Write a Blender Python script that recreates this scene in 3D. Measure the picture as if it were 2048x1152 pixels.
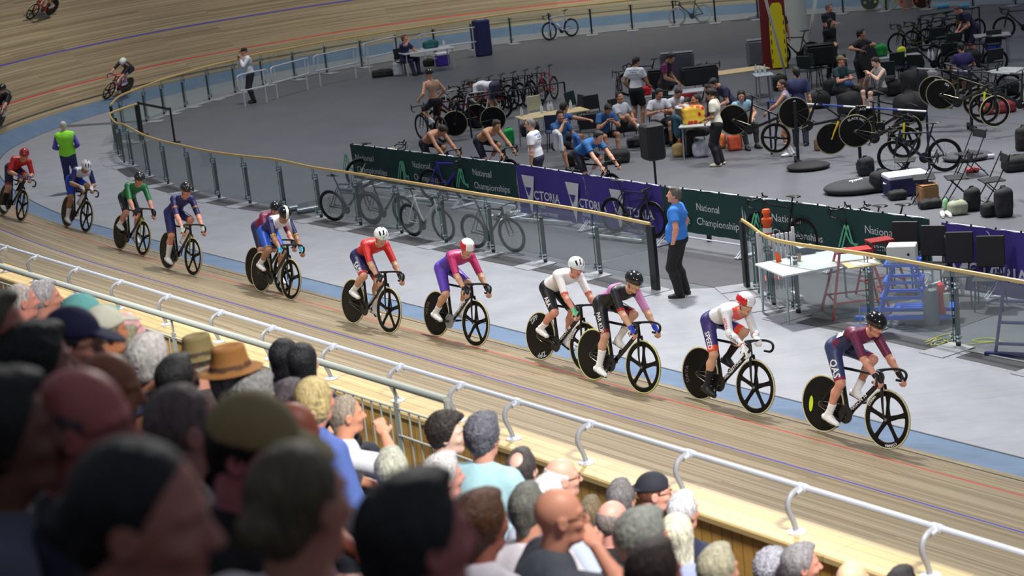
import bpy, bmesh, math, random
import numpy as np
from mathutils import Vector, Matrix
for o in list(bpy.data.objects): bpy.data.objects.remove(o)
SC = bpy.context.scene; COL = SC.collection
PI = math.pi; rad = math.radians
random.seed(7); RNG = np.random.RandomState(7)

# ------------------------------------------------------------------ camera
FPX, PITCH, ROLL, CAMH = 3704.5, .2374861, -.106662, 7.218
_fw = np.array([0, math.cos(PITCH), -math.sin(PITCH)]); _rt = np.array([1., 0, 0]); _up = np.cross(_rt, _fw)
CR = math.cos(ROLL)*_rt + math.sin(ROLL)*_up; CU = -math.sin(ROLL)*_rt + math.cos(ROLL)*_up
CAM = np.array([0, 0, CAMH])
cd = bpy.data.cameras.new('camera'); cam = bpy.data.objects.new('camera', cd); COL.objects.link(cam)
cam.matrix_world = Matrix(((CR[0], CU[0], -_fw[0], 0), (CR[1], CU[1], -_fw[1], 0), (CR[2], CU[2], -_fw[2], CAMH), (0, 0, 0, 1)))
cd.sensor_width = 36; cd.lens = 36*FPX/2048; cd.clip_end = 400; cd.clip_start = .1
cd.dof.use_dof = True; cd.dof.focus_distance = 25; cd.dof.aperture_fstop = 2.8
SC.camera = cam
SC.view_settings.view_transform = 'Standard'; SC.view_settings.look = 'None'
SC.view_settings.exposure = 0.08; SC.view_settings.gamma = 1.0; SC.view_settings.use_curve_mapping = False

# ------------------------------------------------------------------ light: dim hall, banks of lamps over track and infield
w = bpy.data.worlds.new('world'); SC.world = w; w.use_nodes = True
w.node_tree.nodes['Background'].inputs[0].default_value = (.60, .68, .85, 1)
w.node_tree.nodes['Background'].inputs[1].default_value = .23
def area(name, loc, size, power, target=None, col=(1, .97, .93), spread=140):
    l = bpy.data.lights.new(name, 'AREA'); l.shape = 'RECTANGLE'; l.size, l.size_y = size; l.energy = power; l.color = col
    l.spread = rad(spread)
    o = bpy.data.objects.new(name, l); COL.objects.link(o); o.location = loc
    d = Vector(target or (loc[0], loc[1], 0)) - Vector(loc); o.rotation_euler = d.to_track_quat('-Z', 'Y').to_euler()
    o['kind'] = 'helper'
    return o
area('arena_lamp', (3, 34, 18), (1.2, .8), 2150, (2, 23, 0), spread=120)
area('arena_lamp', (11, 27, 17), (3.0, 1.2), 420, (5, 20, 0), spread=120)
area('arena_lamp', (9, 36, 16), (2.0, 1.2), 620, (8.5, 36, 0), spread=75)
area('arena_lamp', (-7, 27, 17), (3.0, 1.2), 480, (-2, 24, 1), spread=90)
area('arena_lamp', (-7, 47, 18), (2.0, 1.2), 1000, (-7, 44, 0), spread=120)
area('arena_lamp', (6, 52, 18), (3.0, 1.2), 500, (5, 48, 0), spread=120)
area('arena_lamp', (4, 63, 18), (3.0, 1.2), 1250, (5, 76, 3), (1, .93, .80), spread=110)
area('stand_lamp', (3.2, 4.5, 11), (2.0, 1.0), 330, (1.2, 12.6, 2.2), spread=72)
area('arena_lamp', (-5, 57, 18), (2.0, 1.2), 520, (-14, 62, 3), (1, .93, .80), spread=100)
area('stand_lamp', (-6.5, 13, 12), (2.0, 1.0), 190, (-4.3, 16.5, 3), spread=60)
area('arena_lamp', (20, 44, 18), (3.0, 1.2), 600, (17, 40, 0), spread=120)

# ------------------------------------------------------------------ basics
def ray(px, py): return _fw + (px-1024)/FPX*CR - (py-576)/FPX*CU
def at(px, py, z=0.):
    d = ray(px, py); t = (z-CAMH)/d[2]; return CAM + t*d
def atd(px, py, dep): return CAM + ray(px, py)*dep
def lin(c):
    c = np.asarray(c, float)/255.; return tuple(np.where(c <= .04045, c/12.92, ((c+.055)/1.055)**2.4))
_mats = {}
def mat(name, col, rough=.6, metal=0., spec=.5, noise=0., scale=8., bump=0., trans=0., ior=1.45, coat=0.):
    if name in _mats: return _mats[name]
    m = bpy.data.materials.new(name); m.use_nodes = True; nt = m.node_tree; b = nt.nodes['Principled BSDF']
    c = lin(col) + (1,); b.inputs['Base Color'].default_value = c
    b.inputs['Roughness'].default_value = rough; b.inputs['Metallic'].default_value = metal
    b.inputs['Specular IOR Level'].default_value = spec; b.inputs['Coat Weight'].default_value = coat
    if trans: b.inputs['Transmission Weight'].default_value = trans; b.inputs['IOR'].default_value = ior
    if noise or bump:
        tc = nt.nodes.new('ShaderNodeTexCoord'); n = nt.nodes.new('ShaderNodeTexNoise'); n.inputs['Scale'].default_value = scale; n.inputs['Detail'].default_value = 4
        nt.links.new(tc.outputs['Object'], n.inputs['Vector'])
        if noise:
            mx = nt.nodes.new('ShaderNodeMix'); mx.data_type = 'RGBA'; mx.blend_type = 'MULTIPLY'; mx.inputs[0].default_value = 1
            mr = nt.nodes.new('ShaderNodeMapRange'); mr.inputs[3].default_value = 1-noise; mr.inputs[4].default_value = 1+noise
            nt.links.new(n.outputs['Fac'], mr.inputs[0]); mx.inputs[6].default_value = c; nt.links.new(mr.outputs[0], mx.inputs[7]); nt.links.new(mx.outputs[2], b.inputs['Base Color'])
        if bump:
            bp = nt.nodes.new('ShaderNodeBump'); bp.inputs['Strength'].default_value = bump; bp.inputs['Distance'].default_value = .01
            nt.links.new(n.outputs['Fac'], bp.inputs['Height']); nt.links.new(bp.outputs[0], b.inputs['Normal'])
    _mats[name] = m; return m
def colmat(c, rough=.55, metal=0.):
    c = tuple(int(v) for v in c); return mat('paint_%d_%d_%d_%d_%d' % (c + (int(rough*100), int(metal*10))), c, rough, metal)
def vcmat(name, rough, noise=.08, scale=60, bump=0., spec=.5, coat=0., sheen=0.):
    """material whose colour is the mesh's own colour attribute (dyed cloth, printed panels, skin)"""
    m = bpy.data.materials.new(name); m.use_nodes = True; nt = m.node_tree; b = nt.nodes['Principled BSDF']
    a = nt.nodes.new('ShaderNodeVertexColor'); a.layer_name = 'Col'
    tc = nt.nodes.new('ShaderNodeTexCoord'); n = nt.nodes.new('ShaderNodeTexNoise'); n.inputs['Scale'].default_value = scale
    nt.links.new(tc.outputs['Object'], n.inputs['Vector'])
    mr = nt.nodes.new('ShaderNodeMapRange'); mr.inputs[3].default_value = 1-noise; mr.inputs[4].default_value = 1+noise
    mx = nt.nodes.new('ShaderNodeMix'); mx.data_type = 'RGBA'; mx.blend_type = 'MULTIPLY'; mx.inputs[0].default_value = 1
    nt.links.new(n.outputs['Fac'], mr.inputs[0]); nt.links.new(a.outputs[0], mx.inputs[6]); nt.links.new(mr.outputs[0], mx.inputs[7]); nt.links.new(mx.outputs[2], b.inputs['Base Color'])
    b.inputs['Roughness'].default_value = rough; b.inputs['Specular IOR Level'].default_value = spec; b.inputs['Coat Weight'].default_value = coat
    if bump:
        bp = nt.nodes.new('ShaderNodeBump'); bp.inputs['Strength'].default_value = bump; bp.inputs['Distance'].default_value = .01
        nt.links.new(n.outputs['Fac'], bp.inputs['Height']); nt.links.new(bp.outputs[0], b.inputs['Normal'])
    return m
V_SKIN = vcmat('skin', .5, .08, 30); V_CLOTH = vcmat('woven_cloth', .8, .10, 40, .15); V_LYCRA = vcmat('lycra', .45, .05, 30, .05)
V_GLOSS = vcmat('glossy_shell', .15, .02, 10, coat=.5); V_HAIR = vcmat('hair', .55, .55, 75, .9)
_m = [n for n in V_HAIR.node_tree.nodes if n.type == 'TEX_NOISE'][0]; _m.inputs['Detail'].default_value = 5; _m.inputs['Distortion'].default_value = 1.2
_mp = V_HAIR.node_tree.nodes.new('ShaderNodeMapping'); _mp.inputs['Scale'].default_value = (1, 1, .30); _tcn = [n for n in V_HAIR.node_tree.nodes if n.type == 'TEX_COORD'][0]
V_HAIR.node_tree.links.new(_tcn.outputs['Object'], _mp.inputs[0]); V_HAIR.node_tree.links.new(_mp.outputs[0], _m.inputs['Vector'])
_r = [n for n in V_HAIR.node_tree.nodes if n.type == 'MAP_RANGE'][0]; _r.inputs[1].default_value = .3; _r.inputs[2].default_value = .7
V_MATTE = vcmat('matte_shell', .5, .05, 20)

def newmesh(name, V, F, m=None, parent=None, smooth=False, cols=None, uv=None):
    me = bpy.data.meshes.new(name); V = np.asarray(V, np.float32)
    if isinstance(F, np.ndarray) and F.ndim == 2:
        k = F.shape[1]; me.vertices.add(len(V)); me.vertices.foreach_set('co', V.ravel()); me.loops.add(F.size); me.loops.foreach_set('vertex_index', F.astype(np.int32).ravel())
        me.polygons.add(len(F)); me.polygons.foreach_set('loop_start', np.arange(0, F.size, k, dtype=np.int32)); me.polygons.foreach_set('loop_total', np.full(len(F), k, np.int32))
        me.update(calc_edges=True)
    else:
        me.from_pydata([tuple(v) for v in V.tolist()], [], [tuple(int(i) for i in f) for f in F])
    if smooth: me.polygons.foreach_set('use_smooth', np.ones(len(me.polygons), bool))
    if cols is not None:
        ca = me.color_attributes.new('Col', 'FLOAT_COLOR', 'POINT'); c4 = np.ones((len(V), 4), np.float32); c4[:, :3] = cols; ca.data.foreach_set('color', c4.ravel())
    if uv is not None:
        ul = me.uv_layers.new(name='UVMap'); li = np.zeros(len(me.loops), np.int32); me.loops.foreach_get('vertex_index', li)
        ul.data.foreach_set('uv', np.asarray(uv, np.float32)[li].ravel())
    if m: me.materials.append(m)
    o = bpy.data.objects.new(name, me); COL.objects.link(o)
    if parent: o.parent = parent
    return o
def tag(o, label, cat, group=None, kind=None):
    o['label'] = label; o['category'] = cat
    if group: o['group'] = group
    if kind: o['kind'] = kind
    return o
def thing(name, label, cat, loc=(0, 0, 0), rz=0., group=None, rot=None):
    o = bpy.data.objects.new(name, None); COL.objects.link(o); o.location = tuple(float(v) for v in loc); o.rotation_euler = rot or (0, 0, rz); o.empty_display_size = .1
    return tag(o, label, cat, group)
def struct(o): o['kind'] = 'structure'; return o

class MB:
    """collects shapes into one mesh"""
    def __init__(s): s.V = []; s.F = []; s.n = 0; s.C = []; s.c = (1, 1, 1)
    def add(s, V, F, c=None):
        V = [tuple(v) for v in V]; s.V += V; s.F += [tuple(i+s.n for i in f) for f in F]; s.n += len(V); s.C += [c or s.c]*len(V); return s
    def box(s, c, d, rz=0., M=None, bev=0., col=None):
        hx, hy, hz = d[0]/2, d[1]/2, d[2]/2
        if bev <= 0:
            P = [(x, y, z) for z in (-hz, hz) for x, y in ((-hx, -hy), (hx, -hy), (hx, hy), (-hx, hy))]
            F = [(3, 2, 1, 0), (4, 5, 6, 7), (0, 1, 5, 4), (1, 2, 6, 5), (2, 3, 7, 6), (3, 0, 4, 7)]
        else:
            b = min(bev, hx*.95, hy*.95, hz*.95); P = []; ring = [(-1, -1, 1, 0), (-1, -1, 0, 1)]
            def oct_(x, y): return [(-x+b, -y), (x-b, -y), (x, -y+b), (x, y-b), (x-b, y), (-x+b, y), (-x, y-b), (-x, -y+b)]
            for z, i in ((-hz, 1), (-hz+b, 0), (hz-b, 0), (hz, 1)):
                q = oct_(hx, hy) if i == 0 else [(u*(hx-b)/hx, v*(hy-b)/hy) for u, v in oct_(hx, hy)]
                P += [(u, v, z) for u, v in q]
            F = [tuple(range(7, -1, -1)), tuple(range(24, 32))]
            for k in range(3):
                for j in range(8): F.append((k*8+j, k*8+(j+1) % 8, k*8+8+(j+1) % 8, k*8+8+j))
        cr, sr = math.cos(rz), math.sin(rz)
        P = [(x*cr-y*sr, x*sr+y*cr, z) for x, y, z in P]
        if M is not None: P = [tuple(M @ Vector(p)) for p in P]
        return s.add([(x+c[0], y+c[1], z+c[2]) for x, y, z in P], F, col)
    def tube(s, pts, r, n=8, cap=True, closed=False, side=None, col=None):
        """sweep; r: number, (a,b) or list of those; a = radius along 'side', b = across"""
        P = [np.array(p, float) for p in pts]; m = len(P)
        if not isinstance(r, list): r = [r]*m
        V = []; pn = None
        for i in range(m):
            if closed: t = P[(i+1) % m]-P[i-1]
            else: t = P[min(i+1, m-1)]-P[max(i-1, 0)]
            t = t/(np.linalg.norm(t)+1e-12)
            if side is not None: a = np.array(side, float); a = a-t*(a@t)
            elif pn is None: a = np.cross(t, (0, 0, 1.)) if abs(t[2]) < .9 else np.cross(t, (0, 1., 0))
            else: a = pn-t*(pn@t)
            a = a/(np.linalg.norm(a)+1e-12); pn = a; b = np.cross(t, a)
            ra, rb = r[i] if isinstance(r[i], (tuple, list)) else (r[i], r[i])
            for k in range(n):
                th = 2*PI*k/n; V.append(P[i]+a*ra*math.cos(th)+b*rb*math.sin(th))
        F = []
        for i in range(m if closed else m-1):
            j = (i+1) % m
            for k in range(n): F.append((i*n+k, i*n+(k+1) % n, j*n+(k+1) % n, j*n+k))
        if cap and not closed: F.append(tuple(range(n-1, -1, -1))); F.append(tuple((m-1)*n+k for k in range(n)))
        return s.add(V, F, col)
    def lathe(s, prof, n=24, axis='z', c=(0, 0, 0), col=None, a0=0, a1=2*PI):
        """prof: list of (radius, height)"""
        full = abs(a1-a0-2*PI) < 1e-6; k = n if full else n+1; V = []
        for r, h in prof:
            for i in range(k):
                t = a0+(a1-a0)*i/n; x, y = r*math.cos(t), r*math.sin(t)
                V.append((x+c[0], y+c[1], h+c[2]) if axis == 'z' else (x+c[0], h+c[1], y+c[2]) if axis == 'y' else (h+c[0], x+c[1], y+c[2]))
        F = []
        for a in range(len(prof)-1):
            for i in range(n): F.append((a*k+i, a*k+(i+1) % k, (a+1)*k+(i+1) % k, (a+1)*k+i))
        return s.add(V, F, col)
    def prism(s, poly, h, M=None, col=None):
        n = len(poly); V = [(x, y, 0) for x, y in poly]+[(x, y, h) for x, y in poly]
        F = [tuple(range(n-1, -1, -1)), tuple(range(n, 2*n))]+[(i, (i+1) % n, n+(i+1) % n, n+i) for i in range(n)]
        if M is not None: V = [tuple(M @ Vector(v)) for v in V]
        return s.add(V, F, col)
    def build(s, name, m=None, parent=None, smooth=False, vc=False):
        me_c = np.array([lin(c) if max(c) > 1.01 else c for c in s.C]) if vc else None
        o = newmesh(name, s.V, s.F, m, parent, False, me_c)
        if smooth:
            o.data.polygons.foreach_set('use_smooth', np.ones(len(o.data.polygons), bool)); o.data.set_sharp_from_angle(angle=rad(40))
        return o
def copy_tree(o, parent=None):
    c = o.copy(); COL.objects.link(c)
    if parent is not None: c.parent = parent
    for ch in list(_kids.get(o.name, [])): copy_tree(ch, c)
    return c
_kids = {}
def index_kids():
    _kids.clear()
    for o in COL.objects:
        if o.parent: _kids.setdefault(o.parent.name, []).append(o)

_font = None
def text_mesh(txt, bold=True, shear=0., spacing=1.):
    """flat text outline as (verts Nx2, faces), height of capitals = 1"""
    cu = bpy.data.curves.new('t', 'FONT'); cu.body = txt; cu.size = 1/.73; cu.resolution_u = 2; cu.shear = shear; cu.space_character = spacing
    if bold: cu.offset = .025
    o = bpy.data.objects.new('t', cu); COL.objects.link(o); dg = bpy.context.evaluated_depsgraph_get(); dg.update()
    me = bpy.data.meshes.new_from_object(o.evaluated_get(dg)); bm = bmesh.new(); bm.from_mesh(me); bmesh.ops.triangulate(bm, faces=bm.faces)
    for _ in range(3):
        ed = [e for e in bm.edges if e.calc_length() > .30]
        if ed: bmesh.ops.subdivide_edges(bm, edges=ed, cuts=1); bmesh.ops.triangulate(bm, faces=bm.faces)
    bm.to_mesh(me); bm.free(); V = np.array([v.co[:2] for v in me.vertices]); F = [tuple(p.vertices) for p in me.polygons]
    bpy.data.objects.remove(o); bpy.data.curves.remove(cu); bpy.data.meshes.remove(me)
    if len(V): V[:, 0] -= V[:, 0].min()
    return V, F
_tc = {}
def tmesh(txt, **k):
    key = (txt, tuple(sorted(k.items())))
    if key not in _tc: _tc[key] = text_mesh(txt, **k)
    return _tc[key]
def letter(name, txt, org, right, up, size, m, parent, lift=.0015, target=None, fn=None, width=None, **k):
    """lettering laid on a surface: plane (right,up) at org, optionally dropped onto the target mesh"""
    V, F = tmesh(txt, **k)
    if not len(V): return None
    r = Vector(right).normalized(); u = Vector(up).normalized(); nrm = r.cross(u)
    sx = size if width is None else width/max(V[:, 0].max(), .01)
    P = []
    for x, y in V:
        if fn: P.append(fn(x*size, y*size)); continue
        p = Vector(org)+r*(x*sx)+u*(y*size)
        if target is not None:
            ok, loc, nn, _ = target.ray_cast(p+nrm*.12, -nrm, distance=.4)
            p = loc+nn*lift*2 if ok else p
        else: p = p+nrm*lift
        P.append(tuple(p))
    return newmesh(name, P, F, m, parent)
# ------------------------------------------------------------------ track geometry (metres; path = inner edge of the blue band)
TU = np.array([.574, -.8185]); TN = np.array([-.8185, -.574]); P0 = np.array([5.41, 19.26])
_ctl = [P0+TU*k for k in (30, 20, 10, 0)]+[P0-TU*k for k in (6, 12, 18, 22)]+[np.array(p, float) for p in (
    (-8.45, 39.05), (-9.95, 41.35), (-11.7, 44.8), (-13.2, 48.6), (-14.0, 52.3), (-13.85, 55.2), (-13.1, 58.1), (-11.8, 61.0), (-10.0, 63.8), (-7.7, 66.1), (-4.9, 68.1), (-2, 69.3), (1.0, 69.95), (5.5, 70.0), (10.3, 68.9), (15, 66.7), (19.5, 63.4), (26, 57), (34, 46))]
def catmull(P, per=12):
    P = [np.array(p, float) for p in P]; Q = [2*P[0]-P[1]]+P+[2*P[-1]-P[-2]]; out = []
    for i in range(1, len(Q)-2):
        for k in range(per):
            t = k/per; a, b, c, d = Q[i-1], Q[i], Q[i+1], Q[i+2]
            out.append(.5*((2*b)+(-a+c)*t+(2*a-5*b+4*c-d)*t*t+(-a+3*b-3*c+d)*t**3))
    out.append(P[-1]); return np.array(out)
PATH = catmull(_ctl, 10)
for _ in range(6): PATH[1:-1] = .25*PATH[:-2]+.5*PATH[1:-1]+.25*PATH[2:]
SEG = np.linalg.norm(np.diff(PATH, axis=0), axis=1); PL = np.concatenate([[0], np.cumsum(SEG)])
_i0 = np.argmin(np.linalg.norm(PATH-P0, axis=1)); PL = PL-PL[_i0]          # length 0 at P0, growing away from the camera
PT = np.gradient(PATH, axis=0); PT /= np.linalg.norm(PT, axis=1)[:, None]; PNn = np.stack([-PT[:, 1], PT[:, 0]], 1)
for _ in range(10): PNn[1:-1] = .25*PNn[:-2]+.5*PNn[1:-1]+.25*PNn[2:]
PNn /= np.linalg.norm(PNn, axis=1)[:, None]
def sst(a, b, x): t = min(1, max(0, (x-a)/(b-a))); return t*t*(3-2*t)
def bank(l): return rad(14.5+25.5*sst(17, 44, l))
def cote(l): return rad(10+14*sst(17, 44, l))
def prof(l, d):
    """offset d measured along the surface outward from the blue band's inner edge -> (horizontal, height)"""
    if d <= .7: return d*math.cos(cote(l)), max(0, d)*math.sin(cote(l))
    return .7*math.cos(cote(l))+(d-.7)*math.cos(bank(l)), .7*math.sin(cote(l))+(d-.7)*math.sin(bank(l))
def path_at(l):
    i = int(np.searchsorted(PL, l))-1; i = max(0, min(len(PL)-2, i)); t = (l-PL[i])/(PL[i+1]-PL[i])
    p = PATH[i]*(1-t)+PATH[i+1]*t; n = PNn[i]*(1-t)+PNn[i+1]*t; return p, n/np.linalg.norm(n)
def trk(l, d, up=0.):
    p, n = path_at(l); h, z = prof(l, d); return np.array([p[0]+n[0]*h, p[1]+n[1]*h, z+up])
def lw(x, y):
    q = np.array([x, y]); D = np.linalg.norm(PATH-q, axis=1); i = int(np.argmin(D)); best = None
    for j in (i-1, i):
        if 0 <= j < len(PATH)-1:
            a, b = PATH[j], PATH[j+1]; t = min(1, max(0, (q-a)@(b-a)/((b-a)@(b-a)))); c = a+(b-a)*t; dd = np.linalg.norm(q-c)
            if best is None or dd < best[0]: best = (dd, PL[j]+t*(PL[j+1]-PL[j]), (q-c)@PNn[j])
    return best[1], (best[0] if best[2] > 0 else -best[0])
def trk_z(x, y):
    l, wv = lw(x, y)
    if wv <= 0: return 0.
    wc = .7*math.cos(cote(l))
    return wv*math.tan(cote(l)) if wv < wc else .7*math.sin(cote(l))+(wv-wc)*math.tan(bank(l))
def on_track(px, py):
    d = ray(px, py); t0, t1 = 12., 110.; t = t0
    while t < t1:
        p = CAM+t*d; l, wv = lw(p[0], p[1])
        if wv < 7.4 and p[2] < trk_z(p[0], p[1]): break
        t += .25
    lo, hi = t-.25, t
    for _ in range(12):
        m = (lo+hi)/2; p = CAM+m*d
        if p[2] < trk_z(p[0], p[1]): hi = m
        else: lo = m
    p = CAM+hi*d; l, wv = lw(p[0], p[1]); return p, l, wv

def nodes(m): m.use_nodes = True; return m.node_tree, m.node_tree.nodes['Principled BSDF']
def N(nt, t, **k):
    n = nt.nodes.new(t)
    for a, b in k.items():
        if isinstance(a, str) and hasattr(n, a): setattr(n, a, b)
    return n
def mth(nt, op, a, b=None, c=None):
    n = nt.nodes.new('ShaderNodeMath'); n.operation = op
    for i, v in enumerate((a, b, c)):
        if v is None: continue
        if hasattr(v, 'links') or hasattr(v, 'is_linked'): nt.links.new(v, n.inputs[i])
        else: n.inputs[i].default_value = v
    return n.outputs[0]
def mixc(nt, f, a, b, mode='MIX'):
    n = nt.nodes.new('ShaderNodeMix'); n.data_type = 'RGBA'; n.blend_type = mode
    for i, v in ((0, f), (6, a), (7, b)):
        if hasattr(v, 'is_linked'): nt.links.new(v, n.inputs[i])
        else: n.inputs[i].default_value = v if i == 0 else tuple(v)+((1,) if len(v) == 3 else ())
    return n.outputs[2]
def noise(nt, vec, scale, detail=3, sx=1, sy=1, sz=1, rough=.5):
    mp = nt.nodes.new('ShaderNodeMapping'); mp.inputs['Scale'].default_value = (sx, sy, sz); nt.links.new(vec, mp.inputs[0])
    n = nt.nodes.new('ShaderNodeTexNoise'); n.inputs['Scale'].default_value = scale; n.inputs['Detail'].default_value = detail; n.inputs['Roughness'].default_value = rough
    nt.links.new(mp.outputs[0], n.inputs['Vector']); return n.outputs['Fac']
def rng(nt, v, a, b, c, d):
    n = nt.nodes.new('ShaderNodeMapRange'); nt.links.new(v, n.inputs[0])
    for i, x in enumerate((a, b, c, d)): n.inputs[i+1].default_value = x
    return n.outputs[0]
def wood_strips(name, c1, c2, wplank, lplank, rough=.45, lines=(), gap=.0015, streak=.25, cross=(), swap=False):
    """boards running along u; uv in metres. lines: painted stripes (v0, v1, colour)"""
    m = bpy.data.materials.new(name); nt, b = nodes(m)
    uvn = nt.nodes.new('ShaderNodeUVMap'); uvn.uv_map = 'UVMap'; uv = uvn.outputs[0]
    br = nt.nodes.new('ShaderNodeTexBrick'); nt.links.new(uv, br.inputs['Vector'])
    br.inputs['Scale'].default_value = 1; br.inputs['Brick Width'].default_value = lplank; br.inputs['Row Height'].default_value = wplank
    br.inputs['Mortar Size'].default_value = gap; br.inputs['Mortar Smooth'].default_value = .3; br.inputs['Bias'].default_value = 0; br.offset = .37; br.offset_frequency = 3
    br.inputs['Color1'].default_value = lin(c1)+(1,); br.inputs['Color2'].default_value = lin(c2)+(1,); br.inputs['Mortar'].default_value = tuple(x*.35 for x in lin(c2))+(1,)
    st = noise(nt, uv, 1.0, 6, .35, 22, 1, .7); st2 = noise(nt, uv, 1.0, 3, .12, .5, 1)
    c = mixc(nt, 1, br.outputs['Color'], (1, 1, 1)); f = rng(nt, st, .25, .75, 1-streak, 1+streak); f2 = rng(nt, st2, .3, .7, .85, 1.12)
    c = mixc(nt, 1, br.outputs['Color'], mixc(nt, 1, (1, 1, 1), (1, 1, 1)), 'MULTIPLY')
    k = nt.nodes.new('ShaderNodeCombineColor'); ff = mth(nt, 'MULTIPLY', f, f2)
    for i in range(3): nt.links.new(ff, k.inputs[i])
    c = mixc(nt, 1, br.outputs['Color'], k.outputs[0], 'MULTIPLY')
    sp = nt.nodes.new('ShaderNodeSeparateXYZ'); nt.links.new(uv, sp.inputs[0])
    for a, bb, cc in lines:
        q = mth(nt, 'MULTIPLY', mth(nt, 'GREATER_THAN', sp.outputs[1], a), mth(nt, 'LESS_THAN', sp.outputs[1], bb)); c = mixc(nt, mth(nt, 'MULTIPLY', q, .88), c, lin(cc))
    for l0, l1, a, bb, cc, al in cross:
        q = mth(nt, 'MULTIPLY', mth(nt, 'MULTIPLY', mth(nt, 'GREATER_THAN', sp.outputs[0], l0), mth(nt, 'LESS_THAN', sp.outputs[0], l1)), mth(nt, 'MULTIPLY', mth(nt, 'GREATER_THAN', sp.outputs[1], a), mth(nt, 'LESS_THAN', sp.outputs[1], bb)))
        c = mixc(nt, mth(nt, 'MULTIPLY', q, al), c, lin(cc))
    nt.links.new(c, b.inputs['Base Color']); b.inputs['Roughness'].default_value = rough
    bp = nt.nodes.new('ShaderNodeBump'); bp.inputs['Strength'].default_value = .25; bp.inputs['Distance'].default_value = .004; nt.links.new(st, bp.inputs['Height']); nt.links.new(bp.outputs[0], b.inputs['Normal'])
    return m
def strip(name, ls, prof_pts, m, uoff=0):
    """sweep a cross-section (functions of l giving (w,z,v)) along the path"""
    V = []; U = []; k = len(prof_pts(ls[0]))
    for l in ls:
        p, n = path_at(l)
        for h, z, v in prof_pts(l): V.append((p[0]+n[0]*h, p[1]+n[1]*h, z)); U.append((l, v))
    F = [(i*k+j+1, i*k+j, (i+1)*k+j, (i+1)*k+j+1) for i in range(len(ls)-1) for j in range(k-1)]
    F = [tuple(reversed(f)) for f in F]
    return struct(newmesh(name, V, F, m, smooth=False, uv=U))
LS = np.concatenate([np.arange(-14, 110, .5)])
_pl = on_track(1100, 748)[1]
M_TRACK = wood_strips('track_pine', (162, 147, 119), (122, 107, 80), .042, 6., .42, [(.89, .95, (18, 18, 20)), (1.60, 1.655, (186, 26, 28)), (3.15, 3.21, (46, 42, 160))],
    cross=[(_pl-.02, _pl+.02, .7, 4.2, (190, 90, 80), .45), (11.2, 11.9, .9, 1.6, (110, 86, 62), .0)])
strip('floor_track', LS, lambda l: [prof(l, d)+(d,) for d in (.7, 2, 3.5, 5, 6.5, 7.7)], M_TRACK)
def painted(name, c, c2, rough, scuff=.12, sc=1.5):
    m = bpy.data.materials.new(name); nt, b = nodes(m); tc = nt.nodes.new('ShaderNodeTexCoord'); v = tc.outputs['Object']
    a = noise(nt, v, sc, 8, 1, 1, 1, .65); st = noise(nt, v, 2.2, 5, .35, 4.5, 1, .7); f = rng(nt, a, .3, .7, 0, 1)
    cc = mixc(nt, f, lin(c), lin(c2)); g = rng(nt, st, .52, .75, 1, 1-scuff); k = nt.nodes.new('ShaderNodeCombineColor')
    for i in range(3): nt.links.new(g, k.inputs[i])
    cc = mixc(nt, 1, cc, k.outputs[0], 'MULTIPLY'); nt.links.new(cc, b.inputs['Base Color']); b.inputs['Roughness'].default_value = rough; return m
M_BLUE = painted('blue_band_paint', (104, 127, 155), (90, 113, 142), .5, .18)
M_APRON = painted('apron_paint', (156, 159, 167), (140, 143, 152), .45, .16)
M_FLOOR = painted('infield_rubber', (98, 100, 107), (88, 91, 98), .5, .14, .6)
strip('floor_blue_band', LS, lambda l: [prof(l, d)+(d,) for d in (-.02, .35, .7)], M_BLUE)
# white hairline seam along the band's inner edge
strip('trim_band_seam', LS, lambda l: [(-.05, .004, 0), (-.02, .004, 1)], mat('seam', (58, 66, 76), .6))
# floor outside far bank is hidden; big floor under everything
def poly_floor(name, xy, z, m):
    o = newmesh(name, [(x, y, z) for x, y in xy], [tuple(range(len(xy)))], m); return struct(o)
fl = [tuple(p) for p in PATH]; poly_floor('floor_infield', fl, -.006, M_FLOOR)

# ------------------------------------------------------------------ glass fences
near_base = [(1312, 580), (1196, 550), (1086, 527), (982, 507), (888, 487), (799, 469), (717, 452), (638, 437), (566, 418), (496, 408), (434, 397), (381, 383), (332, 369)]
NF = [at(x, y)[:2] for x, y in near_base]
far_loop = [at(x, y, 1.08)[:2] for x, y in ((263, 259), (231.7, 245.6), (220.5, 232), (225, 224.5), (242, 216.5), (273, 208))]
lp = [np.array(NF[-1]), at(295, 353)[:2], at(262, 332)[:2]]
NFP = NF[:-1]+lp+[far_loop[i] for i in (1, 2, 3)]+[far_loop[5]]
FFr = [at(x, y, 1.08)[:2] for x, y in ((221, 210), (240, 192), (263, 180))]
far_px = [(297, 244), (332, 229), (374, 215), (422, 200), (474, 186), (529, 171), (592, 159), (656, 146), (726, 134), (797, 122), (872, 110.5), (947, 99), (1024, 87), (1102, 77), (1184, 69), (1265, 60), (1349, 52), (1431, 45), (1516, 38), (1601, 32), (1686, 26), (1772, 21), (1858, 17), (1945, 13), (2030, 10), (2120, 8)]
FFP = FFr[:2]+[at(x, y)[:2] for x, y in far_px]
RF = [at(x, y)[:2] for x, y in ((1494, 574), (1512, 588), (1541, 612), (1591, 629))]+[at(1740, 633+24)[:2], at(1911, 695)[:2]]
d_ = (RF[-1]-RF[-2]); RF += [RF[-1]+d_*.98, RF[-1]+d_*1.96]
M_RAIL = mat('rail_timber', (206, 176, 112), .4, noise=.1, scale=20)
M_POST = mat('post_black', (22, 24, 27), .35, .3); M_CHR = mat('fitting_chrome', (215, 218, 222), .18, 1.)
M_GLASS = bpy.data.materials.new('fence_glass'); nt, b = nodes(M_GLASS)
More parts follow.
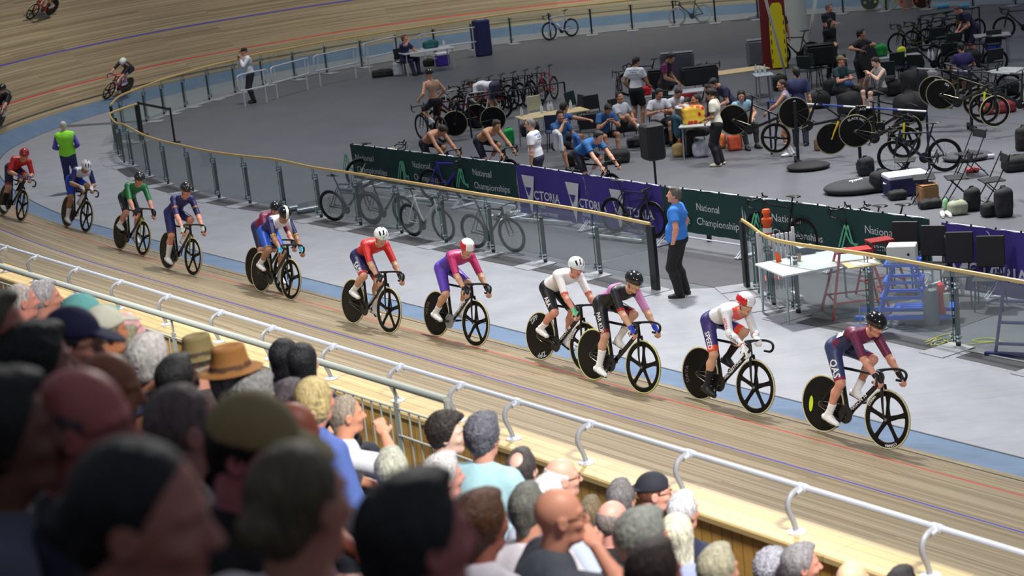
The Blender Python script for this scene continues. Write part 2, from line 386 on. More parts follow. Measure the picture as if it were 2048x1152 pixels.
tr = nt.nodes.new('ShaderNodeBsdfTransparent'); tr.inputs[0].default_value = (.90, .94, .935, 1); gl = nt.nodes.new('ShaderNodeBsdfGlossy'); gl.inputs['Roughness'].default_value = .03
df = nt.nodes.new('ShaderNodeBsdfDiffuse'); df.inputs[0].default_value = (.55, .66, .68, 1)
m1 = nt.nodes.new('ShaderNodeMixShader'); m1.inputs[0].default_value = .03; nt.links.new(tr.outputs[0], m1.inputs[1]); nt.links.new(df.outputs[0], m1.inputs[2])
m2 = nt.nodes.new('ShaderNodeMixShader'); m2.inputs[0].default_value = .06; nt.links.new(m1.outputs[0], m2.inputs[1]); nt.links.new(gl.outputs[0], m2.inputs[2]); nt.links.new(m2.outputs[0], nt.nodes['Material Output'].inputs[0])
M_EDGE = mat('glass_edge', (70, 110, 105), .2); M_PLATE = mat('base_plate', (150, 152, 160), .5, noise=.08)
FH = 1.08
def fence(name, P, label, inward, wide0=True, wide1=False, dark=False):
    root = thing(name, label, 'fence', (P[0][0], P[0][1], 0)); o0 = np.array([P[0][0], P[0][1]])
    Q = [np.array(p)-o0 for p in P]
    R3 = catmull([(q[0], q[1], FH) for q in Q], 6)
    MB().tube(R3, (.030, .022), 8, side=(0, 0, 1)).build('rail', M_RAIL, root, True)
    for i, q in enumerate(Q):
        t = Q[min(i+1, len(Q)-1)]-Q[max(i-1, 0)]; t = t/np.linalg.norm(t); nn = np.array([-t[1], t[0]])*inward; a = math.atan2(t[1], t[0])
        edge = (i == 0 and wide0) or (i == len(Q)-1 and wide1)
        if edge:
            MB().box((q[0], q[1], (FH-.03)/2), (.17, .07, FH-.03), a, bev=.004).build('end_post', M_POST, root)
        else:
            c = q+nn*.06
            p = MB().box((c[0], c[1], .46), (.055, .05, .92), a, bev=.004).build('post', M_POST, root)
            f = MB()
            for z in (.14, .87):
                f.tube([(c[0]-t[0]*.07, c[1]-t[1]*.07, z), (c[0]+t[0]*.07, c[1]+t[1]*.07, z)], .013, 6)
                for sgn in (-1, 1):
                    for dz in (-.026, .026):
                        e = q+t*sgn*.065; f.tube([(e[0]-nn[0]*.025, e[1]-nn[1]*.025, z+dz), (e[0]+nn[0]*.03, e[1]+nn[1]*.03, z+dz)], .019, 6)
            f.build('clamp', M_CHR, p, True)
        c = q-nn*.16
        MB().box((c[0], c[1], .006), (.42, .62, .012), a).build('base_plate', M_PLATE, root)
        if i < len(Q)-1:
            q2 = Q[i+1]; s = (q2-q)/np.linalg.norm(q2-q); a2 = math.atan2(s[1], s[0]); g0 = q+s*.03; g1 = q2-s*.03; mid = (g0+g1)/2; L = np.linalg.norm(g1-g0)
            g = MB().box((mid[0], mid[1], .06+(FH-.08)/2), (L, .012, FH-.1), a2).build('glass_panel', M_GLASS, root)
            e = MB()
            for gg in (g0, g1): e.box((gg[0], gg[1], .06+(FH-.08)/2), (.006, .014, FH-.1), a2)
            e.build('pane_edge', M_EDGE, g)
    return root
fence('glass_fence', NFP, 'long glass fence with timber handrail curving beside the grey apron behind the riders', -1, True, True)
fence('glass_fence', FFP, 'glass fence with black posts along the foot of the far banked bend', 1, True)
fence('glass_fence', RF, 'short glass fence with timber handrail in front of the red and blue trestles', 1, True)
# dark rubber tiles between base plates, at the fence foot
def tile(P, i0, i1, off, wd, sgn):
    for i in range(i0, i1):
        a, b = np.array(P[i]), np.array(P[i+1]); t = (b-a)/np.linalg.norm(b-a); n = np.array([-t[1], t[0]])*sgn; s = a+t*.32; e = b-t*.22
        q = [s-n*.02, e-n*.02, e+n*wd, s+n*wd]; o = struct(newmesh('floor_tile', [(v[0], v[1], .004) for v in q], [(0, 1, 2, 3)], mat('tile_dark', (62, 62, 66), .6, noise=.12)))
# ------------------------------------------------------------------ apron: between fences and blue band (slightly irregular edge)
AP = [tuple(p) for p in PATH[::3]]
ins = []
for p in ([RF[-1], RF[-2], RF[5], RF[4], RF[3], RF[2], RF[1], RF[0]]+NFP[:-4]): ins.append(np.array(p))
edge = [q for q in ins]
out = []
for i, q in enumerate(edge):
    l, wv = lw(q[0], q[1]); p, n = path_at(l); out.append((l, wv-.0))
m_b = MB(); ap_l = [l for l, _ in out]
lss = np.arange(-14, 44, .5); ol = np.array(sorted(out)); 
wl = np.interp(lss, ol[:, 0], ol[:, 1])
def _w(l): return float(np.interp(l, ol[:, 0], ol[:, 1]))
strip('floor_apron', lss, lambda l: [(_w(l), .001, 0), (_w(l)*.5, .001, .5), (-.04, .001, 1)], M_APRON)
ol2 = np.array(sorted([(lambda r: (r[0], r[1]))(lw(p[0], p[1])) for p in FFP]))
lsf = np.arange(44, 108, .5)
strip('floor_apron', lsf, lambda l: [(float(np.interp(l, ol2[:, 0], ol2[:, 1]))+.35 if l > 52 else _w(44)+.0*(l-44), .001, 0), (-.04, .001, 1)], M_APRON)
tile(NFP, 0, 14, 0, .42, 1); tile(RF, 2, 7, 0, .34, -1)

# ------------------------------------------------------------------ outer wall, coping and its handrail (home straight)
CW0, CW1, CZ = 7.56, 7.93, 2.72
M_COP = wood_strips('coping_pine', (204, 180, 126), (186, 158, 102), .095, 2.4, .5, gap=.003, streak=.16)
M_COPW = wood_strips('wall_planks', (216, 168, 88), (190, 144, 70), 9.0, .10, .5, gap=.004, streak=.12)
LC = np.arange(-14, 40, .5)
def czf(l): return CZ+max(0, (l-16))*.10
strip('wall_coping_top', LC, lambda l: [(CW0, czf(l)-.03, 0), (CW0, czf(l), .03), (CW1, czf(l), .40), (CW1, czf(l)-.035, .44)], M_COP)
strip('wall_coping_inner', LC, lambda l: [(CW0+.01, max(1.5, prof(l, 7.7)[1]-.3), 0), (CW0+.01, czf(l)-.02, 1)], M_COP)
strip('wall_stand_face', LC, lambda l: [(CW1-.03, czf(l)-.03, 0), (CW1-.03, .2, 2.5)], M_COPW)
M_PIPE = mat('galvanised_pipe', (196, 202, 214), .38, .15, noise=.06, scale=30); M_PIPE2 = mat('painted_rail_grey', (170, 176, 168), .5, .1, noise=.04)
jx = [(0, 499), (51, 519), (129, 545), (212, 572), (304, 602), (407, 635), (507, 667), (634, 703), (774, 742), (902, 777), (1012, 811), (1155, 857), (1372, 910), (1608, 974), (1891, 1049)]
JL = []
for x, y in jx: q = at(x, y, 3.0); l, wv = lw(q[0], q[1]); JL.append((l, min(7.86, max(7.6, wv))))
root = thing('handrail', 'galvanised pipe handrail on hooked posts along the pale timber coping', 'handrail', at(1372, 910, 3.0)*[1, 1, 0]); ro = np.array(root.location)
ro_ = lambda v: tuple(np.array(v)-ro)
def cp(l, wv, z): p, n = path_at(l); return np.array([p[0]+n[0]*wv, p[1]+n[1]*wv, z])
MB().tube([ro_(cp(l, 7.66, 3.0)) for l in np.arange(-12, 24, 1.)], .021, 10).build('rail', M_PIPE, root, True)
JL2 = [l for l, _ in JL]+[JL[-1][0]-1.12, JL[-1][0]-2.24, JL[0][0]+1.2, JL[0][0]+2.4]
for l in JL2:
    pts = [cp(l, w_, z) for w_, z in ((7.74, CZ), (7.765, CZ+.08), (7.80, CZ+.165), (7.80, CZ+.215), (7.775, CZ+.255), (7.73, CZ+.277), (7.68, 3.0))]
    ps = MB().tube([ro_(q) for q in catmull(pts, 4)], .018, 8).build('rail_post', mat('pipe_dark', (160, 163, 170), .5, .15), root, True)
    MB().lathe([(0, .0), (.062, 0), (.062, .008), (.028, .012), (.024, .02), (0, .02)], 16, 'z', ro_(cp(l, 7.74, CZ))).build('flange', M_PIPE, ps)
    MB().tube([ro_(cp(l-.035, 7.66, 3.0)), ro_(cp(l+.035, 7.66, 3.0))], .028, 10).tube([ro_(cp(l, 7.66, 3.0)), ro_(cp(l, 7.73, 2.985))], .024, 8).build('collar', M_PIPE, ps, True)
# grey stand railing with balusters
RW, RZ = 8.28, 3.17
l1 = lw(*at(893, 800, RZ)[:2])[0]; l0 = 9.5
def rw(l): return RW+.15*(l-l1)/8.
root = thing('guard_rail', 'thick grey guard rail with thin balusters between the spectators and the wooden wall', 'railing', cp(l1, RW, 0)); ro = np.array(root.location)
MB().tube([ro_(cp(l, rw(l), RZ)) for l in np.linspace(l1, l0, 12)]+[], .030, 10).tube([ro_(cp(l1, RW, RZ)), ro_(cp(l1, RW, RZ-.22))], .026, 8).build('rail', M_PIPE2, root, True)
MB().tube([ro_(cp(l, rw(l), RZ-.20)) for l in np.linspace(l1, l0, 8)], .009, 6).build('lower_rail', M_PIPE2, root, True)
MB().tube([ro_(cp(l, rw(l), RZ-1.0)) for l in np.linspace(l1, l0, 8)], .012, 6).build('bottom_rail', M_PIPE2, root, True)
bi = 0; l = l1+.28
pl = [lw(*at(x, y, RZ)[:2])[0] for x, y in ((788, 768), (540, 693), (340, 635), (85, 558))]
for q in pl:
    t = MB().box((0, 0, 0), (.06, .012, .98)); a = math.atan2(*(path_at(q)[1][::-1]))+PI/2; c = ro_(cp(q, rw(q), RZ-.66)); 
    MB().box(c, (.065, .014, 1.02), a).tube([ro_(cp(q, rw(q), RZ-.18)), ro_(cp(q, rw(q), RZ))], .011, 6).build('post', M_PIPE2, root)
while l < l0:
    if min(abs(l-q) for q in pl) > .06: MB().tube([ro_(cp(l, rw(l), RZ-1.0)), ro_(cp(l, rw(l), RZ-.2))], .008, 6).build('baluster', M_PIPE2, root, True)
    l += .135
# second rail section beyond the post (two thin bars) 
MB().tube([ro_(cp(l1-1.3, RW+.02, RZ-.42)), ro_(cp(pl[0], RW+.02, RZ-.42))], .009, 6).build('side_bar', M_PIPE2, root, True)
# stepped stand floor
M_CONC = mat('stand_concrete', (70, 70, 74), .85, noise=.12, scale=3)
def seatz(k): return 1.85+.45*k
V = []; prof_s = [(CW1, 1.85)]
for k in range(0, 12): prof_s += [(8.35+.8*k if k else 8.35, seatz(k)), (8.35+.8*(k+1), seatz(k)), (8.35+.8*(k+1), seatz(k+1))]
strip('floor_stand', np.arange(-16, 20, 2.), lambda l: [(a, z, a+z) for a, z in prof_s], M_CONC)
# ------------------------------------------------------------------ smooth solid modelling: blended limbs -> one continuous surface
class Sol:
    def __init__(s, h=.012, k=.03): s.P = []; s.h = h; s.k = k; s.pal = []
    def _ci(s, c):
        if c not in s.pal: s.pal.append(c)
        return s.pal.index(c)
    def cap(s, a, b, r0, r1=None, c=(200, 160, 140), cut=None, k=None, sub=False, flat=None):
        s.P.append(('c', np.array(a, float), np.array(b, float), r0, r0 if r1 is None else r1, s._ci(c), cut, s.k if k is None else k, sub, flat)); return s
    def ell(s, ctr, R, r, c=(200, 160, 140), cut=None, k=None, sub=False, nz=None):
        s.P.append(('e', np.array(ctr, float), np.array(R, float), np.array(r, float), nz, s._ci(c), cut, s.k if k is None else k, sub, None)); return s
    def rbox(s, ctr, hs, r, c=(200, 160, 140), cut=None, k=None, nz=None):
        s.P.append(('b', np.array(ctr, float), np.array(hs, float), r, nz, s._ci(c), cut, s.k if k is None else k, False, None)); return s
    def mesh(s, name, m, parent, paint=None):
        h = s.h; lo = np.full(3, 1e9); hi = -lo; bb = []
        for p in s.P:
            if p[0] == 'c': R = max(p[3], p[4]); a = np.minimum(p[1], p[2])-R; b = np.maximum(p[1], p[2])+R
            elif p[0] == 'b': a = p[1]-p[2]; b = p[1]+p[2]
            else: e = np.sqrt(((p[2].T*p[3])**2).sum(1)); a = p[1]-e; b = p[1]+e
            m_ = p[7]*.6+3*h; bb.append((a-m_, b+m_))
            if not p[8]: lo = np.minimum(lo, a); hi = np.maximum(hi, b)
        lo = lo-4*h; n = np.ceil((hi+4*h-lo)/h).astype(int)+1
        F = np.full(n, 9., np.float32); L = np.zeros(n, np.int16); D = np.full(n, 9., np.float32)
        for p, (a, b) in zip(s.P, bb):
            i0 = np.clip(np.floor((a-lo)/h).astype(int), 0, n-1); i1 = np.clip(np.ceil((b-lo)/h).astype(int)+1, 1, n)
            if (i1 <= i0).any(): continue
            sl = tuple(slice(i0[j], i1[j]) for j in range(3))
            X, Y, Z = np.meshgrid(*[(lo[j]+h*np.arange(i0[j], i1[j])).astype(np.float32) for j in range(3)], indexing='ij')
            if p[0] == 'c':
                A, B = p[1], p[2]; ab = B-A; L2 = float(ab@ab)+1e-9; x, y, z = X-A[0], Y-A[1], Z-A[2]
                t = np.clip((x*ab[0]+y*ab[1]+z*ab[2])/L2, 0, 1); x = x-t*ab[0]; y = y-t*ab[1]; z = z-t*ab[2]
                if p[9] is not None:
                    f = p[9]; dd = x*f[0]+y*f[1]+z*f[2]; kk = f[3]-1; x = x+dd*f[0]*kk; y = y+dd*f[1]*kk; z = z+dd*f[2]*kk
                d = np.sqrt(x*x+y*y+z*z)-(p[3]+(p[4]-p[3])*t)
            elif p[0] == 'b':
                q = [np.abs(v-p[1][i])-(p[2][i]-p[3]) for i, v in enumerate((X, Y, Z))]; d = np.sqrt(sum(np.maximum(v, 0)**2 for v in q))+np.minimum(np.maximum(np.maximum(q[0], q[1]), q[2]), 0)-p[3]
                if p[4]: am, fq = p[4]; d = d+am*(np.sin(X*fq+2*np.sin(Z*fq*.7))*np.sin(Y*fq*1.1+1.3+2*np.sin(X*fq*.6))*np.sin(Z*fq*.9+.7+1.5*np.sin(Y*fq*.8)))
            else:
                x, y, z = X-p[1][0], Y-p[1][1], Z-p[1][2]; R = p[2]; q = [x*R[i][0]+y*R[i][1]+z*R[i][2] for i in range(3)]
                k0 = np.sqrt(sum((q[i]/p[3][i])**2 for i in range(3)))+1e-6; k1 = np.sqrt(sum((q[i]/p[3][i]**2)**2 for i in range(3)))+1e-6; d = k0*(k0-1)/k1
                if p[4]: am, fq = p[4]; d = d+am*(np.sin(X*fq+2*np.sin(Z*fq*.7))*np.sin(Y*fq*1.1+1.3+2*np.sin(X*fq*.6))*np.sin(Z*fq*.9+.7+1.5*np.sin(Y*fq*.8)))
            if p[6]:
                for pt, nn in p[6]: d = np.maximum(d, (X-pt[0])*nn[0]+(Y-pt[1])*nn[1]+(Z-pt[2])*nn[2])
            f = F[sl]; k = max(p[7], 1e-4)
            if p[8]:
                e = -d; hh = np.clip(.5+.5*(f-e)/k, 0, 1); F[sl] = e*(1-hh)+f*hh+k*hh*(1-hh)
            else:
                hh = np.clip(.5+.5*(f-d)/k, 0, 1); F[sl] = f*(1-hh)+d*hh-k*hh*(1-hh)
                w_ = d < D[sl]; D[sl] = np.where(w_, d, D[sl]); L[sl] = np.where(w_, p[5], L[sl])
        V, Q, ci = surfnets(F); 
        if not len(V): return None
        P = lo+V*h; cc = np.array([lin(c) for c in s.pal])[L[tuple(np.clip(np.round(V).astype(int), 0, n-1).T)]]
        if paint: cc = paint(P, cc)
        return newmesh(name, P, Q, m, parent, True, cc)
def surfnets(F):
    nx, ny, nz = F.shape; S = F < 0
    c = [S[i:nx-1+i, j:ny-1+j, k:nz-1+k] for i in (0, 1) for j in (0, 1) for k in (0, 1)]
    al = c[0].copy(); an = c[0].copy()
    for q in c[1:]: al &= q; an |= q
    I, J, K = np.nonzero(an & ~al)
    if not len(I): return np.zeros((0, 3)), None, None
    idx = np.full((nx-1, ny-1, nz-1), -1, np.int32); idx[I, J, K] = np.arange(len(I))
    acc = np.zeros((len(I), 3)); cnt = np.zeros(len(I))
    for ax in range(3):
        o = [a for a in range(3) if a != ax]
        for u in (0, 1):
            for v in (0, 1):
                A = [I, J, K]; A = [q.copy() for q in A]; A[o[0]] += u; A[o[1]] += v; B = [q.copy() for q in A]; B[ax] += 1
                fa = F[A[0], A[1], A[2]]; fb = F[B[0], B[1], B[2]]; m = (fa < 0) != (fb < 0); t = np.where(m, fa/(fa-fb+1e-12), 0)
                P = np.stack(A, 1).astype(float); P[:, ax] += t; acc[m] += P[m]; cnt[m] += 1
    V = acc/cnt[:, None]; Q = []
    for ax in range(3):
        sl0 = [slice(1, -1)]*3; sl0[ax] = slice(0, -1); sl1 = [slice(1, -1)]*3; sl1[ax] = slice(1, None)
        a = S[tuple(sl0)]; b = S[tuple(sl1)]; o = [q for q in range(3) if q != ax]
        for flip, msk in ((0, a & ~b), (1, ~a & b)):
            G = np.stack(np.nonzero(msk), 1)
            if not len(G): continue
            G[:, o[0]] += 1; G[:, o[1]] += 1
            def cell(u, v):
                H = G.copy(); H[:, o[0]] -= u; H[:, o[1]] -= v; return idx[H[:, 0], H[:, 1], H[:, 2]]
            q = np.stack([cell(1, 1), cell(0, 1), cell(0, 0), cell(1, 0)], 1)
            if (ax == 1) != bool(flip): q = q[:, ::-1]
            Q.append(q)
    return V, np.concatenate(Q), None

def un(v): v = np.array(v, float); return v/(np.linalg.norm(v)+1e-12)
def ik(a, b, l1, l2, hint):
    a = np.array(a, float); b = np.array(b, float); d = b-a; D = np.linalg.norm(d)
    if D > (l1+l2)*.995: s = D/((l1+l2)*.995); l1 *= s; l2 *= s
    x = (D*D+l1*l1-l2*l2)/(2*D); y = math.sqrt(max(0, l1*l1-x*x)); e = d/D; h = np.array(hint, float); h = un(h-e*(h@e)); return a+e*x+h*y
def frame(f, u): u = un(u); f = np.array(f, float); f = un(f-u*(f@u)); return f, np.cross(u, f), u     # forward, left, up
def rot(v, k, a): k = un(k); v = np.array(v, float); return v*math.cos(a)+np.cross(k, v)*math.sin(a)+k*(k@v)*(1-math.cos(a))
SKIN = dict(a=(222, 178, 154), b=(206, 158, 130), c=(176, 128, 100), d=(122, 82, 62), e=(232, 190, 170), f=(214, 150, 128))

class Pose:
    """skeleton in the person's own frame: x forward, y left, z up, ground at z=0"""
    def __init__(s, pel=(0, 0, .95), lean=5, lean2=None, side=0, twist=0, yaw=0, head=(0, 0), hl=None, hr=None, fl=(0, .1, .08), fr=(0, -.1, .08), toe=(0, 0), pitch=(0, 0),
                 eh=((-.6, .5, -.7), (-.6, -.5, -.7)), kh=((1, .12, .1), (1, -.12, .1)), sh=1., tor=1., neck=0, hdl=None, hdr=None, seat=False, wd=1.):
        R = lambda v: rot(v, (0, 0, 1), rad(yaw)); s.P = np.array(pel, float); lean2 = lean+3 if lean2 is None else lean2; s.wd = wd
        up = lambda a: R(rot((math.sin(rad(a)), 0, math.cos(rad(a))), (1, 0, 0), rad(-side)))
        s.u1 = up(lean); s.u2 = up(lean2); s.M = s.P+s.u1*.24*tor; s.Nk = s.M+s.u2*.27*tor
        f = R((1, 0, 0)); s.F1 = frame(f, s.u1); f2 = rot(f, (0, 0, 1), rad(twist)); s.F2 = frame(f2 if abs(f2@s.u2) < .95 else (0, 0, -1), s.u2)
        s.C = s.M+s.u2*.13*tor
        sw = .175*sh*wd; dn = s.Nk-s.u2*.045
        s.S = [dn+s.F2[1]*sw, dn-s.F2[1]*sw]
        hy, hp = head; hu = un(s.u2*.35+np.array([0, 0, .65])+R((.25, 0, 0))*0); hf = R((math.cos(rad(hy))*math.cos(rad(hp)), math.sin(rad(hy))*math.cos(rad(hp)), -math.sin(rad(hp))))
        hu = rot((0, 0, 1), np.cross((0, 0, 1), (hf[0], hf[1], 0)), rad(hp)) if abs(hp) > .5 else np.array([0, 0, 1.])
        s.H = frame(hf, hu); nd = un(s.u2+np.array([0, 0, 1.])*(.6+neck)); s.N2 = s.Nk+nd*.075+s.F2[0]*.012; s.Hc = s.N2+s.H[2]*.10+s.H[0]*.025
        s.hip = [s.P+s.F1[1]*.085*wd-s.u1*.03, s.P-s.F1[1]*.085*wd-s.u1*.03]
        LA, LF = .285, .255
        dfl = [R((.08, .26, 0))+s.P+np.array([0, 0, -.12]), R((.08, -.26, 0))+s.P+np.array([0, 0, -.12])]
        s.W = [np.array(hl, float) if hl is not None else dfl[0], np.array(hr, float) if hr is not None else dfl[1]]
        s.E = [ik(s.S[i], s.W[i], LA, LF, R(eh[i])) for i in (0, 1)]; s.A = [np.array(fl, float), np.array(fr, float)]
        s.K = [ik(s.hip[i], s.A[i], .43, .42, R(kh[i])) for i in (0, 1)]
        s.T = []
        for i in (0, 1):
            d = R((math.cos(rad(toe[i]))*math.cos(rad(pitch[i])), math.sin(rad(toe[i]))*math.cos(rad(pitch[i])), -math.sin(rad(pitch[i])))); s.T.append(d)
        s.hd = [hdl, hdr]
def tors(S, p, g, c, fat=0., cutw=None, sh=True, hips=True, chest=True, k=.05, taper=1.):
    """trunk grown by g"""
    w = p.wd
    if hips: S.ell(p.P, p.F1, (.115+g+fat*.3, .16*w+g, .12+g), c, k=k)
    if chest:
        S.ell(p.P*.45+p.M*.55+p.F1[0]*.012*(1+fat*20), p.F1, (.100*taper+g+fat, .137*w*taper+g+fat*.8, .15+g), c, k=k)
        S.ell(p.C, p.F2, (.112+g+fat*.5, .152*w+g+fat*.3, .165+g), c, k=k)
        if sh:
            for i in (0, 1):
                sg = 1-2*i; S.cap(p.S[i]-p.F2[1]*sg*.02, p.Nk-p.u2*.03+p.F2[1]*sg*.03, .058+g, .062+g, c, k=k)
                S.ell(p.S[i]-p.F2[1]*sg*.05-p.u2*.08-p.F2[0]*.03, p.F2, (.06+g, .06+g, .09+g), c, k=k)
def armp(S, p, i, g, c, t1=2., k=.02, c2=None, hem=None, thick=1.):
    """arm from shoulder to parameter t1 (1 = elbow, 2 = wrist)"""
    a, e, w_ = p.S[i], p.E[i], p.W[i]
    if t1 <= 1: q = a+(e-a)*t1; cut = [(q, un(e-a))]; S.cap(a, a+(e-a)*min(1, t1+.15), .053*thick+g, .045*thick+g+(hem or 0), c, cut, k); return
    S.cap(a, e, .053*thick+g, .041*thick+g, c, None, k)
    q = e+(w_-e)*(t1-1); cut = None if t1 >= 2 else [(q, un(w_-e))]
    m = e+(w_-e)*.3; S.cap(e, m, .040*thick+g, .043*thick+g, c2 or c, None, k); S.cap(m, w_ if t1 >= 2 else e+(w_-e)*min(1, t1-1+.15), .043*thick+g, .027*thick+g, c2 or c, cut, k)
def legp(S, p, i, g, c, t1=2., k=.03, c2=None, hem=None, calf=1., th=1.):
    h, kn, an = p.hip[i], p.K[i], p.A[i]
    if t1 <= 1: q = h+(kn-h)*t1; S.cap(h, h+(kn-h)*min(1, t1+.12), .088*th+g, .060+g+(hem or 0), c, [(q, un(kn-h))], k); return
    S.cap(h, kn, .088*th+g, .053+g, c, None, k); d = un(an-kn)
    bk = -(p.T[i]-d*(p.T[i]@d)); bk = un(bk) if np.linalg.norm(bk) > .1 else np.zeros(3)
    m = kn+(an-kn)*.33+bk*.016; q = kn+(an-kn)*(t1-1)
    cut = None if t1 >= 2 else [(q, d)]
    S.cap(kn, m, .049+g, .052*calf+g, c2 or c, cut, k); S.cap(m, an, .052*calf+g, .034+g+(hem or 0), c2 or c, cut, k)
def foot(S, p, i, g, c, k=.02, sole=None):
    d = p.T[i]; dn = np.array([0, 0, -1.]); dn = un(dn-d*(dn@d)); a = p.A[i]; f = (dn[0], dn[1], dn[2], 1.25)
    S.cap(a-d*.045+dn*.045, a+d*.06+dn*.045, .036+g, .042+g, c, None, k, flat=f); S.cap(a+d*.06+dn*.045, a+d*.15+dn*.052, .042+g, .030+g, c, None, k, flat=f); S.cap(a-d*.01, a+d*.03+dn*.03, .036+g, .040+g, c, None, k)
    if sole: S.cap(a-d*.05+dn*.078, a+d*.155+dn*.078, .034, .030, sole, None, .008, flat=(dn[0], dn[1], dn[2], 2.6))
def headp(S, p, c, c_ear=None, k=.02, fine=True, beard=None, female=False, skull=True):
    f, l, u = p.H; o = p.Hc; at_ = lambda x, y, z: o+f*x+l*y+u*z; H = p.H
    if not skull: S.cap(p.Nk-p.u2*.02, p.N2+p.H[2]*.01-f*.005, .056, .052, c, k=.03); S.cap(p.N2, at_(-.02, 0, -.02), .053, .05, c, k=.02); return
    S.ell(at_(-.012, 0, .028), H, (.096, .075, .094), c, k=.02); S.ell(at_(.022, 0, -.030), H, (.068, .060, .080), c, k=.03)
    S.cap(at_(.03, .03, -.085), at_(.06, 0, -.092), .026, .022, c, k=.02); S.cap(at_(.03, -.03, -.085), at_(.06, 0, -.092), .026, .022, c, k=.02)
    S.cap(p.Nk-p.u2*.02, p.N2+p.H[2]*.01-f*.005, .058, .054, c, k=.03); S.cap(p.N2, at_(-.02, 0, -.02), .055, .056, c, k=.02)
    if fine:
        S.cap(at_(.084, 0, .012), at_(.106, 0, -.026), .009, .0135, c, k=.010); S.cap(at_(.098, .009, -.030), at_(.098, -.009, -.030), .009, .009, c, k=.006)
        for s_ in (1, -1):
            S.cap(at_(.078, s_*.012, .026), at_(.068, s_*.046, .026), .012, .010, c, k=.012)
            S.ell(at_(.088, s_*.030, .006), H, (.012, .015, .010), c, k=.008, sub=True)
            S.ell(at_(.058, s_*.040, -.026), H, (.025, .022, .02), c, k=.015)
            S.ell(at_(-.010, s_*.076, -.006), H, (.022, .009, .032), c_ear or c, k=.006); S.ell(at_(-.006, s_*.084, -.006), H, (.010, .006, .018), c, k=.004, sub=True)
        lip = tuple(int(v*q) for v, q in zip(c, (.86, .68, .68)))
        S.ell(at_(.080, 0, -.054), H, (.010, .023, .006), lip, k=.004); S.ell(at_(.078, 0, -.064), H, (.010, .020, .006), lip, k=.004)
def eyes(p, root, dark=(40, 30, 25)):
    f, l, u = p.H
    for s_ in (1, -1):
        c = p.Hc+f*.0755+l*s_*.030+u*.006; b = MB(); q = 8; V = []; F = []; C = []
        for a in range(5):
            th = a/4*PI/2
            for j in range(q):
                ph = 2*PI*j/q; V.append(c+.0125*(f*math.cos(th)+(l*math.cos(ph)+u*math.sin(ph))*math.sin(th))); C.append(lin((18, 12, 10) if a < 2 else (225, 222, 218)))
        for a in range(4):
            for j in range(q): F.append((a*q+j, a*q+(j+1) % q, (a+1)*q+(j+1) % q, (a+1)*q+j))
        newmesh('eye', V, F, V_GLOSS, root, True, np.array(C))
def hairp(p, style, c, root, h, name='hair', capcut=None):
    if style in (None, 'none'): return
    f, l, u = p.H; o = p.Hc; at_ = lambda x, y, z: o+f*x+l*y+u*z; H = p.H; S = Sol(h, .02)
    nrm = lambda x, z: f*x+u*z
    top = [(at_(0, 0, capcut), u)] if capcut is not None else []
    cut = [(at_(.040, 0, .036), un(nrm(.88, -.47)))]+top
    if style == 'buzz': S.ell(at_(-.014, 0, .026), H, (.100, .079, .100), c, cut)
    elif style in ('short', 'kid', 'patch'): S.ell(at_(-.018, 0, .026), H, (.106, .084, .106), c, cut, nz=(.003, 140)); S.ell(at_(.025, .012, .105), H, (.06, .05, .024), c, top or None, nz=(.004, 120)); S.cap(at_(-.075, 0, -.03), at_(-.07, 0, -.075), .045, .035, c, top or None)
    elif style == 'curly': S.ell(at_(-.018, 0, .044), H, (.118, .098, .112), c, cut, nz=(.011, 170)); S.ell(at_(.03, 0, .11), H, (.075, .065, .035), c, nz=(.012, 170)); S.ell(at_(-.06, 0, -.02), H, (.06, .07, .06), c, nz=(.008, 170))
    elif style == 'fluffy': S.ell(at_(-.022, 0, .032), H, (.118, .097, .112), c, cut, nz=(.004, 120)); S.ell(at_(-.065, 0, -.04), H, (.055, .068, .055), c, top or None, nz=(.003, 120)); S.ell(at_(.03, 0, .11), H, (.06, .05, .025), c, top or None, nz=(.004, 90))
    elif style == 'ring':
        S.ell(at_(-.016, 0, .020), H, (.102, .081, .100), c, [(at_(.01, 0, .0), un(nrm(.9, -.4))), (at_(-.03, 0, .052), un(nrm(.35, .93)))], nz=(.002, 120))
    elif style == 'thin': S.ell(at_(-.016, 0, .026), H, (.1, .079, .099), c, cut, nz=(.003, 110)); S.cap(at_(-.075, 0, -.02), at_(-.07, 0, -.065), .042, .03, c, top or None)
    elif style in ('long', 'bob', 'tail', 'bun', 'braid'):
        S.ell(at_(-.018, 0, .028), H, (.107, .086, .106) if style != 'bun' else (.102, .081, .101), c, [(at_(.048 if style != 'bun' else .03, 0, .036), un(nrm(.88, -.47)))]+top, nz=(.0015, 80))
        if style == 'long': S.cap(at_(-.05, 0, .02), at_(-.075, 0, -.22), .078, .055, c, flat=(f[0], f[1], f[2], 1.6)); S.cap(at_(-.01, .060, .0), at_(-.03, .066, -.18), .030, .022, c); S.cap(at_(-.01, -.060, .0), at_(-.03, -.066, -.18), .030, .022, c)
        if style == 'bob': S.ell(at_(-.035, 0, -.02), H, (.085, .095, .10), c, [(at_(.03, 0, 0), f)], nz=(.009, 130))
        if style == 'tail': S.cap(at_(-.10, 0, .03), at_(-.15, 0, .0), .03, .035, c); S.cap(at_(-.15, 0, .0), at_(-.15, 0, -.2), .034, .016, c)
        if style == 'bun': S.ell(at_(-.115, 0, -.01), H, (.042, .045, .042), c, nz=(.004, 120)); S.ell(at_(-.07, 0, -.03), H, (.045, .06, .05), c, nz=(.002, 120))
        if style == 'braid': S.cap(at_(-.10, 0, .0), at_(-.12, .03, -.26), .035, .02, c)
    if style == 'patch': S.ell(at_(-.085, 0, .10), H, (.055, .045, .05), c, sub=True, k=.004)
    S.mesh(name, V_HAIR, root)
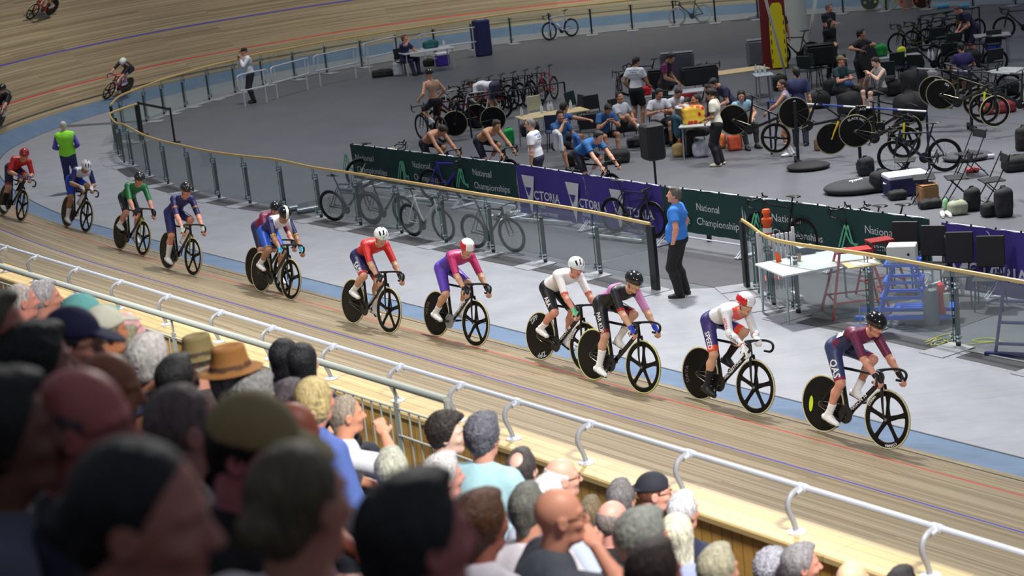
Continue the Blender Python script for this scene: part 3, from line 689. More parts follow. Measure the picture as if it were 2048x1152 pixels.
def handm(S, W, d, nrm, s_, c, curl=.6, g=0., fing=True, spread=1., cut_f=None):
    """s_: +1 left hand, -1 right hand. d: towards fingers, nrm: back of hand"""
    d = un(d); nrm = un(np.array(nrm)-d*(np.array(nrm)@d)); t = np.cross(d, nrm)*s_   # towards thumb side
    t = -t
    S.cap(W, W+d*.03, .025+g, .024+g, c, k=.012, flat=(nrm[0], nrm[1], nrm[2], 1.35)); S.ell(W+d*.05, (d, t, nrm), (.046+g, .040+g, .0155+g), c, k=.014)
    if not fing: return
    for j, (y, L1, L2, L3) in enumerate(((.029, .042, .026, .021), (.010, .046, .030, .022), (-.010, .043, .028, .021), (-.028, .035, .021, .018))):
        q = W+d*.088+t*y*1.0; a = curl*(.55+.12*j)
        for L, r0, r1 in ((L1, .0098, .0092), (L2, .0092, .0085), (L3, .0085, .0072)):
            dd = d*math.cos(a)-nrm*math.sin(a); q2 = q+dd*L; S.cap(q, q2, r0+g, r1+g, c, k=.004); q = q2; a += curl*.95
    q = W+d*.030+t*.030-nrm*.004; e1 = un(d*.62+t*.62-nrm*.35*(curl+.3)); q2 = q+e1*.040; S.cap(q-e1*.01, q2, .0135+g, .0108+g, c, k=.010)
    e2 = un(d*.85+t*.15-nrm*.55*(curl+.2)); S.cap(q2, q2+e2*.028, .0105+g, .0085+g, c, k=.005)
def join_into(o, others):
    """merge meshes of one continuous body into a single mesh"""
    Vs = []; Fs = []; Cs = []; n = 0; k = []
    for q in [o]+others:
        me = q.data; v = np.zeros(len(me.vertices)*3, np.float32); me.vertices.foreach_get('co', v); f = np.zeros(len(me.loops), np.int32); me.loops.foreach_get('vertex_index', f); c = np.zeros(len(me.vertices)*4, np.float32); me.color_attributes['Col'].data.foreach_get('color', c)
        Vs.append(v.reshape(-1, 3)); Fs.append(f.reshape(-1, 4)+n); Cs.append(c.reshape(-1, 4)[:, :3]); n += len(me.vertices)
    nm = o.name; m = o.data.materials[0]; par = o.parent
    for q in [o]+others: me = q.data; bpy.data.objects.remove(q); bpy.data.meshes.remove(me)
    return newmesh(nm, np.concatenate(Vs), np.concatenate(Fs), m, par, True, np.concatenate(Cs))
def hands(p, c, h=.006, curl=(.5, .5)):
    S = Sol(h, .01)
    for i in (0, 1):
        hd = p.hd[i]; d = un(p.W[i]-p.E[i]); nr = np.cross(d, (0, 0, 1.)) if abs(d[2]) > .9 else np.array([0, 0, 1.])
        if abs(d[2]) > .7: nr = p.F2[1]*(1-2*i)
        if hd is not None: d2, nr = hd[0], hd[1]; d = np.array(d2, float)
        handm(S, p.W[i], d, nr, 1-2*i, c, curl[i])
    return S
def body(p, root, skin, h=.012, hh=.007, fat=0., curl=(.5, .5), fine=True, thick=1., female=False, torso=True):
    c = SKIN[skin] if isinstance(skin, str) else skin; S = Sol(h, .03)
    tors(S, p, -.004, c, fat)
    for i in (0, 1): armp(S, p, i, 0, c, thick=thick); legp(S, p, i, 0, c); foot(S, p, i, -.005, c)
    headp(S, p, c, fine=False, skull=not fine)
    b = S.mesh('body', V_SKIN, root); ex = [hands(p, c, hh, curl).mesh('h', V_SKIN, root)]
    if fine:
        S = Sol(min(h, .007 if h > .008 else .0055), .02); headp(S, p, c); ex.append(S.mesh('h', V_SKIN, root))
    return join_into(b, ex)
def pt(fn): return lambda P, C: fn(P, C)
# ------------------------------------------------------------------ clothing
def seg(S, a, b, r0, r1, c, cuts=None, k=.01): S.cap(a, b, r0, r1, c, cuts, k)
def wear_top(p, root, c, sleeve=.6, g=.008, fat=0., name='shirt', h=.012, mat_=None, csl=None, hem=.06, paint=None, ccuff=None, low=.1, thick=1., neck=True, loose=0.):
    S = Sol(h, .045); tors(S, p, g, c, fat, hips=False)
    S.ell(p.P+p.u1*(.02)+p.F1[0]*fat*.4, p.F1, (.118+g+fat*.6+loose, .160*p.wd+g+fat*.3+loose, .13), c, [(p.P-p.u1*low, -p.u1)])
    for i in (0, 1):
        if sleeve > 0: armp(S, p, i, g+.004*(sleeve < 1), csl or c, sleeve, k=.03, hem=hem*.25, thick=thick)
        if ccuff and sleeve < 1: e = un(p.E[i]-p.S[i]); q = p.S[i]+(p.E[i]-p.S[i])*(sleeve-.1); S.cap(q, q+e*.04, .05+g+.006, .05+g+.006, ccuff, [(q+e*.03, e), (q, -e)], k=.002)
    if neck: S.cap(p.Nk-p.u2*.03, p.Nk+p.u2*.02, .068, .064, c, [(p.Nk+p.u2*.018, p.u2)], k=.02)
    return S.mesh(name, mat_ or V_CLOTH, root, paint)
def wear_legs(p, root, c, leg=2., g=.010, name='trousers', h=.012, mat_=None, fat=0., paint=None, cside=None, th=1.):
    S = Sol(h, .04); S.ell(p.P, p.F1, (.117+g+fat*.5, .163*p.wd+g, .115+g), c, [(p.P+p.u1*.10, p.u1)])
    for i in (0, 1): legp(S, p, i, g+(.012 if leg >= 2 and g > .006 else 0), c, leg, k=.035, hem=.008 if g > .006 else 0, th=th)
    if leg >= 2:
        for i in (0, 1): S.cap(p.A[i]+un(p.K[i]-p.A[i])*.06, p.A[i], .048+g, .046+g, c, None, k=.02)
    return S.mesh(name, mat_ or V_CLOTH, root, paint)
def wear_shoes(p, root, c, sole=(30, 30, 30), h=.009, sock=None, sock_t=.35, mat_=None):
    for i in (0, 1):
        S = Sol(h, .02); foot(S, p, i, .006, c, sole=sole); S.mesh('shoe', mat_ or V_MATTE, root)
        if sock:
            S = Sol(h, .01); a = p.A[i]; d = un(p.K[i]-a); q = a+d*.42*sock_t; kn = p.K[i]
            m = kn+(a-kn)*.33; r = .0535 if sock_t > .6 else .034+(.052-.034)*min(1, sock_t/.67)
            S.cap(a, m, .0385, .056, sock, [(q, d)]); S.cap(a-d*.02, a+d*.03, .044, .042, sock, None); S.mesh('sock', V_CLOTH, root)
def wear_gloves(p, root, c, curl=(.5, .5), h=.006, fing=False, cuff=.04):
    for i in (0, 1):
        S = Sol(h, .01); hd = p.hd[i]; e = un(p.W[i]-p.E[i]); d, nr = (hd if hd is not None else (e, (0, 0, 1)))
        handm(S, p.W[i], d, nr, 1-2*i, c, curl[i], g=.004, fing=fing); S.cap(p.W[i]-e*cuff, p.W[i]+e*.01, .034, .032, c, [(p.W[i]-e*cuff, -e)]); S.mesh('glove', V_LYCRA, root)
def wear_helmet(p, root, c1, c2, style='vent', h=.008, accent=None, visor=None, strap=True):
    f, l, u = p.H; o = p.Hc; at_ = lambda x, y, z: o+f*x+l*y+u*z; S = Sol(h, .02)
    cut = [(at_(0, 0, .022), un(-u-f*.10)), ]
    S.ell(at_(-.012, 0, .045), p.H, (.138, .104, .108), c1, cut); S.ell(at_(-.055, 0, .035), p.H, (.10, .093, .085), c1, [(at_(0, 0, -.005), -u)])
    if accent: S.ell(at_(-.01, 0, .048), p.H, (.139, .028, .1085), accent, cut, k=.001)
    if style == 'vent':
        for s_ in (-.052, 0, .052):
            S.cap(at_(.105, s_*.9, .095-abs(s_)*.3), at_(.05, s_*1.05, .143-abs(s_)*.55), .010, .012, c2, k=.004, sub=True)
            S.cap(at_(-.02, s_*1.1, .152-abs(s_)*.6), at_(-.09, s_*1.1, .122-abs(s_)*.5), .010, .012, c2, k=.004, sub=True)
    f0 = lambda P, C: C
    def paint(P, C):
        q = P-o; x = q@f; y = q@l; z = q@u; C = C.copy()
        if style == 'vent':
            r = np.sqrt(((x+.012)/.138)**2+(y/.104)**2+((z-.045)/.108)**2); C[(r < .955) & (z > .05)] = lin((15, 15, 17))
        if style == 'side': C[(np.abs(y) > .055+.03*(z > .1)) & (z < .13)] = lin(c2)
        if style == 'stripe': C[(np.abs(y) < .022)] = lin(c2)
        return C
    hm = S.mesh('helmet', V_GLOSS, root, paint)
    if visor: 
        S = Sol(h*.8, .01); S.ell(at_(.004, 0, .008), p.H, (.118, .092, .085), visor, [(at_(.045, 0, 0), -f), (at_(0, 0, -.03), -u), (at_(0, 0, .05), u)]); S.mesh('visor', V_GLOSS, root)
    if strap:
        for s_ in (1, -1): MB().tube([at_(.0, s_*.083, .02), at_(.012, s_*.072, -.05), at_(.03, s_*.03, -.112)], .004, 5).build('strap', colmat((20, 20, 22)), root)
    return hm
def wear_shades(p, root, c=(14, 14, 18), frame_c=(20, 20, 22), lens=(30, 25, 40)):
    f, l, u = p.H; o = p.Hc; at_ = lambda x, y, z: o+f*x+l*y+u*z; S = Sol(.005, .006)
    S.ell(at_(-.002, 0, .008), p.H, (.100, .080, .022), lens, [(at_(.035, 0, 0), -f)]); g = S.mesh('sunglasses', V_GLOSS, root)
    MB().tube([at_(.07, .062, .012), at_(.0, .079, .012)], .003, 5).tube([at_(.07, -.062, .012), at_(.0, -.079, .012)], .003, 5).build('temple', colmat(frame_c), root)
def wear_glasses(p, root, c=(30, 26, 26)):
    f, l, u = p.H; o = p.Hc; at_ = lambda x, y, z: o+f*x+l*y+u*z; g = thing_child('glasses', root)
    for s_ in (1, -1):
        m = MB(); cc = [at_(.098-.010*abs(math.cos(t))*1, s_*.031+.023*math.cos(t), .006+.017*math.sin(t)) for t in np.linspace(0, 2*PI, 13)[:-1]]
        m.tube(cc, .0022, 5, closed=True); m.tube([at_(.088, s_*.054, .010), at_(.03, s_*.074, .010), at_(-.03, s_*.080, .004)], .0022, 5); m.build('rim', colmat(c, .3), g)
    MB().tube([at_(.098, .009, .010), at_(.103, 0, .014), at_(.098, -.009, .010)], .002, 5).build('bridge', colmat(c, .3), g)
def thing_child(name, root): o = bpy.data.objects.new(name, None); COL.objects.link(o); o.parent = root; return o
def wear_cap(p, root, c, bill=0., h=.008, c2=None, nobill=False, back=False, up=0.):
    f, l, u = p.H; o = p.Hc; at_ = lambda x, y, z: o+f*x+l*y+u*z; S = Sol(h, .012)
    S.ell(at_(-.012, 0, .036), p.H, (.109, .086, .102), c, [(at_(0, 0, .034), un(-u+f*.05))], k=.01)
    if not nobill:
        sg = -1 if back else 1; S.ell(at_(sg*.11, 0, .045+up), frame(f*sg, un(u+f*sg*.25)), (.085, .068, .009), c2 or c, None, k=.008)
    if back: S.ell(at_(.10, 0, .05), p.H, (.03, .03, .02), c, sub=True)
    cp_ = S.mesh('cap', V_CLOTH, root); return cp_
def wear_hat(p, root, c, band, h=.009):
    f, l, u = p.H; o = p.Hc; at_ = lambda x, y, z: o+f*x+l*y+u*z; S = Sol(h, .012)
    S.cap(at_(-.01, 0, .06), at_(-.01, 0, .135), .100, .085, c, [(at_(0, 0, .165), u), (at_(0, 0, .045), -u)], flat=(l[0], l[1], l[2], 1.2)); S.ell(at_(-.01, 0, .17), p.H, (.05, .02, .02), c, sub=True)
    S.cap(at_(-.01, 0, .062), at_(-.01, 0, .068), .104, .102, band, [(at_(0, 0, .085), u), (at_(0, 0, .048), -u)], k=.001, flat=(l[0], l[1], l[2], 1.2))
    S.ell(at_(-.01, 0, .05), p.H, (.165, .14, .009), c, None, k=.006); return S.mesh('hat', V_CLOTH, root)

# ------------------------------------------------------------------ bicycles (origin on the ground under the crank; forward = x, left = y)
RWH = .334; AXR, AXF = -.395, .585
_bm = {}
def cached(key, builder, name, m, parent, loc=None, smooth=True, vc=False):
    if key in _bm:
        o = bpy.data.objects.new(name, _bm[key]); COL.objects.link(o); o.parent = parent
    else:
        b = MB(); builder(b); o = b.build(name, m, parent, smooth, vc); _bm[key] = o.data
    if loc is not None: o.location = loc
    return o
def wheel(parent, x, kind, tyre_c, rim_c, y=0, z=RWH, hubc=(170, 172, 176), accent=None, lo=False, name=None):
    nm = name or ('front_wheel' if x > 0 else 'rear_wheel'); key = (kind, tuple(rim_c), lo); K = 40
    def tri(b):
        if kind == 'disc': b.lathe([(.0, -.022), (.06, -.020), (.200, -.013), (.312, -.010), (.318, 0), (.312, .010), (.2, .013), (.06, .020), (0, .022)], K, 'y')
        elif kind in ('five', 'four', 'tri'):
            b.lathe([(.318, -.009), (.300, -.013), (.266, -.011), (.256, 0), (.266, .011), (.300, .013), (.318, .009)], K, 'y')
            n = dict(five=5, four=4, tri=3)[kind]; wd = .060 if n == 5 else .05 if n == 4 else .06
            for k in range(n):
                a = 2*PI*k/n+.35; d = np.array([math.cos(a), 0, math.sin(a)]); s = [.03, .07, .16, .23, .262, .285]; q = [(1.15*wd, .016), (wd, .012), (wd*.86, .009), (wd*.95, .009), (wd*1.3, .010), (wd*2.3, .011)]
                b.tube([d*r for r in s], [(.5*aa, bb) for aa, bb in q], 8, side=np.cross(d, (0, 1., 0)))
            b.lathe([(0, -.028), (.030, -.028), (.045, -.018), (.045, .018), (.030, .028), (0, .028)], 16, 'y')
        else:
            dp = .055 if kind == 'deep' else .022
            b.lathe([(.318, -.010), (.318-dp*.5, -.013), (.318-dp, -.005), (.318-dp, .005), (.318-dp*.5, .013), (.318, .010)], K, 'y')
            n = 16
            for k in range(n):
                a = 2*PI*k/n; sg = 1 if k % 2 else -1; a2 = a+sg*.18; b.tube([(.02*math.cos(a2), sg*.028, .02*math.sin(a2)), (.30*math.cos(a), 0, .30*math.sin(a))], .0014, 4, cap=False)
    w_ = cached(('w',)+key, tri, nm, mat('rim_%d_%d_%d' % tuple(rim_c), rim_c, .45, spec=.22), parent, (x, y, z))
    def ty(b):
        n = 48 if not lo else 32; m = 8; V = []; F = []; C = []
        for i in range(n):
            t = 2*PI*i/n
            for j in range(m):
                a = 2*PI*j/m; r = .3225+.0125*math.cos(a); V.append((r*math.cos(t), .0118*math.sin(a), r*math.sin(t))); C.append(lin(tyre_c) if j in (1, 2, 3, 5, 6, 7) else lin((28, 28, 28)))
        for i in range(n):
            for j in range(m): F.append((i*m+j, ((i+1) % n)*m+j, ((i+1) % n)*m+(j+1) % m, i*m+(j+1) % m))
        b.add(V, F); b.C = C
    cached(('t', tuple(tyre_c), lo), ty, 'tyre', V_MATTE, w_, None, True, True)
    cached(('h', tuple(hubc)), lambda b: b.lathe([(0, -.05), (.008, -.05), (.010, -.035), (.020, -.033), (.020, -.026), (.012, -.02), (.012, .02), (.020, .026), (.020, .033), (.010, .035), (.008, .05), (0, .05)], 12, 'y'), 'hub', colmat(hubc, .3, .7), w_)
    return w_
def bike_frame(b, track=True, s=1.):
    D = (.017, .030) if track else (.017, .022)
    z0 = .285; b.tube([(0, 0, z0), (.22, 0, .50), (.455, 0, .745)], [(.019, .034*s), D, (.018, .030)], 10, side=(0, 1, 0))
    b.tube([(.435, 0, .800), (.15, 0, .800), (-.155, 0, .795)], [(.016, .020), (.013, .017), (.013, .016)], 10, side=(0, 1, 0))
    b.tube([(.0, 0, z0), (-.075, 0, .52), (-.160, 0, .835)], [(.018, .030), (.014, .030 if track else .017), (.014, .022)], 10, side=(0, 1, 0))
    b.tube([(.478, 0, .690), (.440, 0, .835)], [(.021, .027), (.019, .024)], 10, side=(0, 1, 0))
    b.tube([(0, -.035, z0), (0, .035, z0)], .024, 12)
    for y in (-1, 1):
        b.tube([(-.01, y*.025, z0), (-.09, y*.040, z0+.008), (AXR, y*.058, RWH)], [(.009, .017), (.008, .015), (.007, .012)], 8, side=(0, 1, 0))
        b.tube([(-.125, y*.012, .70 if track else .76), (-.17, y*.035, .66 if track else .70), (AXR, y*.058, RWH)], [(.008, .012), (.006, .011), (.006, .008)], 8, side=(0, 1, 0))
def bike(root, track=True, frame_c=(16, 16, 18), fork_c=None, rear='disc', front='five', tyre=(208, 202, 160), rimf=(13, 13, 14), rimr=(13, 13, 14), phi=-120, logo=None, logo_c=(235, 235, 235), bar_c=(18, 18, 20), lo=False, steer=0, nofw=False, norw=False, ring_c=(40, 40, 42), bottle=None, gloss=.25, saddle=True):
    fm = cached(('fr', track, tuple(frame_c)), lambda b: bike_frame(b, track), 'frame', colmat(frame_c, gloss), root)
    def fk(b):
        b.tube([(.490, 0, .705), (.478, 0, .690)], [(.030, .024), (.022, .026)], 8, side=(0, 1, 0))
        for y in (-1, 1): b.tube([(.488, y*.022, .712), (.508, y*.036, .62), (.545, y*.046, .46), (AXF, y*.052, RWH)], [(.010, .024), (.009, .023), (.007, .018), (.006, .010)], 8, side=(0, 1, 0))
    cached(('fk', tuple(fork_c or frame_c)), fk, 'fork', colmat(fork_c or frame_c, gloss), root)
    if not norw: wheel(root, AXR, rear, tyre, rimr, lo=lo)
    fw_ = None if nofw else wheel(root, AXF, front, tyre, rimf, lo=lo)
    def sp(b): b.tube([(-.158, 0, .82), (-.205, 0, .955)], [(.010, .018), (.010, .013)], 8, side=(0, 1, 0))
    def sd(b):
        b.tube([(-.345, 0, .985), (-.30, 0, .992), (-.22, 0, .984), (-.12, 0, .978), (-.065, 0, .968)], [(.055, .012), (.068, .018), (.040, .018), (.022, .014), (.014, .008)], 10, side=(0, 1, 0)); b.tube([(-.27, .02, .965), (-.16, .02, .958)], .004, 5); b.tube([(-.27, -.02, .965), (-.16, -.02, .958)], .004, 5)
    if saddle: cached(('sp',), sp, 'seatpost', colmat((22, 22, 24), .3), root); cached(('sd',), sd, 'saddle', colmat((20, 20, 22), .5), root)
    def hb(b):
        for y in (1, -1):
            pts = [(.520, 0, .885), (.520, y*.06, .885), (.525, y*.15, .882), (.56, y*.178, .878), (.615, y*.184, .868), (.645, y*.186, .835), (.640, y*.190, .790), (.605, y*.192, .758), (.550, y*.193, .750), (.500, y*.194, .750)]
            b.tube(catmull(pts, 3), .0155 if track else .0125, 8)
            if not track: b.tube([(.60, y*.184, .872), (.655, y*.184, .885), (.675, y*.184, .93)], [(.016, .02), (.014, .02), (.012, .012)], 8, side=(0, 1, 0)); b.tube([(.665, y*.184, .90), (.69, y*.186, .84), (.665, y*.188, .78)], [(.008, .005)]*3, 6, side=(0, 1, 0))
    cached(('hb', track, tuple(bar_c)), hb, 'handlebar', colmat(bar_c, .45), root)
    cached(('stm',), lambda b: b.tube([(.436, 0, .835), (.434, 0, .855)], .020, 10).tube([(.430, 0, .852), (.520, 0, .885)], [(.017, .016), (.014, .013)], 8, side=(0, 1, 0)), 'stem', colmat((22, 22, 24), .3), root)
    def cr(b):
        n = 48; b.lathe([(.034, -.002), (.104, -.002), (.104, .002), (.034, .002)], 48, 'y', (0, -.045, 0))
        for k in range(n): a = 2*PI*k/n; b.box((.1065*math.cos(a), -.045, .1065*math.sin(a)), (.005, .003, .005))
        for k in range(5): a = 2*PI*k/5; b.tube([(0, -.045, 0), (.07*math.cos(a), -.045, .07*math.sin(a))], [(.004, .012), (.004, .009)], 6, side=(0, 1, 0))
        b.lathe([(0, -.052), (.03, -.052), (.03, -.04), (0, -.04)], 12, 'y')
    c_ = cached(('cr', tuple(ring_c)), cr, 'chainring', colmat(ring_c, .3, .5), root, (0, 0, .285)); c_.rotation_euler = (0, -rad(phi), 0)
    ch = lambda b: b.tube([(0, -.045, .285+.106), (AXR, -.045, RWH+.032)], .004, 4).tube([(0, -.045, .285-.106), (AXR, -.045, RWH-.032)], .004, 4).lathe([(.02, -.003), (.034, -.003), (.034, .003), (.02, .003)], 16, 'y', (AXR, -.045, RWH))
    cached(('ch', track), ch, 'chain', colmat((120, 116, 104), .35, .8), root)
    for sg, a in ((-1, rad(phi)), (1, rad(phi)+PI)):
        def ar(b): b.tube([(0, 0, 0), (.17, 0, 0)], [(.007, .017), (.006, .011)], 8, side=(0, 1, 0))
        o = cached(('ar',), ar, 'crank_arm', colmat((26, 26, 28), .3), root, (0, sg*.062, .285)); o.rotation_euler = (0, -a, 0)
        o = cached(('pd', sg), lambda b: b.box((0, sg*.045, 0), (.085, .06, .014), bev=.005).tube([(0, 0, 0), (0, sg*.03, 0)], .006, 6), 'pedal', colmat((30, 30, 32), .4), root, (.17*math.cos(a), sg*.07, .285+.17*math.sin(a)))
    if bottle:
        cached(('bt', tuple(bottle)), lambda b: b.lathe([(0, 0), (.035, 0), (.036, .12), (.03, .14), (.02, .155), (.018, .18), (0, .185)], 14, 'z'), 'bottle', colmat(bottle, .4), root, (.11, 0, .42)).rotation_euler = (0, rad(42), 0)
    if logo:
        dd = un((.455, 0, .46)); up_ = np.cross(dd, (0, 1., 0)); o = np.array([.055, -.021, .34])+up_*-.017
        letter('lettering', logo, o, dd, -up_ if up_[2] < 0 else up_, .044, colmat(logo_c, .4), root, lift=.004, width=min(.40, .046*tmesh(logo)[0][:, 0].max()))
    return fw_
def ring_text(parent, txt, r, a0, size, y, col, sgn=1):
    V, F = tmesh(txt); W = V[:, 0].max()*size; P = []
    for x, yy in V:
        a = a0-(x*size-W/2)/r*sgn; rr = r+(yy*size-size/2)*sgn; P.append((rr*math.cos(a), y, rr*math.sin(a)))
    return newmesh('lettering', P, F, colmat(col, .4), parent)

def patch(name, org, right, up, w_, h_, m, parent, target, lift=.004, n=6):
    V = []; F = []; r = Vector(right).normalized(); u = Vector(up).normalized(); nr = r.cross(u)
    for i in range(n+1):
        for j in range(n+1):
            q = Vector(org)+r*(w_*(i/n-.5))+u*(h_*(j/n-.5)); ok, loc, nn, _ = target.ray_cast(q+nr*.15, -nr, distance=.4); V.append(tuple(loc+nn*lift if ok else q))
    for i in range(n):
        for j in range(n): F.append((i*(n+1)+j, (i+1)*(n+1)+j, (i+1)*(n+1)+j+1, i*(n+1)+j+1))
    return newmesh(name, V, F, m, parent, True)
# ------------------------------------------------------------------ track riders
def rider_pose(phi, head=(0, 12), hands_='drops', lean1=48, lean2=80, hipz=1.02, twist=0, pelx=-.21):
    A = []; T = []; toe = 14
    for sg, a in ((1, rad(phi)+PI), (-1, rad(phi))):
        pd = np.array([.17*math.cos(a), sg*.105, .285+.17*math.sin(a)]); d = (math.cos(rad(toe+8*math.sin(a))), 0, -math.sin(rad(toe+8*math.sin(a)))); A.append(pd-np.array(d)*.10+np.array([0, 0, .095]))
    if hands_ == 'drops': W = [(.545, .190, .815), (.545, -.190, .815)]; hd = [((.80, 0, -.60), (.5, .2, .8)), ((.80, 0, -.60), (.5, -.2, .8))]
    elif hands_ == 'tops': W = [(.445, .075, .925), (.545, -.190, .815)]; hd = [((.85, -.15, -.45), (.45, 0, .9)), ((.80, 0, -.60), (.5, -.2, .8))]
    else: W = [(.455, .10, .925), (.455, -.10, .925)]; hd = [((.85, -.1, -.5), (.45, 0, .9)), ((.85, .1, -.5), (.45, 0, .9))]
    return Pose(pel=(pelx, 0, hipz+.02), lean=lean1, lean2=lean2, head=head, hl=W[0], hr=W[1], fl=A[0], fr=A[1], pitch=(toe, toe), eh=((-.5, .75, -.5), (-.5, -.75, -.5)), kh=((1, .15, .3), (1, -.15, .3)), hdl=hd[0], hdr=hd[1], twist=twist, tor=.93, wd=.98)
def place_on_track(px, py, side_d=0, dyaw=0, lean=10):
    P, l, wv = on_track(px, py); p, n = path_at(l); tdir = np.array([n[1], -n[0]])*1.0    # riding direction (towards decreasing l)
    tdir = np.array([-(-n[1]), -n[0]]); 
    a, _ = path_at(l-.5); b_, _ = path_at(l+.5); tdir = un(a-b_); yaw = math.atan2(tdir[1], tdir[0])+rad(dyaw); return P, l, wv, yaw
def cyclist(px, py, label, blabel, skin='b', suit=(40, 40, 110), leg=None, sleeve_c=None, bands=None, phi=-120, helmet=((20, 20, 22), (0, 0, 0), 'plain'), accent=None, visor=None, shades=None, glove=None, sock=(240, 240, 240), shoe=(240, 240, 240), head=(0, 10), hands_='drops', sock_t=.35, bk={}, lean=11, dyaw=0, sleeve=1.0, leg_t=.93, paint=None, txt=(), hair=None, curl=(1.05, 1.05), h=.0095, wtext=None, lean1=48, lean2=80, gf=False, up=0, long_sleeve=False, pos=None, legpaint=None, back_no=False, dtext=None):
    P, l, wv, yaw = place_on_track(px, py, dyaw=dyaw) if pos is None else pos
    roll = -rad(lean); Rm = Matrix.Rotation(yaw, 4, 'Z') @ Matrix.Rotation(roll, 4, 'X')
    a = Rm @ Vector((AXF, 0, 0)); loc = (P[0]-a.x, P[1]-a.y, 0)
    zb = trk_z(*( (Vector((loc[0], loc[1], 0))+Rm @ Vector((AXR, 0, 0))).xy)); zf = P[2]; 
    pit = math.atan2(zb-zf, AXF-AXR); eul = (roll, pit, yaw); zc = zf-(zf-zb)*(AXF)/(AXF-AXR)
    loc = (loc[0], loc[1], zc)
    br = thing('track_bicycle', blabel, 'bicycle', loc, group='track bicycles in the race', rot=eul)
    fw = bike(br, phi=phi, **bk)
    root = thing('person', label, 'cyclist', loc, group='riders racing on the timber track', rot=eul)
    p = rider_pose(phi, head, hands_, lean1, lean2)
    body(p, root, skin, h=h, hh=.0055, curl=curl)
    leg = leg or suit; S = Sol(h, .04); tors(S, p, .004, suit, 0)
    for i in (0, 1):
        armp(S, p, i, .004, sleeve_c or suit, 1.93 if long_sleeve else sleeve, k=.03)
        if bands:
            e = un(p.E[i]-p.S[i]); q = p.S[i]+(p.E[i]-p.S[i])*(sleeve-.02)
            if bands[0]: S.cap(q-e*.03, q+e*.01, .050, .050, bands[0], [(q+e*.004, e), (q-e*.03, -e)], k=.001)
    S.cap(p.Nk-p.u2*.03, p.Nk+p.u2*.012, .062, .060, suit, [(p.Nk+p.u2*.01, p.u2)], k=.02)
    js = S.mesh('jersey', V_LYCRA, root, paint and (lambda P_, C: paint(P_, C, p)))
    S = Sol(h, .04); S.ell(p.P, p.F1, (.120, .166*.95, .125), leg, [(p.P+p.u1*.10, p.u1)])
    for i in (0, 1):
        legp(S, p, i, .005, leg, leg_t, k=.035)
        if bands and bands[1]: e = un(p.K[i]-p.hip[i]); q = p.hip[i]+(p.K[i]-p.hip[i])*(leg_t-.01); S.cap(q-e*.05, q+e*.01, .071, .068, bands[1], [(q+e*.005, e), (q-e*.045, -e)], k=.001)
    sh = S.mesh('shorts', V_LYCRA, root, legpaint and (lambda P_, C: legpaint(P_, C, p)))
    wear_shoes(p, root, shoe, (25, 25, 27), h=.007, sock=sock, sock_t=sock_t)
    if glove: wear_gloves(p, root, glove, curl, .0055, fing=gf)
    wear_helmet(p, root, helmet[0], helmet[1], helmet[2], h=.0065, accent=accent, visor=visor)
    if shades: wear_shades(p, root, lens=shades)
    elif not visor: eyes(p, root)
    if hair: hairp(p, hair[0], hair[1], root, .008)
    bpy.context.view_layer.update()
    for tx, kind, size, col in txt:
        if kind in ('thigh', 'thigh_up'):
            a_, b_ = p.hip[1], p.K[1]; e = un(b_-a_); o = a_+(b_-a_)*.38; out = un(np.array([.42, -1., .1])); out = un(out-e*(out@e)); upv = np.cross(out, e); W = tmesh(tx)[0][:, 0].max()*size
            letter('lettering', tx, o+(b_-a_)*.24-e*W/2+out*.08-upv*size*.5, e, upv, size, colmat(col), root, target=sh)
        elif kind == 'sleeve':
            a_, b_ = p.S[1], p.E[1]; e = un(b_-a_); out = un(np.array([.15, -1., .25])); out = un(out-e*(out@e)); upv = np.cross(out, e); W = tmesh(tx)[0][:, 0].max()*size
            letter('lettering', tx, a_+(b_-a_)*.55-e*W/2+out*.05-upv*size*.5, e, upv, size, colmat(col), root, target=js)
        elif kind == 'farm':
            a_, b_ = p.E[1], p.W[1]; e = un(b_-a_); out = un(np.array([.15, -1., .25])); out = un(out-e*(out@e)); upv = np.cross(out, e); W = tmesh(tx)[0][:, 0].max()*size
            letter('lettering', tx, a_+(b_-a_)*.42-e*W/2+out*.06-upv*size*.5, e, upv, size, colmat(col), root, target=js)
        elif kind == 'hip':
            letter('lettering', tx, p.M+np.array([-.13, -.2, -.05]), un(np.array([.75, 0, .5])), un(np.array([-.5, 0, .75])), size, colmat(col), root, target=js)
    if back_no:
        o = p.M-p.u1*.02-p.F1[1]*.07; up_ = un(p.Nk-p.P); rt_ = np.cross(up_, (0, 0, 1.)); rt_ = un(np.cross(up_, -p.F1[0])) if 0 else -p.F1[1]
        patch('number_patch', o, rt_, up_, .15, .17, colmat((226, 228, 232)), root, js); letter('lettering', back_no, o-rt_*.03-up_*.045, rt_, up_, .085, colmat((20, 20, 24)), root, lift=.004, target=js)
    if dtext:
        rw_ = [c for c in br.children if c.name.startswith('rear_wheel')]
        for tx, r, a0, size, col in dtext:
            if rw_: ring_text(rw_[0], tx, r, a0, size, -.0150, col)
    if wtext and fw:
        for tx, r, a0, size, col in wtext: ring_text(fw, tx, r, a0, size, -.0145, col)
    return br, root
WH = (240, 240, 240); BK = (20, 20, 22)
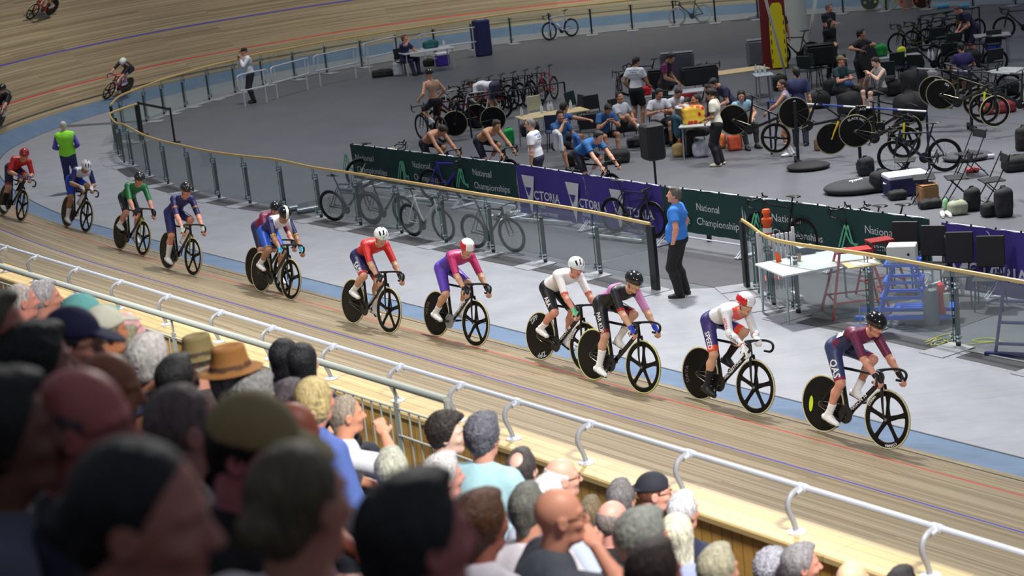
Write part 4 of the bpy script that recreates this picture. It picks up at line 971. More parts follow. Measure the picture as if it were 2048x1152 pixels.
if 1:
    def p_maroon(P_, C, p):   # QAS: navy trunk, maroon shoulders and sleeves
        C = C.copy(); q = (P_-p.C)@p.u2; y = np.abs((P_-p.C)@p.F2[1]); C[(q > .10-.1*0) | (y > .135)] = lin((112, 34, 72)); return C
    def qleg(P_, C, p):
        C = C.copy()
        for i in (0, 1): e = un(p.K[i]-p.hip[i]); t = (P_-p.hip[i])@e; sd = np.linalg.norm(np.cross(P_-p.hip[i], e), axis=1) < .11; C[sd & (t > .365)] = lin((140, 38, 76))
        return C
    b11, r11 = cyclist(1770, 898, 'lead cyclist in navy and maroon skinsuit with glossy black helmet', 'black track bicycle with dark disc rear wheel under the leading rider', skin='f', suit=(44, 52, 92), leg=(52, 62, 108), sleeve_c=(122, 36, 78), paint=p_maroon, legpaint=qleg, phi=-125,
        helmet=((14, 14, 16), (0, 0, 0), 'plain'), visor=None, glove=(22, 24, 28), bk=dict(logo='ARGON 18', front='five'), txt=[('QAS', 'thigh', .082, WH), ('QAS', 'sleeve', .05, (90, 60, 110))], wtext=[('CORIMA', .294, -1.25, .034, WH), ('CORIMA', .294, 2.5, .030, WH)], hair=('short', (120, 86, 56)), head=(-8, 22), back_no='6')
    MB().lathe([(0, -.0), (.062, -.0), (.062, -.0015), (0, -.0015)], 24, 'y').build('sticker', colmat((208, 232, 40)), b11).scale = (.55, 1, 1)
    st = [o for o in COL.objects if o.name.startswith('sticker')][-1]; st.location = (AXR-.17, -.019, RWH-.03); st.scale = (.5, 1, 1.5)
    def w_suit(P_, C, p):
        C = C.copy(); z = (P_-p.M)@p.u1; C[z < -.14] = lin((52, 46, 112)); q = (P_-p.C)@p.u2
        for i in (0, 1):
            e = un(p.W[i]-p.E[i]); t = (P_-p.E[i])@e; nr = np.linalg.norm(np.cross(P_-p.E[i], e), axis=1) < .06; C[nr & (t > .205) & (t < .27)] = lin((228, 70, 48))
        y = (P_-p.C)@p.F2[1]; C[(q > .125) & (np.abs(y) < .12)] = lin((226, 92, 84)); return C
    def oleg(c, t0):
        def f(P_, C, p):
            C = C.copy()
            for i in (0, 1): e = un(p.K[i]-p.hip[i]); t = (P_-p.hip[i])@e; nr = np.linalg.norm(np.cross(P_-p.hip[i], e), axis=1) < .11; C[nr & (t > t0)] = lin(c)
            return C
        return f
    cyclist(1507, 829, 'cyclist in long-sleeved white top, purple shorts with orange hems, black overshoes', 'black track bicycle ridden by the white-sleeved cyclist in purple shorts', skin='b', suit=(232, 232, 238), leg=(56, 48, 118), long_sleeve=True, paint=w_suit, legpaint=oleg((232, 72, 44), .33), phi=-105,
        helmet=((236, 238, 240), (206, 30, 40), 'side'), shades=(16, 12, 16), glove=WH, gf=True, sock=(24, 24, 28), shoe=(24, 26, 32), sock_t=.5, hands_='tops', bk=dict(logo='BRIDGESTONE'), dtext=[('DAYA', .24, 3.3, .06, (110, 96, 110))], txt=[('SPEED', 'thigh', .062, WH), ('Cyclers', 'farm', .036, (60, 70, 90)), ('AEON', 'sleeve', .04, (220, 90, 90))], head=(-10, 14), lean2=88, lean1=54)
    def bp(P_, C, p):
        C = C.copy(); q = (P_-p.C)@p.u2; y = (P_-p.C)@p.F2[1]; m = (q < .06) & (((P_-p.C)@p.F2[0]) < .02); C[m & (np.abs(y) > .02)] = lin((196, 132, 190)); C[(y > .12)] = lin((202, 132, 186)); return C
    cyclist(1283, 787, 'cyclist in black and pink skinsuit with matt black helmet and blue gloves', 'black track bicycle with disc rear wheel under the pink and black rider', skin='b', suit=(26, 26, 34), leg=(22, 26, 36), paint=bp, phi=-105, bands=((180, 40, 40), (120, 22, 30)),
        helmet=((30, 31, 34), (0, 0, 0), 'plain'), visor=None, glove=(34, 66, 190), bk=dict(tyre=(206, 208, 130)), txt=[('PAR KÜP', 'thigh', .05, WH)], head=(-4, 18), sock_t=.55)
    cyclist(1168, 744, 'cyclist in white jersey and black shorts with plain white helmet, purple lenses', 'black track bicycle with white rim markings under the white-jerseyed rider', skin='f', suit=(236, 234, 234), leg=(20, 20, 24), phi=160, bands=((222, 84, 60), None), glove=(110, 200, 150), shades=(60, 30, 130),
        helmet=((226, 236, 238), (20, 20, 20), 'vent'), bk=dict(logo='ARGON 18'), txt=[('ABA', 'thigh', .062, WH)], head=(-12, 16), hair=('short', (150, 84, 50)), wtext=[('CORIMA', .290, 2.6, .034, WH), ('CORIMA', .290, -1.5, .034, WH)], dtext=[('ZIPP', .265, 2.2, .07, (190, 196, 204)), ('ZIPP', .265, -1.3, .07, (190, 196, 204))])
    def pp(P_, C, p):
        t = np.clip(((P_-p.P)@un(p.Nk-p.P))/.5, 0, 1)[:, None]; t = np.clip(t*1.0-np.clip((np.abs((P_-p.C)@p.F2[1])-.17)*3-(((P_-p.C)@p.u2)*4), 0, .7)[:, None]*1.0, 0, 1); return np.array(lin((86, 58, 170)))*(1-t)+np.array(lin((186, 40, 96)))*t
    cyclist(949, 694, 'cyclist in pink to purple fading skinsuit with red and white helmet', 'black track bicycle with bright disc chainring under the purple rider', skin='b', suit=(160, 50, 130), leg=(96, 66, 182), paint=pp, phi=-170, helmet=((238, 238, 240), (206, 34, 38), 'side'), shades=(130, 140, 30),
        glove=(24, 20, 26), bk=dict(ring_c=(150, 152, 156), logo='BRIDGESTONE'), dtext=[('VAYA', .24, 2.9, .06, (110, 106, 104))], head=(-18, 18))
    def sasi(P_, C, p):
        C = C.copy(); z = (P_-p.M)@p.u1; C[z < -.10] = lin((40, 36, 84)); return C
    b6, r6 = cyclist(776, 667, 'cyclist in red jersey and navy shorts, white helmet with turquoise stripe', 'black track bicycle with a square white tag under the red-jerseyed rider', skin='b', suit=(206, 40, 40), leg=(38, 36, 88), paint=sasi, legpaint=oleg((206, 44, 50), .365), phi=140, helmet=((236, 240, 240), (20, 20, 20), 'vent'), accent=(92, 206, 200), shades=(20, 18, 20),
        glove=(30, 26, 30), bk=dict(logo='ARGON 18'), txt=[('SASI', 'thigh', .08, WH), ('SASI', 'hip', .035, WH)], head=(-16, 20))
    def bw(P_, C, p):
        C = C.copy(); q = (P_-p.C)@p.u2; y = np.abs((P_-p.C)@p.F2[1]); C[(q > .03) & (y < .15)] = lin((220, 220, 226)); return C
    cyclist(565, 587, 'cyclist in maroon jersey tucked closely behind the white-striped black helmet', 'black track bicycle half hidden behind the white and blue rider', skin='f', suit=(122, 32, 76), leg=(40, 46, 90), phi=-60, helmet=((16, 16, 18), (230, 230, 232), 'plain'), glove=BK, sock=(60, 60, 70), head=(-30, 8), h=.011, bk=dict(rear='disc', front='five'))
    cyclist(580, 600, 'cyclist in blue shorts and white-shouldered navy jersey, black helmet with white stripe', 'black track bicycle with three-spoke front wheel', skin='c', suit=(36, 36, 96), leg=(32, 92, 214), paint=bw, phi=150, bands=((206, 170, 60), None), helmet=((16, 16, 18), (236, 236, 238), 'stripe'), glove=(70, 180, 214), head=(-10, 32), lean2=80, h=.0105,
        legpaint=oleg((150, 134, 90), .37), bk=dict(front='tri'))
    def nv(P_, C, p):
        C = C.copy()
        for i in (0, 1): e = un(p.E[i]-p.S[i]); t = (P_-p.S[i])@e; nr = np.linalg.norm(np.cross(P_-p.S[i], e), axis=1) < .07; C[nr & (t > .17) & (t < .20)] = lin((180, 130, 90))
        return C
    b4, r4 = cyclist(385, 552, 'cyclist in navy skinsuit with orange sleeve bands and glossy black helmet', 'black track bicycle with yellow fork stripes and white wheel tag', skin='f', suit=(36, 36, 96), leg=(38, 42, 104), paint=nv, phi=-115, helmet=((14, 14, 16), (0, 0, 0), 'vent'), shades=(80, 30, 30), glove=(210, 224, 210), head=(-8, 12), h=.0105, lean1=40, lean2=66, legpaint=oleg((110, 70, 70), .375), sock_t=.6,
        bk=dict(fork_c=(120, 118, 24)))
    cyclist(284, 512, 'cyclist in green jersey and black shorts with black helmet', 'black track bicycle with yellow markings under the green-jerseyed rider', skin='f', suit=(28, 118, 62), leg=(34, 34, 40), phi=145, helmet=((14, 14, 16), (0, 0, 0), 'vent'), glove=BK, head=(-14, 14), h=.0105, lean1=44, lean2=72, bk=dict(frame_c=(22, 22, 24), fork_c=(150, 150, 20)), back_no='4', txt=[('morris', 'thigh', .035, (220, 220, 220))], lean=13)
    def wb(P_, C, p):
        C = C.copy(); q = (P_-p.C)@p.u2; y = np.abs((P_-p.C)@p.F2[1]); C[(q > -.02) & (y < .15)] = lin((208, 208, 216)); return C
    cyclist(170, 465, 'cyclist in bright blue shorts and white-shouldered jersey wearing white helmet', 'dark track bicycle under the rider in white vented helmet', skin='c', suit=(36, 36, 110), leg=(34, 76, 210), paint=wb, phi=-100, bands=((230, 226, 200), None), helmet=((228, 232, 236), (20, 20, 20), 'vent'), glove=(226, 228, 226), head=(-4, 36), h=.0105, hands_='hoods', legpaint=oleg((190, 160, 90), .36), sock_t=.5, lean=15)
    cyclist(40, 443, 'cyclist in red jersey and dark shorts with glossy red helmet', 'dark track bicycle under the red-helmeted rider', skin='b', suit=(196, 36, 40), leg=(38, 40, 78), phi=-110, helmet=((180, 22, 28), (0, 0, 0), 'vent'), glove=(60, 40, 120), sock=(24, 24, 26), sock_t=.7, head=(-22, 18), h=.0105, hands_='hoods', legpaint=oleg((190, 40, 50), .36), lean=18)
    # three riders still on the far bend
    cyclist(213, 199, 'cyclist in dark jersey with pale helmet leaving the far bend', 'red-framed track bicycle with pink and black disc on the far bend', skin='f', suit=(40, 30, 44), leg=(30, 34, 48), phi=-100, helmet=((226, 236, 226), (0, 0, 0), 'plain'), glove=(220, 224, 216), sock=(190, 170, 230), sock_t=.6, head=(10, 24), h=.014, bk=dict(frame_c=(170, 30, 44), rimr=(60, 60, 30)), lean=30, legpaint=oleg((220, 200, 205), .33))
    cyclist(-22, 268, 'cyclist in black skinsuit and black helmet cut off by the frame edge', 'black track bicycle cut off by the frame edge', skin='b', suit=(26, 24, 32), leg=(26, 24, 32), phi=-60, helmet=((22, 22, 26), (0, 0, 0), 'vent'), head=(-20, 24), h=.014, lean=24)
    cyclist(60, 40, 'cyclist high on the far banking, head outside the frame', 'red track bicycle with white-tyred wheels high on the banking', skin='b', suit=(190, 40, 50), leg=(40, 40, 50), phi=-40, helmet=((220, 220, 224), (0, 0, 0), 'plain'), h=.014, bk=dict(frame_c=(196, 30, 40), tyre=(222, 218, 210)), lean=34)
# ------------------------------------------------------------------ people of the infield
def rider_like(phi, head, hz=0): 
    p = rider_pose(phi, head); return p
def human(label, xyz, yaw, P=None, pose=None, skin='b', hair=('short', (40, 32, 28)), top=None, bottom=None, shoe=(30, 30, 32), sock=None, sock_t=.3, cap=None, glasses=False, h=.014, hh=.0065, fat=0., curl=(.5, .5), group=None, scale=1., cat='person', csl=None, hat=None, eye=False, csk=None, text=None, paint=None, legpaint=None, extra=None, thick=1., fine=None, ccuff=None, loose=0., rot=None, helmet=None, low=.1):
    root = thing('person', label, cat, xyz, rad(yaw), group, rot); root.scale = (scale,)*3
    p = pose or Pose(**(P or {})); body(p, root, skin, h=h, hh=hh, fat=fat, curl=curl, thick=thick)
    t_ = None
    if top: t_ = wear_top(p, root, top[0], top[1], top[2] if len(top) > 2 else .009, fat, h=h, csl=csl, paint=paint and (lambda A, C: paint(A, C, p)), ccuff=ccuff, loose=loose, name='shirt', low=low)
    if bottom: wear_legs(p, root, bottom[0], bottom[1], bottom[2] if len(bottom) > 2 else .011, h=h, fat=fat, name='trousers' if bottom[1] > 1.5 else 'shorts', paint=legpaint and (lambda A, C: legpaint(A, C, p)))
    if shoe: wear_shoes(p, root, shoe, h=max(.008, h*.7), sock=sock, sock_t=sock_t)
    if cap: wear_cap(p, root, cap, h=max(.008, h*.7))
    if hat: wear_hat(p, root, *hat)
    if helmet: wear_helmet(p, root, helmet, (20, 20, 20), 'vent', h=max(.007, h*.7))
    if hair: hairp(p, hair[0], hair[1], root, max(.007, h*.6), capcut=.045 if (cap or hat or helmet) else None)
    if glasses: wear_glasses(p, root)
    if eye: eyes(p, root)
    if text and t_:
        bpy.context.view_layer.update()
        for tx, z, sz, col in text: W = tmesh(tx)[0][:, 0].max()*sz; letter('lettering', tx, p.C-p.F2[0]*.15+p.F2[1]*W/2+p.u2*z, -p.F2[1], p.u2, sz, colmat(col), root, target=t_)
    if extra: extra(p, root)
    return root, p
ST = lambda **k: dict(dict(pel=(0, 0, .93), fl=(.02, .11, .08), fr=(-.02, -.11, .08), toe=(10, -10), lean=3), **k)
SE = lambda **k: dict(dict(pel=(-.05, 0, .52), fl=(.40, .13, .08), fr=(.42, -.13, .08), toe=(8, -8), lean=8, hl=(.26, .14, .66), hr=(.26, -.14, .66), kh=((.6, .2, 1), (.6, -.2, 1)), eh=((-.4, .8, -.5), (-.4, -.8, -.5))), **k)
def hxy(px, py, z): q = at(px, py, z); return (q[0], q[1], 0)
BKC = (24, 25, 30); NAVY = (30, 34, 62); WHT = (222, 224, 232)
def official(p, r):
    MB().tube([p.P+p.u1*.03+p.F1[0]*x*.0 for x in (0,)]+[p.P+p.u1*.04], .001, 3)
human('person in bright blue polo standing at the gate, hand in pocket, looking away', hxy(1366, 592, 0), 158, ST(lean=-3, lean2=0, head=(14, -8), hl=(.02, .20, .92), hr=(.02, -.22, .92), eh=((-.5, .8, -.2), (-.5, -.8, -.2))), skin='f', hair=('short', (96, 90, 84)), top=((52, 126, 216), .62, .014), bottom=((22, 22, 26), 2., .016), fat=.055, h=.011, thick=1.1, loose=.012, low=.16, scale=1.0)
human('person in white shirt and black cap holding a phone by the far pipe barriers', hxy(508, 205, 0), 200, ST(head=(0, 8), hr=(.26, -.06, 1.42), hl=(.25, .05, 1.38), eh=((.2, .6, -.9), (.2, -.6, -.9))), skin='f', top=(WHT, 1.9, .014), bottom=((38, 40, 50), 2., .014), cap=BKC, fat=.02, hair=('buzz', (120, 110, 104)),
    extra=lambda p, r: MB().box(tuple(p.W[1]*.5+p.W[0]*.5+np.array([.06, 0, .06])), (.01, .075, .15), bev=.004).build('phone', colmat((16, 16, 18), .3), r))
human('marshal in yellow high-visibility vest and grey hair seen from behind on the apron', hxy(124, 240, 1.77), 96, ST(head=(0, 5), hl=(.18, .17, 1.05), hr=(.18, -.17, 1.05)), skin='e', hair=('thin', (196, 190, 184)), top=((150, 238, 60), .0, .03), bottom=((40, 48, 92), 2.), fat=.03, thick=1.0,
    extra=lambda p, r: [(lambda S: (armp(S, p, i, .012, (84, 70, 170), 1.95), S.mesh('sleeve', V_CLOTH, r)))(Sol(.013, .02)) for i in (0, 1)])
human('person in navy polo seated at the trackside table with a hand to the face', hxy(806, 71, 1.30), -40, SE(head=(20, -12), hr=(.20, -.02, 1.10), hl=(.34, .16, .78)), skin='f', hair=('short', (96, 70, 60)), top=((42, 46, 90), .6), bottom=((40, 44, 80), 2.), fat=.04)
# riders warming up
def warm(label, px, py, z, yaw, top, skin='c', phi=-90, zoff=.0, hair=('short', (26, 22, 20)), bk=None, blabel=None, bottom=((28, 30, 50), .9, .006), helmet=None, pose=None, head=(0, 25), group=None, paint=None, legpaint=None, track=False, sock=(235, 235, 240)):
    p = pose or rider_pose(phi, head); q = at(px, py, zoff+p.Hc[2]+.12); R = Matrix.Rotation(rad(yaw), 3, 'Z'); hd = R @ Vector(p.Hc+np.array([0, 0, .12])); loc = (q[0]-hd.x, q[1]-hd.y, zoff)
    root, p = human(label, loc, yaw, pose=p, skin=skin, hair=hair, top=top, bottom=bottom, shoe=(236, 236, 238), sock=sock, h=.012, curl=(1., 1.), helmet=helmet, paint=paint, legpaint=legpaint)
    b = thing('bicycle', blabel, 'bicycle', loc, rad(yaw)); bike(b, track=track, phi=phi, lo=True, **(bk or dict(rear='deep', front='deep', tyre=(30, 30, 32))))
    return loc, b
up_pose = Pose(pel=(-.21, 0, 1.04), lean=6, lean2=10, head=(0, 10), hl=(-.02, .30, 1.14), hr=(-.02, -.30, 1.14), fl=rider_pose(-60).A[0], fr=rider_pose(-60).A[1], pitch=(14, 14), kh=((1, .15, .3), (1, -.15, .3)), eh=((-1, .4, -.2), (-1, -.4, -.2)))
loc, b = warm('shirtless rider sitting upright on a road bike, black helmet, seen from behind', 856, 139, 1.83, 122, None, skin='d' if 0 else 'b', phi=-60, helmet=(26, 26, 30), hair=None, pose=up_pose, blabel='black road bicycle under the shirtless upright rider', bottom=((26, 28, 40), .95, .006))
human('person in white T-shirt bending down over the parked bicycles', hxy(988, 240, 0), 150, dict(pel=(-.1, 0, .92), lean=82, lean2=96, head=(0, 60), hl=(.55, .12, .55), hr=(.5, -.12, .5), fl=(-.05, .12, .08), fr=(.0, -.12, .08)), skin='c', top=(WHT, .6), bottom=((56, 58, 84), .8, .016))
warm('shirtless dark-haired rider with head bowed on rollers behind the green banner', 884, 250, 1.52, -48, None, skin='c', blabel='road bicycle on rollers under the shirtless bowed rider', zoff=.12, head=(0, 55))
warm('shirtless rider leaning over road bike behind the join of two banners', 992, 240, 1.56, -46, None, skin='c', blabel='road bicycle on rollers under the second shirtless rider', zoff=.12, head=(-10, 20), hair=('short', (40, 28, 22)))
warm('rider in bright blue jersey on rollers behind the purple banner', 1196, 262, 1.52, -50, ((40, 100, 160), .6, .005), skin='b', blabel='road bicycle on rollers under the blue-jerseyed rider', zoff=.12, head=(0, 22), bottom=((30, 34, 48), .95, .006))
tx1 = [('HONG KONG', .09, .035, (52, 90, 170)), ('CHINA', .035, .04, (52, 90, 170)), ('CYCLING TEAM', -.015, .028, (60, 60, 80))]
human('grey-haired person in white polo with blue back lettering behind the purple banner', hxy(1066, 236, 1.74), 158, ST(head=(15, 0), hl=(.05, .24, .85), hr=(.08, -.24, .85)), skin='b', hair=('thin', (128, 122, 118)), top=(WHT, .6, .014), bottom=((40, 42, 66), 1.2, .018), fat=.03, text=tx1, glasses=True)
human('person in white T-shirt with back lettering and black shorts, standing among the team tables', hxy(1266, 112, 1.76), 62, ST(head=(-30, 20), hr=(.30, -.22, 1.0), hl=(.12, .22, .95)), skin='c', hair=('short', (18, 18, 20)), top=(WHT, .6, .014), bottom=((28, 28, 32), .85, .022), text=tx1)
human('person in black and magenta team shirt leaning beside the grey case', hxy(1322, 108, 1.66), -30, ST(lean=14, lean2=20, head=(0, 35), hr=(.38, -.12, 1.0), hl=(.3, .15, .95)), skin='c', hair=('short', (18, 18, 20)), top=((26, 24, 40), .6), csl=(110, 30, 90), bottom=((24, 24, 28), 2.))
human('person in light grey T-shirt seated with one leg crossed over the other', hxy(1243, 183, 1.34), -48, SE(head=(-20, -10), fr=(.52, -.02, .50), pitch=(0, -10), lean=-6, hl=(.12, .18, .70), hr=(.30, -.05, .72)), skin='c', hair=('short', (22, 20, 20)), top=((178, 184, 196), .62, .012), bottom=((30, 32, 36), .7, .02), sock=WHT)
human('person in blue shirt seated looking down at a phone', hxy(1203, 199, 1.28), -70, SE(head=(0, 45), lean=22, lean2=32, hl=(.34, .06, .82), hr=(.34, -.06, .82)), skin='c', hair=('short', (20, 18, 18)), top=((44, 92, 148), .62), bottom=((28, 30, 36), .8, .018))
human('person in blue polo seated resting head on one hand', hxy(1114, 222, 1.28), -60, SE(head=(-20, 5), lean=12, hr=(.24, -.02, 1.02), hl=(.34, .14, .66)), skin='c', hair=('short', (20, 18, 18)), top=((40, 84, 140), .62), bottom=((28, 30, 36), .8, .018))
human('person in blue polo seated further back with an arm stretched over a chair', hxy(1121, 206, 1.30), -20, SE(head=(60, 0), hl=(.55, .1, .88), hr=(.2, -.3, .8)), skin='c', hair=('short', (30, 26, 24)), top=((40, 88, 146), .62), bottom=((28, 30, 36), .8, .018))
human('seated person in white polo with grey collar at the food table', hxy(1312, 176, 1.30), -78, SE(head=(20, 15), lean=12, hl=(.3, .1, .80), hr=(.3, -.1, .8)), skin='c', hair=('short', (20, 18, 18)), top=((206, 210, 222), .62), bottom=((30, 30, 34), .9, .018))
human('seated person in plain white tee beside the food table', hxy(1342, 173, 1.26), -60, SE(head=(0, 35), lean=20, lean2=28), skin='c', hair=('short', (60, 44, 36)), top=((214, 216, 226), .62), bottom=((30, 30, 34), .9, .018))
human('person in white T-shirt slumped forward with back towards the hall front', hxy(1356, 196, 1.10), 60, SE(head=(0, 60), lean=45, lean2=58, hl=(.5, .15, .5), hr=(.5, -.15, .5)), skin='c', hair=('short', (20, 18, 18)), top=((202, 206, 220), .62), bottom=((170, 174, 190), .9, .018))
human('person with black ponytail in cream T-shirt and black striped trousers standing', hxy(1428, 176, 1.66), 160, ST(head=(0, 18), hr=(.2, -.16, 1.0), hl=(.25, .1, 1.05)), skin='c', hair=('tail', (16, 14, 16)), top=((214, 212, 196), .6, .014), bottom=((24, 24, 30), 2., .016), shoe=(222, 214, 180), scale=.96)
human('person in navy shirt bending over the table near the wooden top', hxy(1462, 163, 1.40), 200, ST(lean=30, lean2=42, head=(0, 45), hl=(.45, .1, .9), hr=(.45, -.1, .9), pel=(0, 0, .9)), skin='b', hair=('short', (20, 18, 18)), top=((34, 38, 66), .6), bottom=((26, 26, 30), 2.))
human('seated person with long dark hair in pale blue vest', hxy(1478, 178, 1.30), -70, SE(head=(-30, 20), lean=12), skin='b', hair=('long', (30, 22, 20)), top=((150, 190, 214), .3), bottom=((30, 30, 36), 1.9))
human('person in grey-blue sports singlet reaching out, dark hair tied back, white socks', hxy(1570, 157, 1.66), 168, ST(head=(20, 5), hl=(.42, .12, 1.05), hr=(.1, -.36, 1.0), eh=((0, .8, -.4), (-.9, -.6, 0))), skin='c', hair=('bun', (34, 24, 22)), top=((104, 116, 150), .0, .004), bottom=((196, 200, 214), .35, .01), shoe=WHT, sock=WHT, sock_t=.6, scale=.95, csk=None, low=-.10)
human('person in navy team jacket seen from behind', hxy(1592, 136, 1.72), 75, ST(head=(20, 0)), skin='b', hair=('short', (30, 26, 26)), top=((34, 40, 80), .7, .016), bottom=((30, 32, 50), 2.))
human('bald person just visible above the red board', hxy(1555, 12, 1.74), -80, ST(), skin='f', hair=('ring', (90, 80, 76)), top=((60, 60, 70), .6), bottom=(BKC, 2.))
human('grey-haired person in black T-shirt with folded arms by the white column', hxy(1653, 2, 1.80), -60, ST(head=(20, 5), hl=(.26, -.02, 1.20), hr=(.26, .02, 1.16)), skin='f', hair=('short', (110, 104, 100)), top=((24, 26, 38), .6, .012), bottom=((26, 26, 32), 2.), fat=.03)
human('person with long black hair all in black, hands joined, white shoes', hxy(1656, 36, 1.66), -55, ST(head=(15, 5), hl=(.20, .02, 1.05), hr=(.20, -.02, 1.05)), skin='b', hair=('long', (16, 14, 16)), top=((18, 18, 22), 1.9, .006), bottom=((18, 18, 22), 2., .01), shoe=(230, 230, 232), scale=.95)
def whb(p, r): MB().lathe([(0, -.05), (.30, -.05), (.35, -.03), (.36, 0), (.35, .03), (.30, .05), (0, .05)], 28, 'x', (0, 0, 0)).build('wheel_bag', colmat((24, 25, 28), .8), r).location = (.25, 0, 1.0)
human('person in black T-shirt holding a large round black wheel bag', hxy(1716, 56, 1.76), -50, ST(head=(40, 0), hl=(.22, .15, 1.32), hr=(.22, -.25, 1.25), eh=((0, .9, -.2), (0, -.9, -.2))), skin='c', hair=('short', (24, 20, 20)), top=((22, 22, 28), .6), bottom=((22, 22, 26), .9, .02), extra=whb)
human('seated person in khaki cap and black shirt with teal stripes', hxy(1677, 113, 1.30), -50, SE(head=(10, -5), hl=(.32, .02, .80), hr=(.3, -.05, .78)), skin='f', hair=('buzz', (90, 70, 50)), cap=(120, 108, 84), top=((22, 60, 66), .6), bottom=((22, 22, 26), 2.))
human('seated person in grey singlet looking at a phone beside the folding table', hxy(1756, 112, 1.32), 200, SE(head=(0, 25), lean=4, hl=(.28, .04, .95), hr=(.28, -.04, .92)), skin='e', hair=('short', (50, 34, 26)), top=((156, 160, 164), .0, .006), bottom=((22, 22, 26), .9))
human('person in navy uniform bending over a table near the far rack of bicycles', hxy(1945, 6, 1.55), 190, ST(pel=(0, 0, .9), lean=30, lean2=45, head=(0, 40), hl=(.42, .1, .85), hr=(.42, -.1, .85)), skin='f', hair=('buzz', (80, 60, 50)), top=((30, 34, 62), .6, .014), bottom=((30, 34, 62), 1.0, .018), sock=(200, 150, 120))
human('person in purple shirt seated among the dark bicycles', hxy(1924, 82, 1.35), 95, SE(head=(0, 20)), skin='c', hair=('short', (20, 18, 18)), top=((44, 34, 92), .6), bottom=((24, 24, 30), 1.))
human('dark-haired child in dark jacket beside the bright plastic bags', hxy(1420, 172, 1.3), 190, ST(head=(0, 10)), skin='c', hair=('bob', (26, 20, 20)), top=((60, 44, 40), .7), bottom=((30, 26, 30), 2.), scale=.78)
human('person with dark bun holding up a phone behind the bright shopping bag', hxy(1398, 203, 1.15), 200, SE(head=(0, 0), hl=(.4, 0, 1.1), hr=(.35, -.1, 1.0)), skin='c', hair=('bun', (26, 20, 20)), top=((120, 120, 140), .6), bottom=((30, 26, 30), 2.))

# ------------------------------------------------------------------ furniture and kit
def gxy(px, py, z=0): q = at(px, py, z); return (float(q[0]), float(q[1]))
def table(label, c, L, W, H=.74, rz=0, top_c=(200, 204, 214), leg_c=(150, 152, 160), fold=False, name='table'):
    t = thing(name, label, 'table', (c[0], c[1], 0), rz); MB().box((0, 0, H-.015), (L, W, .03), bev=.006).build('table_top', colmat(top_c, .45), t)
    for sx in (-1, 1):
        for sy in (-1, 1): MB().tube([(sx*(L/2-.08), sy*(W/2-.06), H-.03), (sx*(L/2-.06), sy*(W/2-.05), 0)], .018, 8).build('leg', colmat(leg_c, .4, .3), t, True)
    return t
def folding_chair(label, c, rz, col=(30, 31, 35), group='black folding chairs among the bags'):
    t = thing('folding_chair', label, 'chair', (c[0], c[1], 0), rz, group)
    MB().box((0, 0, .44), (.40, .40, .03), bev=.012).build('seat', colmat(col, .6), t)
    b = MB(); M = Matrix.Rotation(-.18, 4, 'Y'); b.box((-.26, 0, .80), (.02, .42, .16), M=M, bev=.008).build('backrest', colmat(col, .6), t)
    for s_ in (-1, 1):
        MB().tube([(.24, s_*.20, 0), (-.05, s_*.21, .45), (-.28, s_*.21, .90)], .011, 6).build('leg', colmat((44, 45, 50), .35, .5), t, True); MB().tube([(-.28, s_*.19, 0), (.15, s_*.19, .44)], .011, 6).build('leg', colmat((44, 45, 50), .35, .5), t, True)
    MB().tube([(.19, -.2, .08), (.19, .2, .08)], .008, 6).tube([(-.22, -.19, .10), (-.22, .19, .10)], .008, 6).build('crossbar', colmat((44, 45, 50), .35, .5), t); return t
def stack_chair(label, c, rz, col=(30, 30, 34), group=None, name='plastic_chair', h=.85):
    t = thing(name, label, 'chair', (c[0], c[1], 0), rz, group)
    MB().box((0, 0, .45), (.44, .44, .025), bev=.01).build('seat', colmat(col, .5), t); MB().box((-.23, 0, .70), (.025, .42, .36), M=Matrix.Rotation(-.15, 4, 'Y'), bev=.01).build('backrest', colmat(col, .5), t)
    for sx in (-1, 1):
        for sy in (-1, 1): MB().tube([(sx*.17, sy*.18, .44), (sx*.22, sy*.21, 0)], .014, 6).build('leg', colmat(col, .45), t, True)
    for sy in (-1, 1): MB().tube([(-.2, sy*.2, .45), (-.25, sy*.19, .62)], .014, 6).build('back_support', colmat(col, .45), t, True)
    return t
def bag(label, c, s, col, rz=0, name='bag', cat='bag', z=0, puff=.35, text=None, strap=True, group=None, m=None):
    t = thing(name, label, cat, (c[0], c[1], z), rz, group); x, y, zz = [v*.8 for v in s]; S = Sol(max(.010, min(s)*.05), .06); r = min(x, y, zz)*.32
    S.rbox((0, 0, zz*.46), (x*.5, y*.5, zz*.5), r, col, [((0, 0, .004), (0, 0, -1.))], nz=(min(s)*.05, 6/max(s))); S.rbox((x*.1, 0, zz*.72), (x*.3, y*.42, zz*.30), r, col, nz=(min(s)*.05, 9/max(s))); S.rbox((-x*.12, -y*.34, zz*.33), (x*.28, y*.2, zz*.26), r*.6, [min(255, int(v*1.15)+4) for v in col], k=.03)
    S.mesh('shell', m or V_CLOTH, t)
    if strap: MB().tube([(-x*.2, 0, zz*.92), (-x*.1, 0, zz*1.08), (x*.1, 0, zz*1.08), (x*.2, 0, zz*.92)], .012, 6).build('handle', colmat([int(v*.8)+8 for v in col], .7), t, True)
    return t
